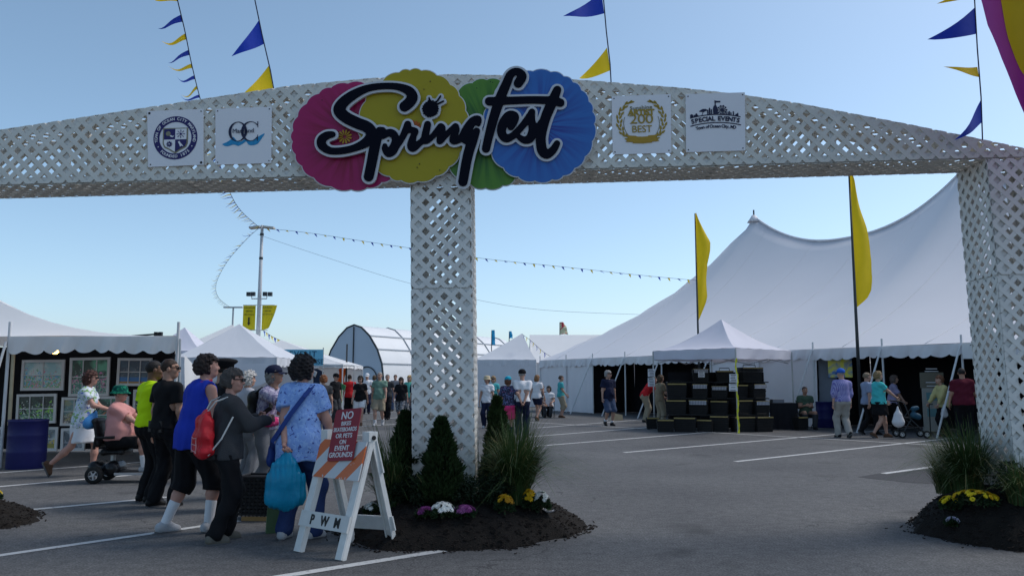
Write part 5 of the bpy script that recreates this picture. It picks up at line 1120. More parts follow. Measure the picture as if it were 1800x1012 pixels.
def gp(px, py): p = G(px, py); return (p.x, p.y, 0)
def atY(px, Y): return ((px-900)/FPX*Y, Y, 0)
def walk(a=.2, side=1, arm=.16):
    f = [(-.09, a*side, .0 if side > 0 else .045, -.1, 0 if side > 0 else 28), (.09, -a*side, .045 if side > 0 else 0, .1, 28 if side > 0 else 0)]
    return dict(feet=f, hands=[(-.27, .04-arm*side, .81), (.27, .04+arm*side, .81)])
W1, W2 = walk(), walk(.18, -1)
# --- close group
p1 = person('woman in a floral blouse and white skirt walking behind the mobility scooter', gp(141, 836), -78, 1.62, 1.15, True, 5, hair=('bob', (.055, .018, .012)), top=FLOR, sleeve=.6, hem=-.15, bottom=WHC, bkind='skirt', blen=.40, flare=.01, shoes=SHBR, feet=[(-.07, .16, 0, 0), (.08, -.46, .12, 0, 62)], hands=[(-.14, .40, 1.10), (.16, .44, 1.12)], hk=('grip', 'grip'), glasses=True, res=.0165, seed=1, sk='pink')
SCO = G(204, 846); srot = -86
p2 = person('person in a pink shirt and green bucket hat riding the mobility scooter', (SCO.x, SCO.y, 0), srot, 1.60, 1.42, True, -3, -.24, feet=[(-.10, .45, .15, -.1), (.10, .47, .15, .1)], knee=[(-.2, 1, .9), (.2, 1, .9)], hands=[(-.12, .50, .88), (.12, .50, .86)], hk=('grip', 'grip'), elbow=[(-.6, -.3, -1), (.6, -.3, -1)], hair=('short', (.06, .05, .04)), hat=('bucket', HATG), top=PINKT, sleeve=.8, hem=-.05, bottom=BLACKC, bkind='shorts', blen=.44, shoes=SNK, sock=(SOCKW, .42), belly=.9, res=.0165, seed=2, sk='pink')
p3 = person('person in a high-visibility yellow shirt standing behind the officer', (-4.53, 10.1, 0), -38, 1.72, 1.1, False, 0, top=HIVIS, sleeve=.6, hem=-.02, bottom=BLACKC, shoes=SHB, sk='brown', hair=('crop', (.012, .01, .01)), hands=[(-.20, .14, .95), (.22, .16, .98)], hk=('grip', 'grip'), res=.0165, seed=3, head=(-25, 0))
p4 = person('officer in black uniform and sunglasses with hands at the sides', (-4.17, 9.72, 0), -32, 1.73, 1.0, False, 0, top=BLACKC, sleeve=.62, hem=-.03, bottom=BLACKC, shoes=SHB, sk='tan', hair=('crop', (.035, .02, .014)), glasses=True, head=(-48, 0), hands=[(-.26, .02, .84), (.25, .08, .80)], feet=[(-.12, -.04, 0, .1), (.14, .05, 0, -.3)], res=FG, seed=4)
p5 = person('man in a blue tank top and black shorts with tall white socks', (-3.20, 8.12, 0), -40, 1.74, 1.12, False, 9, top=ROYAL, sleeve=0, hem=-.14, bottom=BLACKC, bkind='shorts', blen=.62, shoes=SNK, sock=(SOCKW, .50), sk='pink', hair=('full', (.022, .012, .010)), feet=[(-.19, -.16, 0, .15), (.13, .13, 0, -.25)], hands=[(-.17, .22, .98), (.18, .30, 1.02)], hk=('grip', 'grip'), res=FG, seed=5, head=(-15, -6))
p6 = person('woman in a charcoal jacket and sunglasses wearing a red drawstring bag', (-2.72, 7.68, 0), -58, 1.58, 1.12, True, 3, top=CHAR, sleeve=1.92, hem=-.12, bottom=BLACKC, shoes=HIK, sk='pink', hair=('full', (.055, .048, .045)), glasses=True, head=(-28, 0), hands=[(-.14, .36, 1.26), (.06, .42, 1.24)], hk=('grip', 'grip'), feet=[(-.10, .06, 0, -.1), (.12, -.10, 0, -.1)], res=FG, seed=6)
p7 = person('woman in a navy cap and lavender shirt reaching out across the group', (-3.26, 10.6, 0), -96, 1.66, .98, True, 10, top=LAVP, sleeve=.9, hem=-.06, bottom=GREYJ, shoes=HIK, sk='tan', hair=('bob', (.20, .19, .18)), hat=('cap', NAVYC), head=(0, -12), hands=[(-.10, .36, 1.12), (.14, .54, 1.32)], hk=('grip', 'relax'), feet=[(-.1, .05, 0), (.12, -.05, 0)], res=FG, seed=7)
p8 = person('woman with curly black hair in a light blue floral blouse and blue trousers', (-2.04, 7.78, 0), -14, 1.70, 1.28, True, 2, top=FLBL, sleeve=.66, hem=-.20, bottom=cloth('trouser_blue', (.025, .045, .13)), shoes=SNK, sk='pink', hair=('curly', (.012, .009, .010)), head=(-20, -4), hands=[(-.02, -.27, .83), (.30, .16, .90)], hk=('grip', 'relax'), elbow=[(-1, -.6, .0), (.6, -1, 0)], feet=[(-.13, -.03, 0, -.1), (.14, .06, 0, .3)], res=FG, seed=8, loose=.02)
p9 = person('officer with a black peaked cap mostly hidden behind the tank-top man', (-3.42, 9.45, 0), -55, 1.70, 1.05, False, top=BLACKC, sleeve=.6, hem=-.02, bottom=BLACKC, shoes=SHB, sk='tan', hair=('crop', (.02, .015, .012)), hat=('police', BLACKC), res=.02, seed=9)
p10 = person('person with curly white hair behind the woman in the navy cap', atY(438, 12.2), -50, 1.60, 1.0, True, top=cloth('pale_grey', (.4, .4, .44)), sleeve=.7, bottom=GREYJ, shoes=SHB, hair=('curly', (.50, .48, .46)), res=.02, seed=10)
# red edging of the tank top, belts
ring = lambda c, r, n=24: [Vector(c)+Vector((r*math.cos(2*PI*k/n), r*math.sin(2*PI*k/n)*.9, .012*math.sin(2*PI*k/n))) for k in range(n+1)]
MB().tube(ring(p5['nb']+p5['d']*.012+Vector((0, -.0, .0)), .083), .011, 6).build('neck_trim', RED, p5['t'], True)
for p in (p3, p4): MB().lathe([(.150*p['s'], -.025), (.158*p['s'], -.02), (.158*p['s'], .02), (.150*p['s'], .025)], 28, Matrix.Translation(p['P0']+Vector((0, -.002, .045)))@Matrix.Diagonal((1.12, .94, 1, 1))).build('duty_belt', BLK, p['t'])
for p in (p4,):
    for x, y in ((.17, .02), (-.17, -.02), (-.12, -.11), (.10, -.12)): MB().box((x, y, p['P0'].z+.0), (.05, .05, .13)).build('belt_pouch', BLK, p['t'])
# --- background left of the post
def bg(label, px, py, rot, **k): return person(label, gp(px, py), rot, **{**dict(res=BGR), **k})
bg('woman in a black top and white shorts walking near the merchandise tent', 632, 748, 180, H=1.62, g=1.12, female=True, top=BLACKC, bottom=WHC, bkind='shorts', blen=.36, shoes=SHBR, hair=('bob', (.02, .015, .012)), glasses=True, seed=11, **W1)
bg('man in a sage green t-shirt and khaki shorts strolling forward', 666, 748, 176, H=1.74, g=1.1, top=GREENT, bottom=KHAKI, bkind='shorts', blen=.5, shoes=SNK, sock=(SOCKW, .2), hair=('crop', (.3, .28, .26)), belly=.3, seed=12, **W2)
bg('woman in a black top and patterned leggings walking by', 704, 741, 172, H=1.58, g=1.15, female=True, top=BLACKC, sleeve=.9, hem=-.14, bottom=LEGG, bkind='tights', shoes=SHB, hair=('long', (.03, .02, .016)), glasses=True, seed=13, **W1)
bg('person in a red t-shirt with back turned by the clothes rack', 613, 736, 10, H=1.68, top=RED, bottom=BLACKC, bkind='shorts', shoes=SHB, hair=('short', (.03, .02, .015)), seed=14)
bg('person in dark clothes and black cap beside the merchandise tent', 588, 742, -120, H=1.70, top=BLACKC, sleeve=.8, bottom=CHAR, shoes=SHB, hat=('cap', BLACKC), glasses=True, seed=15)
bg('man in a white cap and white shirt behind the black-topped woman', 644, 727, 185, H=1.76, top=WHC, bottom=NAVYC, shoes=SHB, hat=('cap', WHC), seed=16)
bg('woman with blond hair in a mint top behind the leggings woman', 719, 736, 170, H=1.66, female=True, top=cloth('mint', (.12, .45, .36)), bottom=GREYJ, shoes=SNK, hair=('long', (.42, .26, .10)), seed=17, **W2)
bg('person in a navy shirt half hidden by the centre post', 733, 752, 150, H=1.66, g=1.15, top=NAVYC, sleeve=.9, bottom=NAVYC, shoes=SHB, hair=('short', (.04, .03, .02)), seed=18)
bg('person in dark clothes just behind the sage green man', 680, 737, 178, H=1.70, top=CHAR, bottom=BLACKC, bkind='shorts', shoes=SHB, hair=('crop', (.2, .18, .16)), seed=19, **W1)
bg('person with ginger hair beyond the blue blouse', 566, 775, 20, H=1.60, female=True, top=CHAR, bottom=DENIM, shoes=SHB, hair=('full', (.22, .08, .03)), seed=20)
bg('distant walker in a grey shirt near the pointed hall', 694, 722, 180, H=1.74, top=cloth('mid_grey', (.2, .2, .22)), bottom=DENIM, shoes=SHB, seed=38, res=.03, **W2)
bg('distant walker in white beside the pointed hall', 657, 718, 10, H=1.72, female=True, top=WHC, bottom=KHAKI, bkind='shorts', shoes=SNK, hair=('bob', (.1, .06, .03)), seed=39, res=.03, **W1)
bg('distant walker in a blue shirt beyond the merchandise tent', 600, 722, 30, H=1.72, top=ROYAL, bottom=KHAKI, bkind='shorts', shoes=SNK, hair=('short', (.05, .03, .02)), seed=40, res=.03, **W2)
# --- right of the post
c1 = bg('woman in a turquoise cap with a pink skirt over leggings, arm round the man', 893, 769, 4, H=1.56, g=1.15, female=True, top=FLDK, sleeve=.75, hem=-.08, bottom=cloth('hot_pink', (.62, .04, .16)), bkind='skirt', blen=.42, flare=.015, shoes=SHB, sock=(NAVYC, .8), hair=('bob', (.12, .05, .03)), hat=('cap', cloth('cap_turq', (.02, .32, .45))), hands=[(-.30, .02, .86), (.36, -.16, 1.06)], elbow=[(-.5, -1, 0), (.3, -1, -.2)], seed=21)
c2 = bg('man in a white t-shirt and navy trousers with hands clasped behind his back', 918, 769, 0, H=1.74, g=1.1, top=WHC, sleeve=.75, hem=-.02, bottom=NAVYC, shoes=SHB, hair=('crop', (.3, .28, .26)), hat=('cap', BLACKC), hands=[(-.02, -.22, .90), (.04, -.24, .88)], elbow=[(-1, -.6, 0), (1, -.6, 0)], hk=('grip', 'grip'), seed=22)
bg('woman in a white t-shirt and navy shorts by the tent corner', 944, 739, -30, H=1.66, g=1.05, female=True, top=WHC, sleeve=.6, bottom=NAVYC, bkind='shorts', blen=.34, shoes=SHBR, hair=('bob', (.25, .13, .06)), seed=23, **W1)
bg('person in a white shirt sitting by the tent wall', 965, 733, 170, H=1.66, female=True, pz=-.45, feet=[(-.12, .42, 0), (.12, .42, 0)], knee=[(-.2, 1, 1), (.2, 1, 1)], hands=[(-.15, .3, .62), (.15, .3, .62)], top=WHC, bottom=CHAR, shoes=SHB, hair=('bob', (.02, .015, .012)), seed=24)
bg('person in dark clothes sitting beside the white-shirted sitter', 953, 732, -160, H=1.7, pz=-.45, feet=[(-.12, .42, 0), (.12, .42, 0)], knee=[(-.2, 1, 1), (.2, 1, 1)], hands=[(-.15, .3, .62), (.15, .3, .62)], top=CHAR, bottom=BLACKC, shoes=SHB, hair=('short', (.08, .03, .02)), seed=25)
bg('woman in a teal shirt with a shoulder bag standing in profile', 986, 734, -80, H=1.66, g=1.05, female=True, top=TEAL, sleeve=.6, hem=-.1, bottom=KHAKI, blen=.7, bkind='shorts', shoes=SHBR, hair=('short', (.06, .04, .03)), hands=[(-.2, .25, 1.0), (.22, .2, .95)], seed=26)
bg('woman in a mint shirt and sunglasses facing the entrance', 867, 741, 180, H=1.62, female=True, top=TEAL, bottom=WHC, shoes=SNK, hair=('bob', (.3, .2, .1)), glasses=True, seed=27)
bg('person in a white shirt and straw hat at the edge of the post', 856, 752, 170, H=1.6, female=True, top=WHC, bottom=NAVYC, shoes=SNK, hair=('bob', (.1, .05, .03)), hat=('bucket', cloth('straw', (.5, .42, .28))), seed=28)
m28 = bg('grey-haired man in a dark t-shirt and denim shorts crossing the lot', 1070, 748, -158, H=1.79, g=1.12, top=NAVYC, sleeve=.7, hem=-.16, bottom=DENIM, bkind='shorts', blen=.56, shoes=SHB, sock=(SOCKW, .12), hair=('full', (.28, .27, .26)), glasses=True, belly=.3, head=(30, 0), seed=29, **walk(.06, 1, .05))
bg('man in a red polo bending over at the basket stall', 1134, 742, -85, H=1.75, g=1.08, lean=32, top=RED, sleeve=.7, hem=-.03, bottom=KHAKI, bkind='pants', shoes=SHB, hair=('short', (.1, .08, .06)), hands=[(-.15, .55, .85), (.15, .5, .8)], seed=30)
bg('shopper in a tan outfit with a small backpack studying the baskets', 1160, 749, -60, H=1.64, female=True, lean=6, top=cloth('tan_shirt', (.26, .21, .14)), sleeve=.7, bottom=KHAKI, bkind='shorts', shoes=SHBR, hair=('bob', (.08, .05, .03)), hands=[(-.12, .34, 1.0), (.14, .34, 1.02)], seed=31)
p31 = person('man in a green shirt sitting on a chair beside the canopy leg', atY(1410, 25.0), 178, 1.72, 1.1, pz=-.45, feet=[(-.14, .42, 0), (.14, .42, 0)], knee=[(-.2, 1, 1), (.2, 1, 1)], hands=[(-.08, .28, .72), (.08, .28, .74)], hk=('grip', 'grip'), top=cloth('olive', (.06, .10, .07)), bottom=CHAR, shoes=SHB, sk='tan', hair=('crop', (.03, .02, .02)), res=BGR, seed=32)
bg('man in a purple checked shirt and blue cap walking toward the big tent', 1484, 769, 6, H=1.76, g=1.12, top=PLAID, sleeve=1.3, hem=-.03, bottom=cloth('stone_trouser', (.34, .32, .29)), shoes=SHB, hair=('crop', (.3, .3, .3)), hat=('cap', cloth('cap_blue', (.03, .12, .50))), seed=33, **walk(.12, 1, .04))
bg('woman in a turquoise top and black skirt gesturing while she walks', 1548, 769, -86, H=1.70, g=1.18, female=True, top=cloth('aqua', (.07, .50, .50)), sleeve=.55, hem=-.06, bottom=BLACKC, bkind='skirt', blen=.36, shoes=SHBR, hair=('full', (.22, .15, .07)), hands=[(-.2, .30, .98), (.14, .42, 1.08)], feet=[(-.08, .22, 0, 0), (.08, -.24, .03, 0, 25)], seed=34)
bg('person in a grey-blue shirt and black trousers walking behind the turquoise top', 1528, 764, -84, H=1.68, top=BLSTR, sleeve=.8, bottom=BLACKC, shoes=SHB, hair=('short', (.2, .15, .1)), seed=35, **W2)
p35 = bg('woman in a lavender shirt pushing a wheeled walker', 1572, 758, -110, H=1.62, g=1.1, female=True, lean=6, top=LAV, sleeve=.9, bottom=BLACKC, shoes=SHB, hair=('bob', (.12, .09, .08)), hands=[(-.24, .32, .95), (.24, .32, .95)], hk=('grip', 'grip'), seed=36)
p36 = person('woman in a pale yellow jacket leaning on a cane', atY(1652, 21.6), 96, 1.60, 1.08, True, 8, top=YELT, sleeve=1.7, hem=-.12, bottom=BLACKC, shoes=SHB, hair=('full', (.14, .06, .03)), hands=[(-.16, .32, .88), (.22, .38, .90)], hk=('grip', 'grip'), res=BGR, seed=37)
person('heavy man in a maroon shirt and black trousers facing the tent', atY(1686, 20.3), -28, 1.78, 1.32, False, 2, top=MAROON, sleeve=.8, hem=-.1, bottom=BLACKC, shoes=SHB, sk='tan', hair=('crop', (.015, .012, .012)), hands=[(-.32, .04, .84), (.34, .16, .86)], belly=.7, res=BGR, seed=41)
# ================================================================== plants
LEAFD = mat('arborvitae_green', (.020, .040, .012), .7, .45, 9, spec=.2, transl=.12); BOX = mat('boxwood_green', (.014, .028, .011), .55, .5, 12, spec=.3, transl=.1); GRS = mat('grass_green', (.045, .085, .024), .6, .5, 4, spec=.3, transl=.2); GRS2 = mat('grass_tan', (.16, .15, .06), .7, .3, 4, transl=.2); BARK = mat('bark', (.06, .04, .03), .9, .3)
MUML = mat('mum_leaf', (.020, .042, .014), .6, .4, 20, transl=.1)
def leaf(mb, p, d, n, L, w_, fold=.2):
    d = d.normalized(); x = d.cross(n)
    if x.length < 1e-4: x = d.orthogonal()
    x.normalize(); n2 = x.cross(d); m = p+d*L*.5
    i = len(mb.v); mb.v += [tuple(p), tuple(m+x*w_/2+n2*fold*w_), tuple(p+d*L), tuple(m-x*w_/2+n2*fold*w_)]; mb.f += [(i, i+1, i+2), (i, i+2, i+3)]; mb.m += [0, 0]
def rv(r): return Vector((r.gauss(0, 1), r.gauss(0, 1), r.gauss(0, 1)))
def conifer(label, x, y, z0, h, r, n, seed):
    rnd = random.Random(seed); t = thing('arborvitae', label, 'shrub', (x, y, z0), rnd.uniform(0, 6)); MB().tube([(0, 0, -.05), (.01, 0, h*.5), (0, 0, h*.9)], [.025, .018, .006], 6).build('trunk', BARK, t); mb = MB()
    lob = [(rnd.uniform(0, 6.28), rnd.uniform(.1, .8), rnd.uniform(.1, .2)) for _ in range(14)]
    for k in range(n):
        q = rnd.random()**1.25; a = rnd.uniform(0, 2*PI); prof = (1-q)**.75*min(1, .55+q*3.2); bump = 1+sum(w_*math.exp(-((q-b)**2)/.006)*math.cos(a-c) for c, b, w_ in lob); rr = r*prof*bump*(rnd.uniform(.55, 1.04)); 
        p = Vector((rr*math.cos(a), rr*math.sin(a), h*q*.96+.02)); out = Vector((math.cos(a), math.sin(a), 0)); d = out*.55+Vector((0, 0, 1.0))+rv(rnd)*.28
        nn = rv(rnd); L = rnd.uniform(.045, .085)*(1 if h > .7 else .8)
        for j in range(2): leaf(mb, p, d+rv(rnd)*.25, nn, L, L*.28, .1)
    o = mb.build('crown', LEAFD, t, fix=False); return t
def grass(label, x, y, z0, h, spread, n, seed, lean=(0, 0)):
    rnd = random.Random(seed); t = thing('ornamental_grass', label, 'grass clump', (x, y, z0)); mb = MB()
    for k in range(n):
        a = rnd.uniform(0, 2*PI); r0 = rnd.random()**.6*.13; p = Vector((r0*math.cos(a), r0*math.sin(a), -.02)); L = h*rnd.uniform(.6, 1.25); a2 = a+rnd.gauss(0, .5); out = Vector((math.cos(a2), math.sin(a2), 0)); q = abs(rnd.gauss(.45, .33)); sp = spread*q; w_ = rnd.uniform(.004, .007); pts = []
        for j in range(7):
            s_ = j/6; bend = sp*s_**2.1; zz_ = L*s_-L*.62*q*s_**3.2; pts.append(p+out*(bend+.02*s_)+Vector((lean[0]*s_*s_, lean[1]*s_*s_, zz_)))
        sd = Vector((-out.y, out.x, 0))
        i = len(mb.v)
        for j, c in enumerate(pts): ww = w_*(1-.85*j/6); mb.v += [tuple(c+sd*ww), tuple(c-sd*ww)]
        for j in range(6): mb.f.append((i+2*j, i+2*j+1, i+2*j+3, i+2*j+2)); mb.m.append(0 if k % 7 else 1)
    mb.build('blades', [GRS, GRS2], t, True, fix=False); return t
def shrub(label, x, y, z0, r, h, n, seed, m=BOX):
    rnd = random.Random(seed); t = thing('low_shrub', label, 'shrub', (x, y, z0)); mb = MB(); MB().tube([(0, 0, -.04), (.01, .01, h*.6)], [.02, .008], 6).build('stem', BARK, t)
    cl = [(rv(rnd).normalized()*rnd.uniform(.25, .7), rnd.uniform(.35, .6)) for _ in range(9)]
    for k in range(n):
        c, cr = cl[k % 9]; v = rv(rnd).normalized()*cr*rnd.uniform(.6, 1.05); q = c+v; p = Vector((q.x*r, q.y*r, max(.01, h*.5+q.z*h*.5))); leaf(mb, p, v+rv(rnd)*.5, rv(rnd), rnd.uniform(.022, .042), .017, .2)
    mb.build('foliage', m, t, fix=False); return t
def mum(label, x, y, z0, r, h, cols, nb, seed, name='flower_plant'):
    rnd = random.Random(seed); t = thing(name, label, 'flowers', (x, y, z0)); mb = MB()
    for k in range(420):
        a = rnd.uniform(0, 2*PI); q = math.sqrt(rnd.random()); p = Vector((r*q*math.cos(a)*.95, r*q*math.sin(a)*.95, h*math.sqrt(max(0, 1-q*q*.8))*rnd.uniform(.3, .95))); leaf(mb, p, Vector((math.cos(a), math.sin(a), .5))+rv(rnd)*.6, rv(rnd), rnd.uniform(.03, .05), .022, .2)
    mb.build('leaves', MUML, t, fix=False); fb_ = MB(); MB().tube([(0, 0, -.04), (0, 0, h*.8)], .01, 5).build('stem', BARK, t)
    for k in range(nb):
        a = rnd.uniform(0, 2*PI); q = math.sqrt(rnd.random())*.95; n = Vector((math.cos(a)*q, math.sin(a)*q, 1.1-q*.5)).normalized(); p = Vector((r*q*math.cos(a), r*q*math.sin(a), h*math.sqrt(max(0, 1-q*q*.75))+.012)); fb_.cur = rnd.randrange(len(cols)); fr = rnd.uniform(.019, .028); ph = rnd.uniform(0, 1)
        for ring_, (np_, ln_, up_) in enumerate(((9, 1.0, .25), (7, .65, .9))):
            for j in range(np_):
                b = 2*PI*(j+ph)/np_; x_ = n.orthogonal().normalized(); y_ = n.cross(x_); d = x_*math.cos(b)+y_*math.sin(b)+n*up_; i = len(fb_.v); leaf(fb_, p, d, n, fr*ln_*1.25, fr*.62, .15); fb_.m[-2:] = [fb_.cur]*2
    fb_.build('blooms', cols, t, fix=False); return t
def onb(px, py, Y, hz): p = at(px, py, Y); return p.x, Y, hz(p.x, Y)
conifer('dark arborvitae standing before the front of the centre post', *onb(775, 860, 7.9, hzC), .80, .235, 5200, 1); conifer('arborvitae at the left side of the centre post', *onb(711, 860, 8.3, hzC), .86, .23, 4600, 2); conifer('arborvitae behind the tall grass right of the centre post', *onb(873, 850, 8.7, hzC), .98, .21, 4400, 3)
grass('tall green grass clump right of the centre post', *onb(906, 870, 8.15, hzC), .82, .74, 1500, 4, (.05, -.03)); grass('thin grass clump left of the centre post behind the barricade', *onb(686, 880, 8.1, hzC), .74, .60, 620, 5, (-.10, 0)); grass('wide green grass clump at the foot of the right post', *onb(1704, 868, 8.3, hzR), .66, .74, 1300, 6, (-.08, -.05)); grass('second grass clump at the inner side of the right post', *onb(1668, 860, 8.7, hzR), .58, .42, 420, 16, (-.08, 0)); grass('young grass clump beside the right post corner', *onb(1800, 880, 7.62, hzR), .45, .42, 380, 17)
for i, (px, Y, r, h) in enumerate(((735, 7.95, .17, .28), (812, 7.92, .20, .30), (848, 7.98, .20, .32), (757, 8.02, .2, .26), (700, 8.0, .18, .26), (880, 7.95, .18, .28))): shrub(('low dark evergreen shrub left of the front arborvitae', 'low dark evergreen shrub right of the front arborvitae', 'low evergreen shrub at the right corner of the centre post', 'small evergreen shrub tucked behind the front arborvitae', 'small evergreen shrub below the left arborvitae', 'small evergreen shrub below the right grass clump')[i], *onb(px, 870, Y, hzC), r, h, 1500, 30+i)
shrub('dark shrub against the right lattice post', *onb(1786, 860, 7.7, hzR), .26, .36, 1700, 40); shrub('dark shrub beside the left post bed flowers', -6.2, 8.3, hzL(-6.2, 8.3), .3, .5, 1200, 41)
WF = mat('white_petal', (.78, .78, .74), .7, .05); PF = mat('purple_petal', (.20, .035, .17), .7, .3, 30); PF2 = mat('mauve_petal', (.34, .10, .28), .7, .2); YF_ = mat('yellow_petal', (.72, .44, .012), .7, .15, 20); YF2 = mat('bright_yellow_petal', (.80, .62, .02), .7, .1); LF = mat('lilac_petal', (.45, .42, .52), .7, .1); OF = mat('amber_petal', (.55, .28, .02), .7, .1)
mum('white chrysanthemum at the front of the centre bed', *onb(778, 905, 7.62, hzC), .115, .13, [WF], 46, 1); mum('dark purple chrysanthemum left of the white one', *onb(748, 910, 7.60, hzC), .085, .08, [PF, PF], 34, 2); mum('mauve chrysanthemum right of the white one', *onb(817, 908, 7.62, hzC), .10, .09, [PF, PF2], 40, 3)
mum('amber chrysanthemum below the tall grass', *onb(887, 900, 7.78, hzC), .085, .16, [YF_, OF], 34, 4); mum('yellow chrysanthemum beside the white one at the grass edge', *onb(931, 892, 8.0, hzC), .065, .20, [YF_], 24, 5); mum('white chrysanthemum at the right edge of the centre bed', *onb(951, 895, 8.02, hzC), .085, .19, [WF], 30, 6); mum('small white chrysanthemum half hidden behind the barricade', *onb(653, 885, 8.0, hzC), .07, .1, [WF], 14, 7)
mum('broad bright yellow chrysanthemum in the right bed', *onb(1716, 895, 7.8, hzR), .20, .13, [YF2, YF_], 90, 8); mum('small yellow chrysanthemum at the left of the right bed', *onb(1671, 892, 7.95, hzR), .09, .12, [YF2], 30, 9); mum('small lilac chrysanthemum below the yellow ones in the right bed', *onb(1674, 905, 7.8, hzR), .06, .06, [LF], 18, 10); mum('yellow chrysanthemum in the left bed at the picture edge', -5.68, 8.85, hzL(-5.68, 8.85), .12, .14, [YF2], 40, 11)
x, y, z = onb(960, 893, 8.05, hzC); t = thing('paper_scrap', 'crumpled white paper scrap lying on the mulch', 'paper', (x, y, z+.02), R(-38)); MB().grid(lambda u, v: ((u-.5)*.19, (v-.5)*.07, .012*math.sin(u*7)+.01*math.sin(v*9+u*3)+.012), 10, 5).build('paper_sheet', mat('paper', (.62, .62, .66), .8, .1), t, True)
# ================================================================== barricade with the red notice
fl_, fr_, bl_, br_ = G(525, 969), G(598, 984), G(617, 951), G(691, 961); HB = 1.0
bar = thing('barricade', 'white folding A-frame barricade with orange striped board and PWM plate', 'barricade', fl_); B0 = Vector(fl_)
PLW = mat('barricade_plastic', (.66, .66, .64), .45, .18, 12, .1, 30)
apL, apR = (fl_+bl_)/2+Vector((0, 0, HB)), (fr_+br_)/2+Vector((0, 0, HB))
nfw = ((fr_-fl_).cross(apL-fl_)).normalized()      # front face normal
if nfw.y > 0: nfw = -nfw
nbk = ((br_-bl_).cross(apL-bl_)).normalized()
if nbk.y < 0: nbk = -nbk
exf = (fr_-fl_).normalized()
for a, b, n_ in ((fl_, apL, nfw), (fr_, apR, nfw), (bl_, apL, nbk), (br_, apR, nbk)):
    mb = MB(); A, B_ = a-B0, b-B0; off = n_*.012; dd = (B_-A).normalized()
    mb.bar(A+off, B_+off, .078, .03, n_); mb.bar(A+off+exf*.037-n_*.018, B_+off+exf*.037-n_*.018, .012, .045, n_); mb.bar(A+off-exf*.037-n_*.018, B_+off-exf*.037-n_*.018, .012, .045, n_)
    mb.build('leg', PLW, bar)
for ap in (apL, apR):
    mb = MB(); M = Matrix.Translation(ap-B0+exf*(.03 if ap is apR else -.03)); mb.bar(ap-B0-exf*.045+Vector((0, 0, .005)), ap-B0+exf*.045+Vector((0, 0, .005)), .10, .085); mb.build('hinge', PLW, bar)
mb = MB(); rr_ = (br_-fr_).normalized(); cpt = apR-B0+exf*.046+Vector((0, 0, -.005)); mb.tube([cpt, cpt+exf*.012], .02, 12); mb.build('hinge_bolt', BLK, bar)
def fbasis(o, nrm, up): ez = nrm; ex = exf; ey = ez.cross(ex) if (ez.cross(ex)).z > 0 else ex.cross(ez); return Matrix(((ex.x, ey.x, ez.x, o.x), (ex.y, ey.y, ez.y, o.y), (ex.z, ey.z, ez.z, o.z), (0, 0, 0, 1)))
def stripes(w_, h_):
    m, t_, b = nodes('barricade_stripes'); tc = N(t_, 'TexCoord'); sp = N(t_, 'SeparateXYZ'); t_.links.new(tc.outputs['Object'], sp.inputs[0]); ad = N(t_, 'Math', operation='SUBTRACT'); t_.links.new(sp.outputs[0], ad.inputs[0]); t_.links.new(sp.outputs[1], ad.inputs[1])
    mu = N(t_, 'Math', operation='MULTIPLY'); mu.inputs[1].default_value = 1/.30; t_.links.new(ad.outputs[0], mu.inputs[0]); of = N(t_, 'Math', operation='ADD'); of.inputs[1].default_value = 5.42; t_.links.new(mu.outputs[0], of.inputs[0]); fr2 = N(t_, 'Math', operation='FRACT'); t_.links.new(of.outputs[0], fr2.inputs[0]); g = N(t_, 'Math', operation='LESS_THAN'); g.inputs[1].default_value = .5; t_.links.new(fr2.outputs[0], g.inputs[0])
    nz = N(t_, 'TexNoise', Scale=16.0, Detail=5.0); t_.links.new(tc.outputs['Object'], nz.inputs['Vector']); wr_ = N(t_, 'Math', operation='LESS_THAN'); wr_.inputs[1].default_value = .66; t_.links.new(nz.outputs['Fac'], wr_.inputs[0]); mm = N(t_, 'Math', operation='MULTIPLY'); t_.links.new(g.outputs[0], mm.inputs[0]); t_.links.new(wr_.outputs[0], mm.inputs[1])
    mx = N(t_, 'MixRGB'); mx.inputs[1].default_value = (.55, .56, .57, 1); mx.inputs[2].default_value = (.62, .13, .025, 1); t_.links.new(mm.outputs[0], mx.inputs[0]); t_.links.new(mx.outputs[0], b.inputs['Base Color']); b.inputs['Roughness'].default_value = .4; return m
WB = (fr_-fl_).length
def on_front(u, s_, off): return fl_.lerp(apL, s_)+exf*u+nfw*off
sl_ = (apL-fl_).length
sb = MB().box((0, 0, 0), (WB+.06, .34, .012)).build('striped_board', stripes(1, 1), bar); sb.matrix_local = Matrix.Translation(-B0)@fbasis(on_front(WB/2, .79, .038), nfw, 0)
pb = MB().box((0, 0, 0), (WB+.09, .135, .014)).build('name_plate', mat('plate_white', (.60, .60, .58), .5, .12, 10), bar); pb.matrix_local = Matrix.Translation(-B0)@fbasis(on_front(WB/2, .275, .038), nfw, 0)
for k, ch in enumerate('PWM'):
    mb = MB(); put_text(mb, ch, .115, Matrix.Identity(4), .0035, 1, .85); o = mb.build('letter', BLK, pb); o.location = (-.15+.165*k, -.004, .0095)
for s_ in (.20, .80):
    o = MB().box((0, 0, 0), (WB+.07, .13 if s_ < .5 else .3, .014)).build('rear_board', PLW, bar); c_ = bl_.lerp(apL, s_)+exf*(WB/2)+nbk*.036; o.matrix_local = Matrix.Translation(-B0)@fbasis(c_, nbk, 0)
ns = thing('notice_sign', 'dark red notice sign barring bikes, skateboards and pets, fixed on the barricade', 'sign'); c_ = on_front(WB*.52, 1.0, .060); upv = ((apL-fl_).normalized()-exf*.10).normalized(); ex_ = (exf-upv*exf.dot(upv)).normalized(); nz_ = ex_.cross(upv); nz_ = nz_ if nz_.y < 0 else -nz_
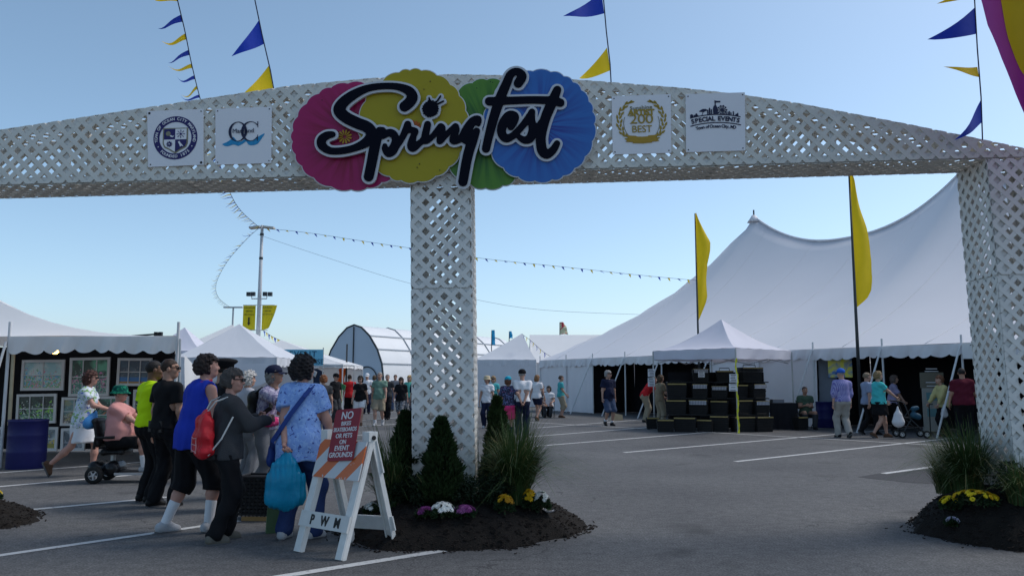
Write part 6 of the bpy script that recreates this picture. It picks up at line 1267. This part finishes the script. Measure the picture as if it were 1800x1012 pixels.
ns.matrix_world = Matrix(((ex_.x, upv.x, nz_.x, c_.x), (ex_.y, upv.y, nz_.y, c_.y), (ex_.z, upv.z, nz_.z, c_.z), (0, 0, 0, 1)))
SW, SH = .335, .47; rr0 = .025
L = [(sx*(SW/2-rr0)+rr0*math.cos(a+q), sy*(SH/2-rr0)+rr0*math.sin(a+q)) for sx, sy, q in ((1, 1, 0), (-1, 1, PI/2), (-1, -1, PI), (1, -1, 1.5*PI)) for a in np.linspace(0, PI/2, 5)]
MB().prism(L, -.003, .003).build('panel', mat('notice_red', (.26, .012, .025), .4, .05), ns)
NW = mat('notice_white', (.72, .70, .70), .5, 0)
for k, (tx, sz, yy) in enumerate((('NO', .098, .172), ('BIKES', .052, .100), ('SKATEBOARDS', .052, .045), ('OR PETS', .056, -.012), ('ON', .054, -.068), ('EVENT', .062, -.124), ('GROUNDS', .062, -.184))):
    mb = MB(); put_text(mb, tx, sz, Matrix.Identity(4), .0010, 1.0, .86 if len(tx) > 8 else 1.02); o = mb.build('lettering', NW, ns); o.location = (0, yy, .0045)
# ================================================================== mobility scooter
sco = thing('mobility_scooter', 'black mobility scooter with grey hubs rolling past the art booth', 'scooter', (SCO.x, SCO.y, 0), R(srot)); GLS = mat('gloss_black', (.012, .012, .014), .25, .1); RUB = mat('rubber', (.015, .015, .015), .85, .2); HUB = mat('hub_silver', (.5, .5, .52), .35, .05, metal=.6)
def wheel(t, c, r, w_, parent_name='wheel', axis='X', spokes=5):
    M = Matrix.Translation(c)@Matrix.Rotation(PI/2, 4, 'Y' if axis == 'X' else 'X'); wv_ = MB().lathe([(r*.55, -w_*.5), (r*.86, -w_*.5), (r, -w_*.3), (r, w_*.3), (r*.86, w_*.5), (r*.55, w_*.5)], 24, M, False).build(parent_name, RUB, t, True)
    mb = MB(); mb.lathe([(r*.5, -w_*.44), (r*.56, -w_*.44), (r*.56, w_*.44), (r*.5, w_*.44)], 20, M, False); mb.lathe([(r*.18, -w_*.5), (r*.18, w_*.5)], 12, M)
    for k in range(spokes): mb.box((r*.34, 0, 0), (r*.4, r*.16, w_*.8), M@Matrix.Rotation(2*PI*k/spokes, 4, 'Z'))
    mb.build('hub', HUB, wv_)
for sx in (-1, 1): wheel(sco, (sx*.24, -.22, .125), .125, .09); wheel(sco, (sx*.19, .66, .105), .105, .08)
def rounded(mb_pr, name, m, t, h=.018, k=.02, amp=0, fr=24, zs=1.0): (X, Y, Z), lo = gridfor(mb_pr, h, .04); v, q = surf(field(mb_pr, X, Y, Z, k)+(wrinkle(X, Y, Z*zs, amp, len(name)+3, fr) if amp else 0), lo, h); return link(name, mesh_np(name, v, q), m, t)
rounded([cap((-.13, -.26, .22), (.13, -.26, .22), .10, None), cap((-.10, -.02, .20), (.10, -.02, .20), .12, None), cap((0, -.26, .2), (0, 0, .2), .1, None, 1.7)], 'rear_cover', GLS, sco)
rounded([cap((-.12, .12, .145), (.12, .12, .145), .028), cap((-.12, .48, .145), (.12, .48, .145), .028), cap((0, .1, .145), (0, .5, .145), .026, None, 6)], 'foot_deck', BLK, sco)
MB().bar((-.20, .05, .135), (-.20, .52, .135), .03, .035).build('deck_rail', HUB, sco); MB().bar((.20, .05, .135), (.20, .52, .135), .03, .035).build('deck_rail', HUB, sco)
rounded([cap((-.1, .64, .2), (.1, .64, .2), .07), cap((0, .6, .22), (0, .56, .36), .07, .05)], 'front_cowl', GLS, sco)
MB().tube([(0, .62, .25), (0, .50, .80)], .028, 10).build('tiller', BLK, sco); MB().tube([(-.24, .44, .80), (-.16, .49, .82), (.16, .49, .82), (.24, .44, .80)], .014, 8).build('handlebar', BLK, sco); MB().box((0, .50, .84), (.2, .1, .08)).build('control_box', BLK, sco); MB().tube([(0, -.06, .25), (0, -.06, .42)], .035, 10).build('seat_post', STEEL, sco)
rounded([cap((-.16, .12, .445), (.16, .12, .445), .045), cap((-.16, -.14, .445), (.16, -.14, .445), .05), cap((0, -.14, .445), (0, .12, .445), .045, None, 4.2)], 'seat', BLK, sco); rounded([cap((-.15, -.235, .56), (.15, -.235, .56), .045), cap((-.13, -.30, .90), (.13, -.30, .90), .045), cap((0, -.235, .56), (0, -.30, .90), .045, None, 4.0)], 'backrest', BLK, sco)
for sx in (-1, 1): MB().tube([(sx*.25, -.24, .50), (sx*.27, -.22, .66), (sx*.27, .05, .67)], .022, 8).build('armrest', BLK, sco)
bb = thing('blue_bag', 'light blue bag hanging behind the scooter backrest', 'bag', Matrix.Translation((SCO.x, SCO.y, 0))@Matrix.Rotation(R(srot), 4, 'Z')@Vector((0, -.40, .92)), R(srot)); rounded([cap((-.1, 0, -.06), (.1, 0, -.06), .085), cap((0, 0, .0), (0, .04, .1), .08, .03, 1.4)], 'bag_body', mat('light_blue_nylon', (.06, .25, .55), .6, .15, 12), bb, .014, .05); MB().tube([(-.06, .03, .1), (-.04, .08, .16), (.04, .08, .16), (.06, .03, .1)], .008, 6).build('handle', BLK, bb)
# ================================================================== bags people carry
def local(p, v): return p['M']@Vector(v)
def sack(name, label, pos, rz, prims, m, k=.05, h=.013): t = thing(name, label, 'bag', pos, rz); rounded(prims, 'bag_body', m, t, h, k); return t
# red drawstring bag
dt = thing('drawstring_bag', 'red drawstring bag with pale cords on the charcoal jacket back', 'bag', local(p6, (0, -.185, 0)), R(-58)); cz = p6['chest'].z
REDN = mat('red_nylon', (.52, .015, .025), .55, .12, 9, .4, 30)
rounded([cap((-.12, -.01, cz-.30), (.12, -.01, cz-.30), .06), cap((-.11, -.02, cz-.16), (.11, -.02, cz-.16), .068), cap((-.09, -.01, cz-.04), (.09, -.01, cz-.04), .055), cap((-.045, 0, cz+.05), (.045, 0, cz+.05), .032), cap((0, -.02, cz-.28), (0, 0, cz-.02), .07, .055, 2.4)], 'bag_body', REDN, dt, .012, .05, .008, 38)
CORDW = mat('pale_cord', (.55, .55, .53), .8, .1)
for sx in (-1, 1): MB().tube([(sx*.04, 0, cz+.06), (sx*.10, .06, cz+.16), (sx*.15, .16, cz+.20)], .008, 6).build('cord', CORDW, dt); MB().tube([(sx*.15, .0, cz-.33), (sx*.21, .10, cz-.18), (sx*.20, .2, cz+.02)], .008, 6).build('cord', CORDW, dt)
pts = [(-.11, -.05), (-.10, -.11), (-.05, -.09), (0, -.10), (.05, -.09), (.10, -.11), (.11, -.05), (.09, .0), (.10, .03), (.03, .02), (-.03, .02), (-.10, .03), (-.09, 0), (-.11, -.05)]
MB().tube([(x_, -.105+.05*abs(x_), cz-.20+z_) for x_, z_ in pts], .004, 5).tube([(x_, -.107+.05*abs(x_), cz-.235) for x_ in np.linspace(-.085, .085, 8)], .004, 5).build('print_outline', mat('pale_print', (.65, .35, .35), .6, 0), dt)
# turquoise carrier bag in the hand of the blue blouse
hp = local(p8, tuple(p8['wr'][0]))+Vector((.03, -.03, -.09)); TQP = mat('turquoise_plastic', (.005, .27, .46), .35, .12, 8, .5, 14, transl=.2)
tb = thing('carrier_bag', 'turquoise plastic carrier bag hanging from the blue blouse hand', 'bag', hp, R(10)); rounded([cap((0, 0, .01), (0, 0, -.10), .012, .06, 1.6, .8), cap((0, 0, -.12), (0, 0, -.26), .07, .10, 1.45, .9), cap((-.07, 0, -.40), (.07, 0, -.40), .09, None, 1.1, .8), cap((0, 0, -.24), (0, 0, -.42), .10, .10, 1.5, .8)], 'bag_body', TQP, tb, .010, .06, .009, 46, .22)
for k_ in (-1, 1): MB().tube([(k_*.05, 0, -.11), (k_*.02, .01, -.02), (0, 0, .03)], .009, 6).build('handle', TQP, tb)
# blue cross-body bag and strap
BLS = mat('strap_blue', (.02, .05, .22), .7, .1); cb_ = thing('crossbody_bag', 'navy crossbody bag with strap across the blue blouse', 'bag', local(p8, (0, 0, 0)), R(-14)); s_ = p8['s']
st = [(.17, .06, 1.46), (.155, -.06, 1.49), (.11, -.155, 1.38), (.0, -.195, 1.22), (-.10, -.205, 1.07), (-.20, -.18, .95), (-.26, -.08, .88)]; st = [Vector(q)*s_ for q in st]; mb = MB()
for a, b in zip(st[:-1], st[1:]): mb.bar(a, b, .012, .042, (a-b).cross(Vector((0, 1, 0))))
mb.build('strap', BLS, cb_); rounded([cap((-.29*s_, -.02, .76*s_), (-.29*s_, .05, .76*s_), .075, None, .6), cap((-.29*s_, -.01, .86*s_), (-.29*s_, .04, .86*s_), .06, None, .6)], 'bag_body', BLS, cb_, .014, .05)
# pink waist bag and dark backpack of the cap woman
PNK = pattern('print_pink_bag', (.45, .03, .14), [(.65, .35, .45)], 26, 'floral', .4); wbg = thing('waist_bag', 'pink patterned waist bag on the lavender shirt', 'bag', local(p7, (0, 0, 0)), R(-96)); z_ = p7['P0'].z+.05; rounded([cap((.15, -.06, z_), (.15, .12, z_), .065, None, .75), cap((.0, .17, z_), (.1, .15, z_), .06)], 'bag_body', PNK, wbg, .014, .05); MB().lathe([(.142, z_-.02), (.146, z_), (.142, z_+.02)], 24, Matrix.Diagonal((1.12, .95, 1, 1))).build('belt_strap', BLK, wbg)
bpk = thing('dark_backpack', 'black backpack worn by the woman in the navy cap', 'bag', local(p7, (0, 0, 0)), R(-96)); c_ = p7['chest']; rounded([cap(c_+Vector((-.09, -.2, -.16)), c_+Vector((.09, -.2, -.16)), .075), cap(c_+Vector((-.08, -.17, .08)), c_+Vector((.08, -.17, .08)), .07), cap(c_+Vector((0, -.2, -.15)), c_+Vector((0, -.17, .1)), .075, None, 2)], 'bag_body', BLK, bpk, .015, .05)
for sx in (-1, 1):
    mb = MB(); q_ = [c_+Vector((sx*.11, -.12, .13)), c_+Vector((sx*.12, -.02, .205)), c_+Vector((sx*.12, .10, .12)), c_+Vector((sx*.145, .10, -.05)), c_+Vector((sx*.16, -.06, -.17))]
    for a, b in zip(q_[:-1], q_[1:]): mb.bar(a, b, .055, .016, (sx*.4, 1, .4))
    mb.build('strap', BLK, bpk)
sack('pink_bag', 'hot pink patterned shoulder bag beside the pink skirt', local(c1, (-.30, -.06, .86)), 0, [cap((-.09, 0, -.06), (.09, 0, -.06), .10), cap((-.07, 0, .06), (.07, 0, .06), .06)], pattern('print_hotpink_bag', (.62, .06, .30), [(.3, .25, .6)], 18, 'floral', .36), h=.02)
gb = thing('green_bag', 'pale green paper bag standing by the blue trousers', 'bag', G(491, 934), R(20)); MB().add([(-.13, -.06, 0), (.13, -.06, 0), (.13, .06, 0), (-.13, .06, 0), (-.12, -.04, .36), (.11, -.05, .38), (.12, .04, .36), (-.11, .05, .38)], [(0, 3, 2, 1), (0, 1, 5, 4), (1, 2, 6, 5), (2, 3, 7, 6), (3, 0, 4, 7)]).build('bag_body', mat('green_paper', (.10, .17, .085), .8, .15, 9, .4, 12), gb); MB().tube([(-.05, -.05, .36), (-.04, -.05, .44), (.04, -.05, .44), (.05, -.05, .37)], .005, 5).build('handle', CORDW, gb)
# ================================================================== woven trunk between the group
WEAVE = mat('black_weave', (.018, .018, .02), .6, .35, 30); TIMB = mat('timber', (.34, .20, .075), .7, .25, 8, .15, 30)
wt = thing('woven_crate', 'black woven crate on a timber base between the group', 'crate', G(462, 914), R(-6)); wt.location.y += .12; ww, wd, wh = .52, .30, .46
MB().box((0, -wd/2-.0, .022), (ww*.80, .035, .044)).build('timber_base', TIMB, wt); MB().box((0, 0, .25), (ww-.05, wd-.05, .40)).build('liner', DRAPE, wt)
for r_ in range(11):
    for side in (-1, 1):
        pts = [(x_, side*wd/2+.010*side*(1 if (i+r_) % 2 else -1), .065+r_*.037) for i, x_ in enumerate(np.linspace(-ww/2, ww/2, 13))]; mb = MB()
        for a, b in zip(pts[:-1], pts[1:]): mb.bar(a, b, .006, .026, (0, 0, 1))
        mb.build('weave_strip', WEAVE, wt)
    for side in (-1, 1):
        pts = [(side*ww/2+.010*side*(1 if (i+r_) % 2 else -1), y_, .065+r_*.037) for i, y_ in enumerate(np.linspace(-wd/2, wd/2, 7))]; mb = MB()
        for a, b in zip(pts[:-1], pts[1:]): mb.bar(a, b, .006, .026, (0, 0, 1))
        mb.build('weave_strip', WEAVE, wt)
for x_ in np.linspace(-ww/2, ww/2, 13):
    for side in (-1, 1): MB().tube([(x_, side*wd/2, .04), (x_, side*wd/2, wh)], .007, 5).build('stake', WEAVE, wt)
MB().tube([(-ww/2, -wd/2, wh), (ww/2, -wd/2, wh), (ww/2, wd/2, wh), (-ww/2, wd/2, wh), (-ww/2, -wd/2, wh)], .014, 6).build('rim', WEAVE, wt)
# ================================================================== barrels
BRL = mat('barrel_blue', (.012, .014, .10), .5, .12, 3, .15, 20)
for lab, p in (('dark blue drum bin in front of the art booth', G(45, 822)), ('dark blue drum bin at the white tent wall', G(1451, 751))):
    t = thing('drum_bin', lab, 'bin', p, 0, 'blue drum bins'); r_ = .305; MB().lathe([(r_*.97, 0), (r_, .02), (r_, .27), (r_*1.015, .285), (r_, .30), (r_, .55), (r_*1.015, .565), (r_, .58), (r_*1.0, .79), (r_*1.03, .80), (r_*1.03, .825), (r_*.93, .825), (r_*.92, .60), (.01, .58)], 32, None, False).build('drum', BRL, t, True)
# ================================================================== basket stall
TAN = mat('tan_strip', (.34, .26, .10), .7, .2, 12); GING = pattern('print_gingham', (.60, .60, .62), [(.05, .05, .09)], 22, 'check', .4); BSK = mat('basket_black', (.014, .013, .013), .75, .4, 60, .6, 50)
def basket(label, px, Y, z, w_, h_, tilt=0, ging=False, strip=True):
    p = at(px, 668, Y); rb_ = random.Random(int(px*7+Y*100)); t = thing('woven_basket', label, 'basket', (p.x, Y+rb_.uniform(-.05, .05), z), R((-14 if px < 1285 else 18)+rb_.uniform(-9, 9)), 'black baskets at the stall'); d_ = .34; mb = MB()
    for r_ in range(7):      # stacked woven courses, alternately proud
        k0, k1 = r_/7, (r_+1)/7; f0, f1 = .88+.12*k0, .88+.12*k1; o_ = .006*(r_ % 2)
        P = [(sx*(w_/2*f+o_), sy*(d_/2*f+o_), h_*k) for k, f in ((k0, f0), (k1-.012, f1)) for sx, sy in ((-1, -1), (1, -1), (1, 1), (-1, 1))]; mb.add(P, [(0, 1, 5, 4), (1, 2, 6, 5), (2, 3, 7, 6), (3, 0, 4, 7), (0, 3, 2, 1), (4, 5, 6, 7)])
    mb.build('basket_body', BSK, t)
    if strip: MB().box((0, -d_/2-.012, h_-.02), (w_*.92, .02, .035)).build('tan_label', TAN, t)
    if ging: MB().box((0, -d_/2-.010, h_*.82), (w_*.85, .03, h_*.28)).build('gingham_liner', GING, t)
    MB().tube([(-w_*.3, 0, h_-.02), (-w_*.28, 0, h_+.08), (w_*.28, 0, h_+.08), (w_*.3, 0, h_-.02)], .012, 6).build('handle', BSK, t)
bk_ = thing('stall_backcloth', 'black cloth hung behind the basket shelves', 'cloth', (6.4, 25.2, 0)); wall(bk_, (4.9, 25.15, 0), (7.9, 25.15, 0), 1.75, DRAPE, 'cloth_sheet', .03, .5, 3)  # black backing added so the gaps between the baskets look dark
sh_ = thing('display_shelf', 'black stepped display shelf under the pop-up canopy', 'shelf', (6.3, 24.6, 0))
for k, (Y, z) in enumerate(((24.15, .49), (24.5, .965), (24.85, 1.455))):
    a, b = at(1172, 668, Y).x, at(1348, 668, Y).x; wc(sh_, MB().box(((a+b)/2, Y, z-.015), (b-a, .34, .03)), 'shelf_board', BLK)
    for x_ in (a+.05, (a+b)/2, b-.05): wc(sh_, MB().box((x_, Y+.1, (z-.03)/2), (.04, .04, z-.03)), 'leg', BLK)
ROWS = [(24.85, 1.455, [(1231, .50, .40, 1), (1274, .52, .34, 0), (1318, .80, .44, 0)], 'top shelf'), (24.5, .965, [(1189, .60, .44, 0), (1229, .48, .42, 1), (1263, .50, .36, 1), (1297, .5, .40, 0), (1329, .48, .42, 1)], 'middle shelf'), (24.15, .49, [(1187, .62, .42, 0), (1227, .58, .42, 1), (1264, .52, .40, 0), (1302, .60, .42, 0), (1335, .46, .40, 1)], 'lower shelf'), (23.7, 0, [(1168, .5, .36, 0), (1202, .66, .42, 0), (1237, .46, .36, 0), (1263, .55, .46, 0), (1303, .66, .44, 0), (1338, .56, .44, 0)], 'ground')]
ORD = ['first', 'second', 'third', 'fourth', 'fifth', 'sixth']
for Y, z, row, nm in ROWS:
    for k, (px, w_, h_, gg) in enumerate(row): basket(f'black basket on the stall {nm}, {ORD[k]} along from the red polo side' if nm != 'ground' else f'black basket on the ground before the stall, {ORD[k]} from the red polo side', px, Y, z, w_, h_, 0, bool(gg))
basket('small black basket beside the left canopy leg', 1146, 25.0, 0, .4, .36); basket('small black bin beside the right canopy leg', 1401, 24.6, 0, .38, .40)
tbk = thing('draped_table', 'black draped table beside the basket shelf', 'table', atY(1366, 24.9)); MB().grid(lambda u, v: ((u-.5)*.86+.02*math.sin(v*4+u*19)*v, -.3-.02*math.sin(u*24)*v-.05*v, .80-.78*v), 24, 6).build('table_cloth', DRAPE, tbk, True); MB().box((0, 0, .79), (.86, .6, .04)).build('table_top', DRAPE, tbk)
for sx in (-1, 1): MB().grid(lambda u, v: (sx*(.43+.03*v), -.3+.6*u, .80-.78*v), 8, 3).build('table_cloth', DRAPE, tbk)
MB().box((-.1, -.05, .86), (.35, .3, .12)).build('stacked_goods', mat('box_grey', (.2, .2, .22), .7, .2), tbk)
PAP = mat('notice_paper', (.66, .66, .68), .8, .05)
def notice(label, px, y0, y1, w_, Y, n=5):
    a, b = at(px, y0, Y), at(px, y1, Y); t = thing('paper_notice', label, 'notice', ((a.x+b.x)/2, Y, (a.z+b.z)/2)); h_ = a.z-b.z; MB().box((0, 0, 0), (w_, .004, h_)).build('paper_sheet', PAP, t); mb = MB(); r_ = random.Random(px)
    for k in range(n): mb.box((r_.uniform(-.02, .02), -.004, h_*(.38-.76*k/(n-1))), (w_*r_.uniform(.5, .8), .003, h_*.07))
    o = mb.build('print_lines', NAVY, t); o['kind'] = 'stuff'
notice('upper paper notice on the left canopy leg', 1145, 648, 662, .22, 25.12); notice('lower paper notice on the left canopy leg', 1145, 664, 679, .22, 25.12); notice('paper notice on the taped canopy leg', 1289, 657, 672, .22, 22.68); notice('paper notice with large figures on the taped canopy leg', 1289, 674, 687, .24, 22.68, 3); notice('small white card on the top basket', 1233, 652, 663, .2, 24.55, 4)
# ================================================================== tent front things on the right
t = thing('info_board', 'tall free-standing information board in the big tent opening', 'board', atY(1633, 22.6), R(-8)); z1 = 1.5+(668-639)*22.6/FPX
MB().box((0, 0, 1.5), (.62, .04, (z1-1.5)*2-.5)).build('upper_panel', mat('board_taupe', (.16, .145, .11), .7, .12), t); MB().box((.03, -.01, .68), (.62, .05, 1.2)).build('lower_panel', mat('board_stone', (.33, .32, .29), .7, .1), t)
mb = MB()
for k, (z_, w_) in enumerate(((1.82, .3), (1.75, .36), (1.44, .34), (1.34, .30))): mb.box((0, -.024, z_), (w_, .006, .022))
o = mb.build('print_lines', PAP, t); o['kind'] = 'stuff'
for z_ in (1.05, .60): MB().box((.03, -.04, z_), (.42, .012, .22)).build('teal_panel', mat('board_teal', (.12, .25, .27), .6, .2), t)
for sx in (-1, 1): MB().bar((sx*.28, .02, 0), (sx*.28, .02, .2), .04, .04).build('foot', STEEL, t); MB().bar((sx*.28, -.16, .02), (sx*.28, .2, .02), .04, .03).build('foot', STEEL, t)
t = thing('grey_partition', 'grey partition behind the blue drum bin', 'panel', atY(1449, 26.0), R(-20)); MB().box((0, 0, 1.12), (.62, .05, 2.2)).build('panel_board', mat('panel_grey', (.22, .25, .30), .8, .1), t)
t = thing('bright_painting', 'bright yellow, green and blue painting hung in the big tent', 'painting', atY(1474, 25.6), R(-30)); MB().box((0, 0, 1.95), (.72, .04, .72)).build('canvas', art_mat('art_bright', [(.02, .10, .30), (.55, .45, .03), (.05, .30, .08), (.5, .5, .1), (.02, .2, .4)], 33), t); MB().box((0, 0, .8), (.04, .03, 1.6)).build('stand', DARKM, t)
t = thing('wooden_block', 'pale wooden block at the foot of the tent strap', 'block', G(1083, 738), R(20)); MB().add([(-.22, -.14, 0), (.22, -.14, 0), (.22, .14, 0), (-.22, .14, 0), (-.1, -.14, .26), (.2, -.14, .2), (.2, .14, .2), (-.1, .14, .26)], [(0, 3, 2, 1), (0, 1, 5, 4), (1, 2, 6, 5), (2, 3, 7, 6), (3, 0, 4, 7), (4, 5, 6, 7)]).build('block_body', mat('pale_timber', (.45, .38, .25), .7, .2, 9), t)
for lab, loc, rz in (('folding chair under the white-shirted sitter', gp(965, 733), 170), ('folding chair under the dark-clothed sitter', gp(953, 732), -160), ('folding chair under the man in green', atY(1410, 25.0), 178)):
    t = thing('folding_chair', lab, 'chair', loc, R(rz), 'folding chairs'); MB().box((0, .02, .36), (.42, .40, .03)).build('seat', BLK, t); MB().box((0, -.20, .74), (.42, .03, .26)).build('backrest', BLK, t)
    for sx in (-1, 1): MB().tube([(sx*.22, -.2, .88), (sx*.22, .22, 0)], .012, 6).build('leg', DARKM, t); MB().tube([(sx*.22, .2, .37), (sx*.22, -.22, 0)], .012, 6).build('leg', DARKM, t)
# wheeled walker, cane, bags
rl = thing('wheeled_walker', 'dark wheeled walker pushed by the woman in lavender', 'walker', atY(1592, 21.3), R(-100))
for sx in (-1, 1):
    MB().tube([(sx*.27, -.34, .95), (sx*.27, -.22, .93), (sx*.26, -.08, .5), (sx*.27, .30, .10)], .014, 8).build('side_frame', DARKM, rl); MB().tube([(sx*.26, -.05, .5), (sx*.27, -.30, .10)], .014, 8).build('side_frame', DARKM, rl); MB().tube([(sx*.27, -.42, .96), (sx*.27, -.28, .945)], .02, 8).build('grip', BLK, rl)
    wheel(rl, (sx*.27, .30, .10), .10, .03); wheel(rl, (sx*.27, -.30, .10), .10, .03)
MB().box((0, -.02, .52), (.5, .28, .03)).build('seat', BLK, rl); MB().tube([(-.26, -.1, .5), (-.26, .1, .75), (.26, .1, .75), (.26, -.1, .5)], .012, 6).build('back_bar', DARKM, rl)
sack('teal_bag', 'teal bag hung on the wheeled walker', (rl.location.x+.0, rl.location.y-.28, .66), 0, [cap((-.05, 0, -.06), (.06, 0, -.1), .085), cap((-.06, 0, .10), (.04, 0, .12), .06)], mat('teal_nylon', (.02, .075, .12), .6, .2), h=.02)
sack('white_bag', 'white plastic bag hanging beside the wheeled walker', (at(1578, 720, 20.8).x, 20.8, .62), 0, [cap((0, 0, -.02), (0, 0, -.18), .10, .15, 1.1, .7), cap((0, 0, .2), (0, 0, 0), .02, .07)], mat('white_plastic', (.7, .7, .72), .5, .08, 9, .5, 14, transl=.2), h=.02)
cn_ = local(p36, tuple(p36['wr'][1])); t = thing('walking_cane', 'black walking cane held by the woman in pale yellow', 'cane', (cn_.x-.02, cn_.y-.06, 0)); MB().tube([(0, 0, 0), (0, 0, cn_.z-.06), (.02, 0, cn_.z-.02), (.10, 0, cn_.z-.02)], .014, 8).build('shaft', BLK, t); MB().lathe([(.022, 0), (.022, .04)], 10).build('ferrule', RUB, t)
sack('cream_bag', 'small white bag hanging from the pale yellow jacket arm', local(p36, (-.22, .16, .74)), 0, [cap((0, 0, -.05), (0, 0, -.14), .07, .09, 1.1, .6), cap((0, 0, .12), (0, 0, 0), .02, .05)], mat('white_plastic', (.7, .7, .72), .5, .08), h=.02)
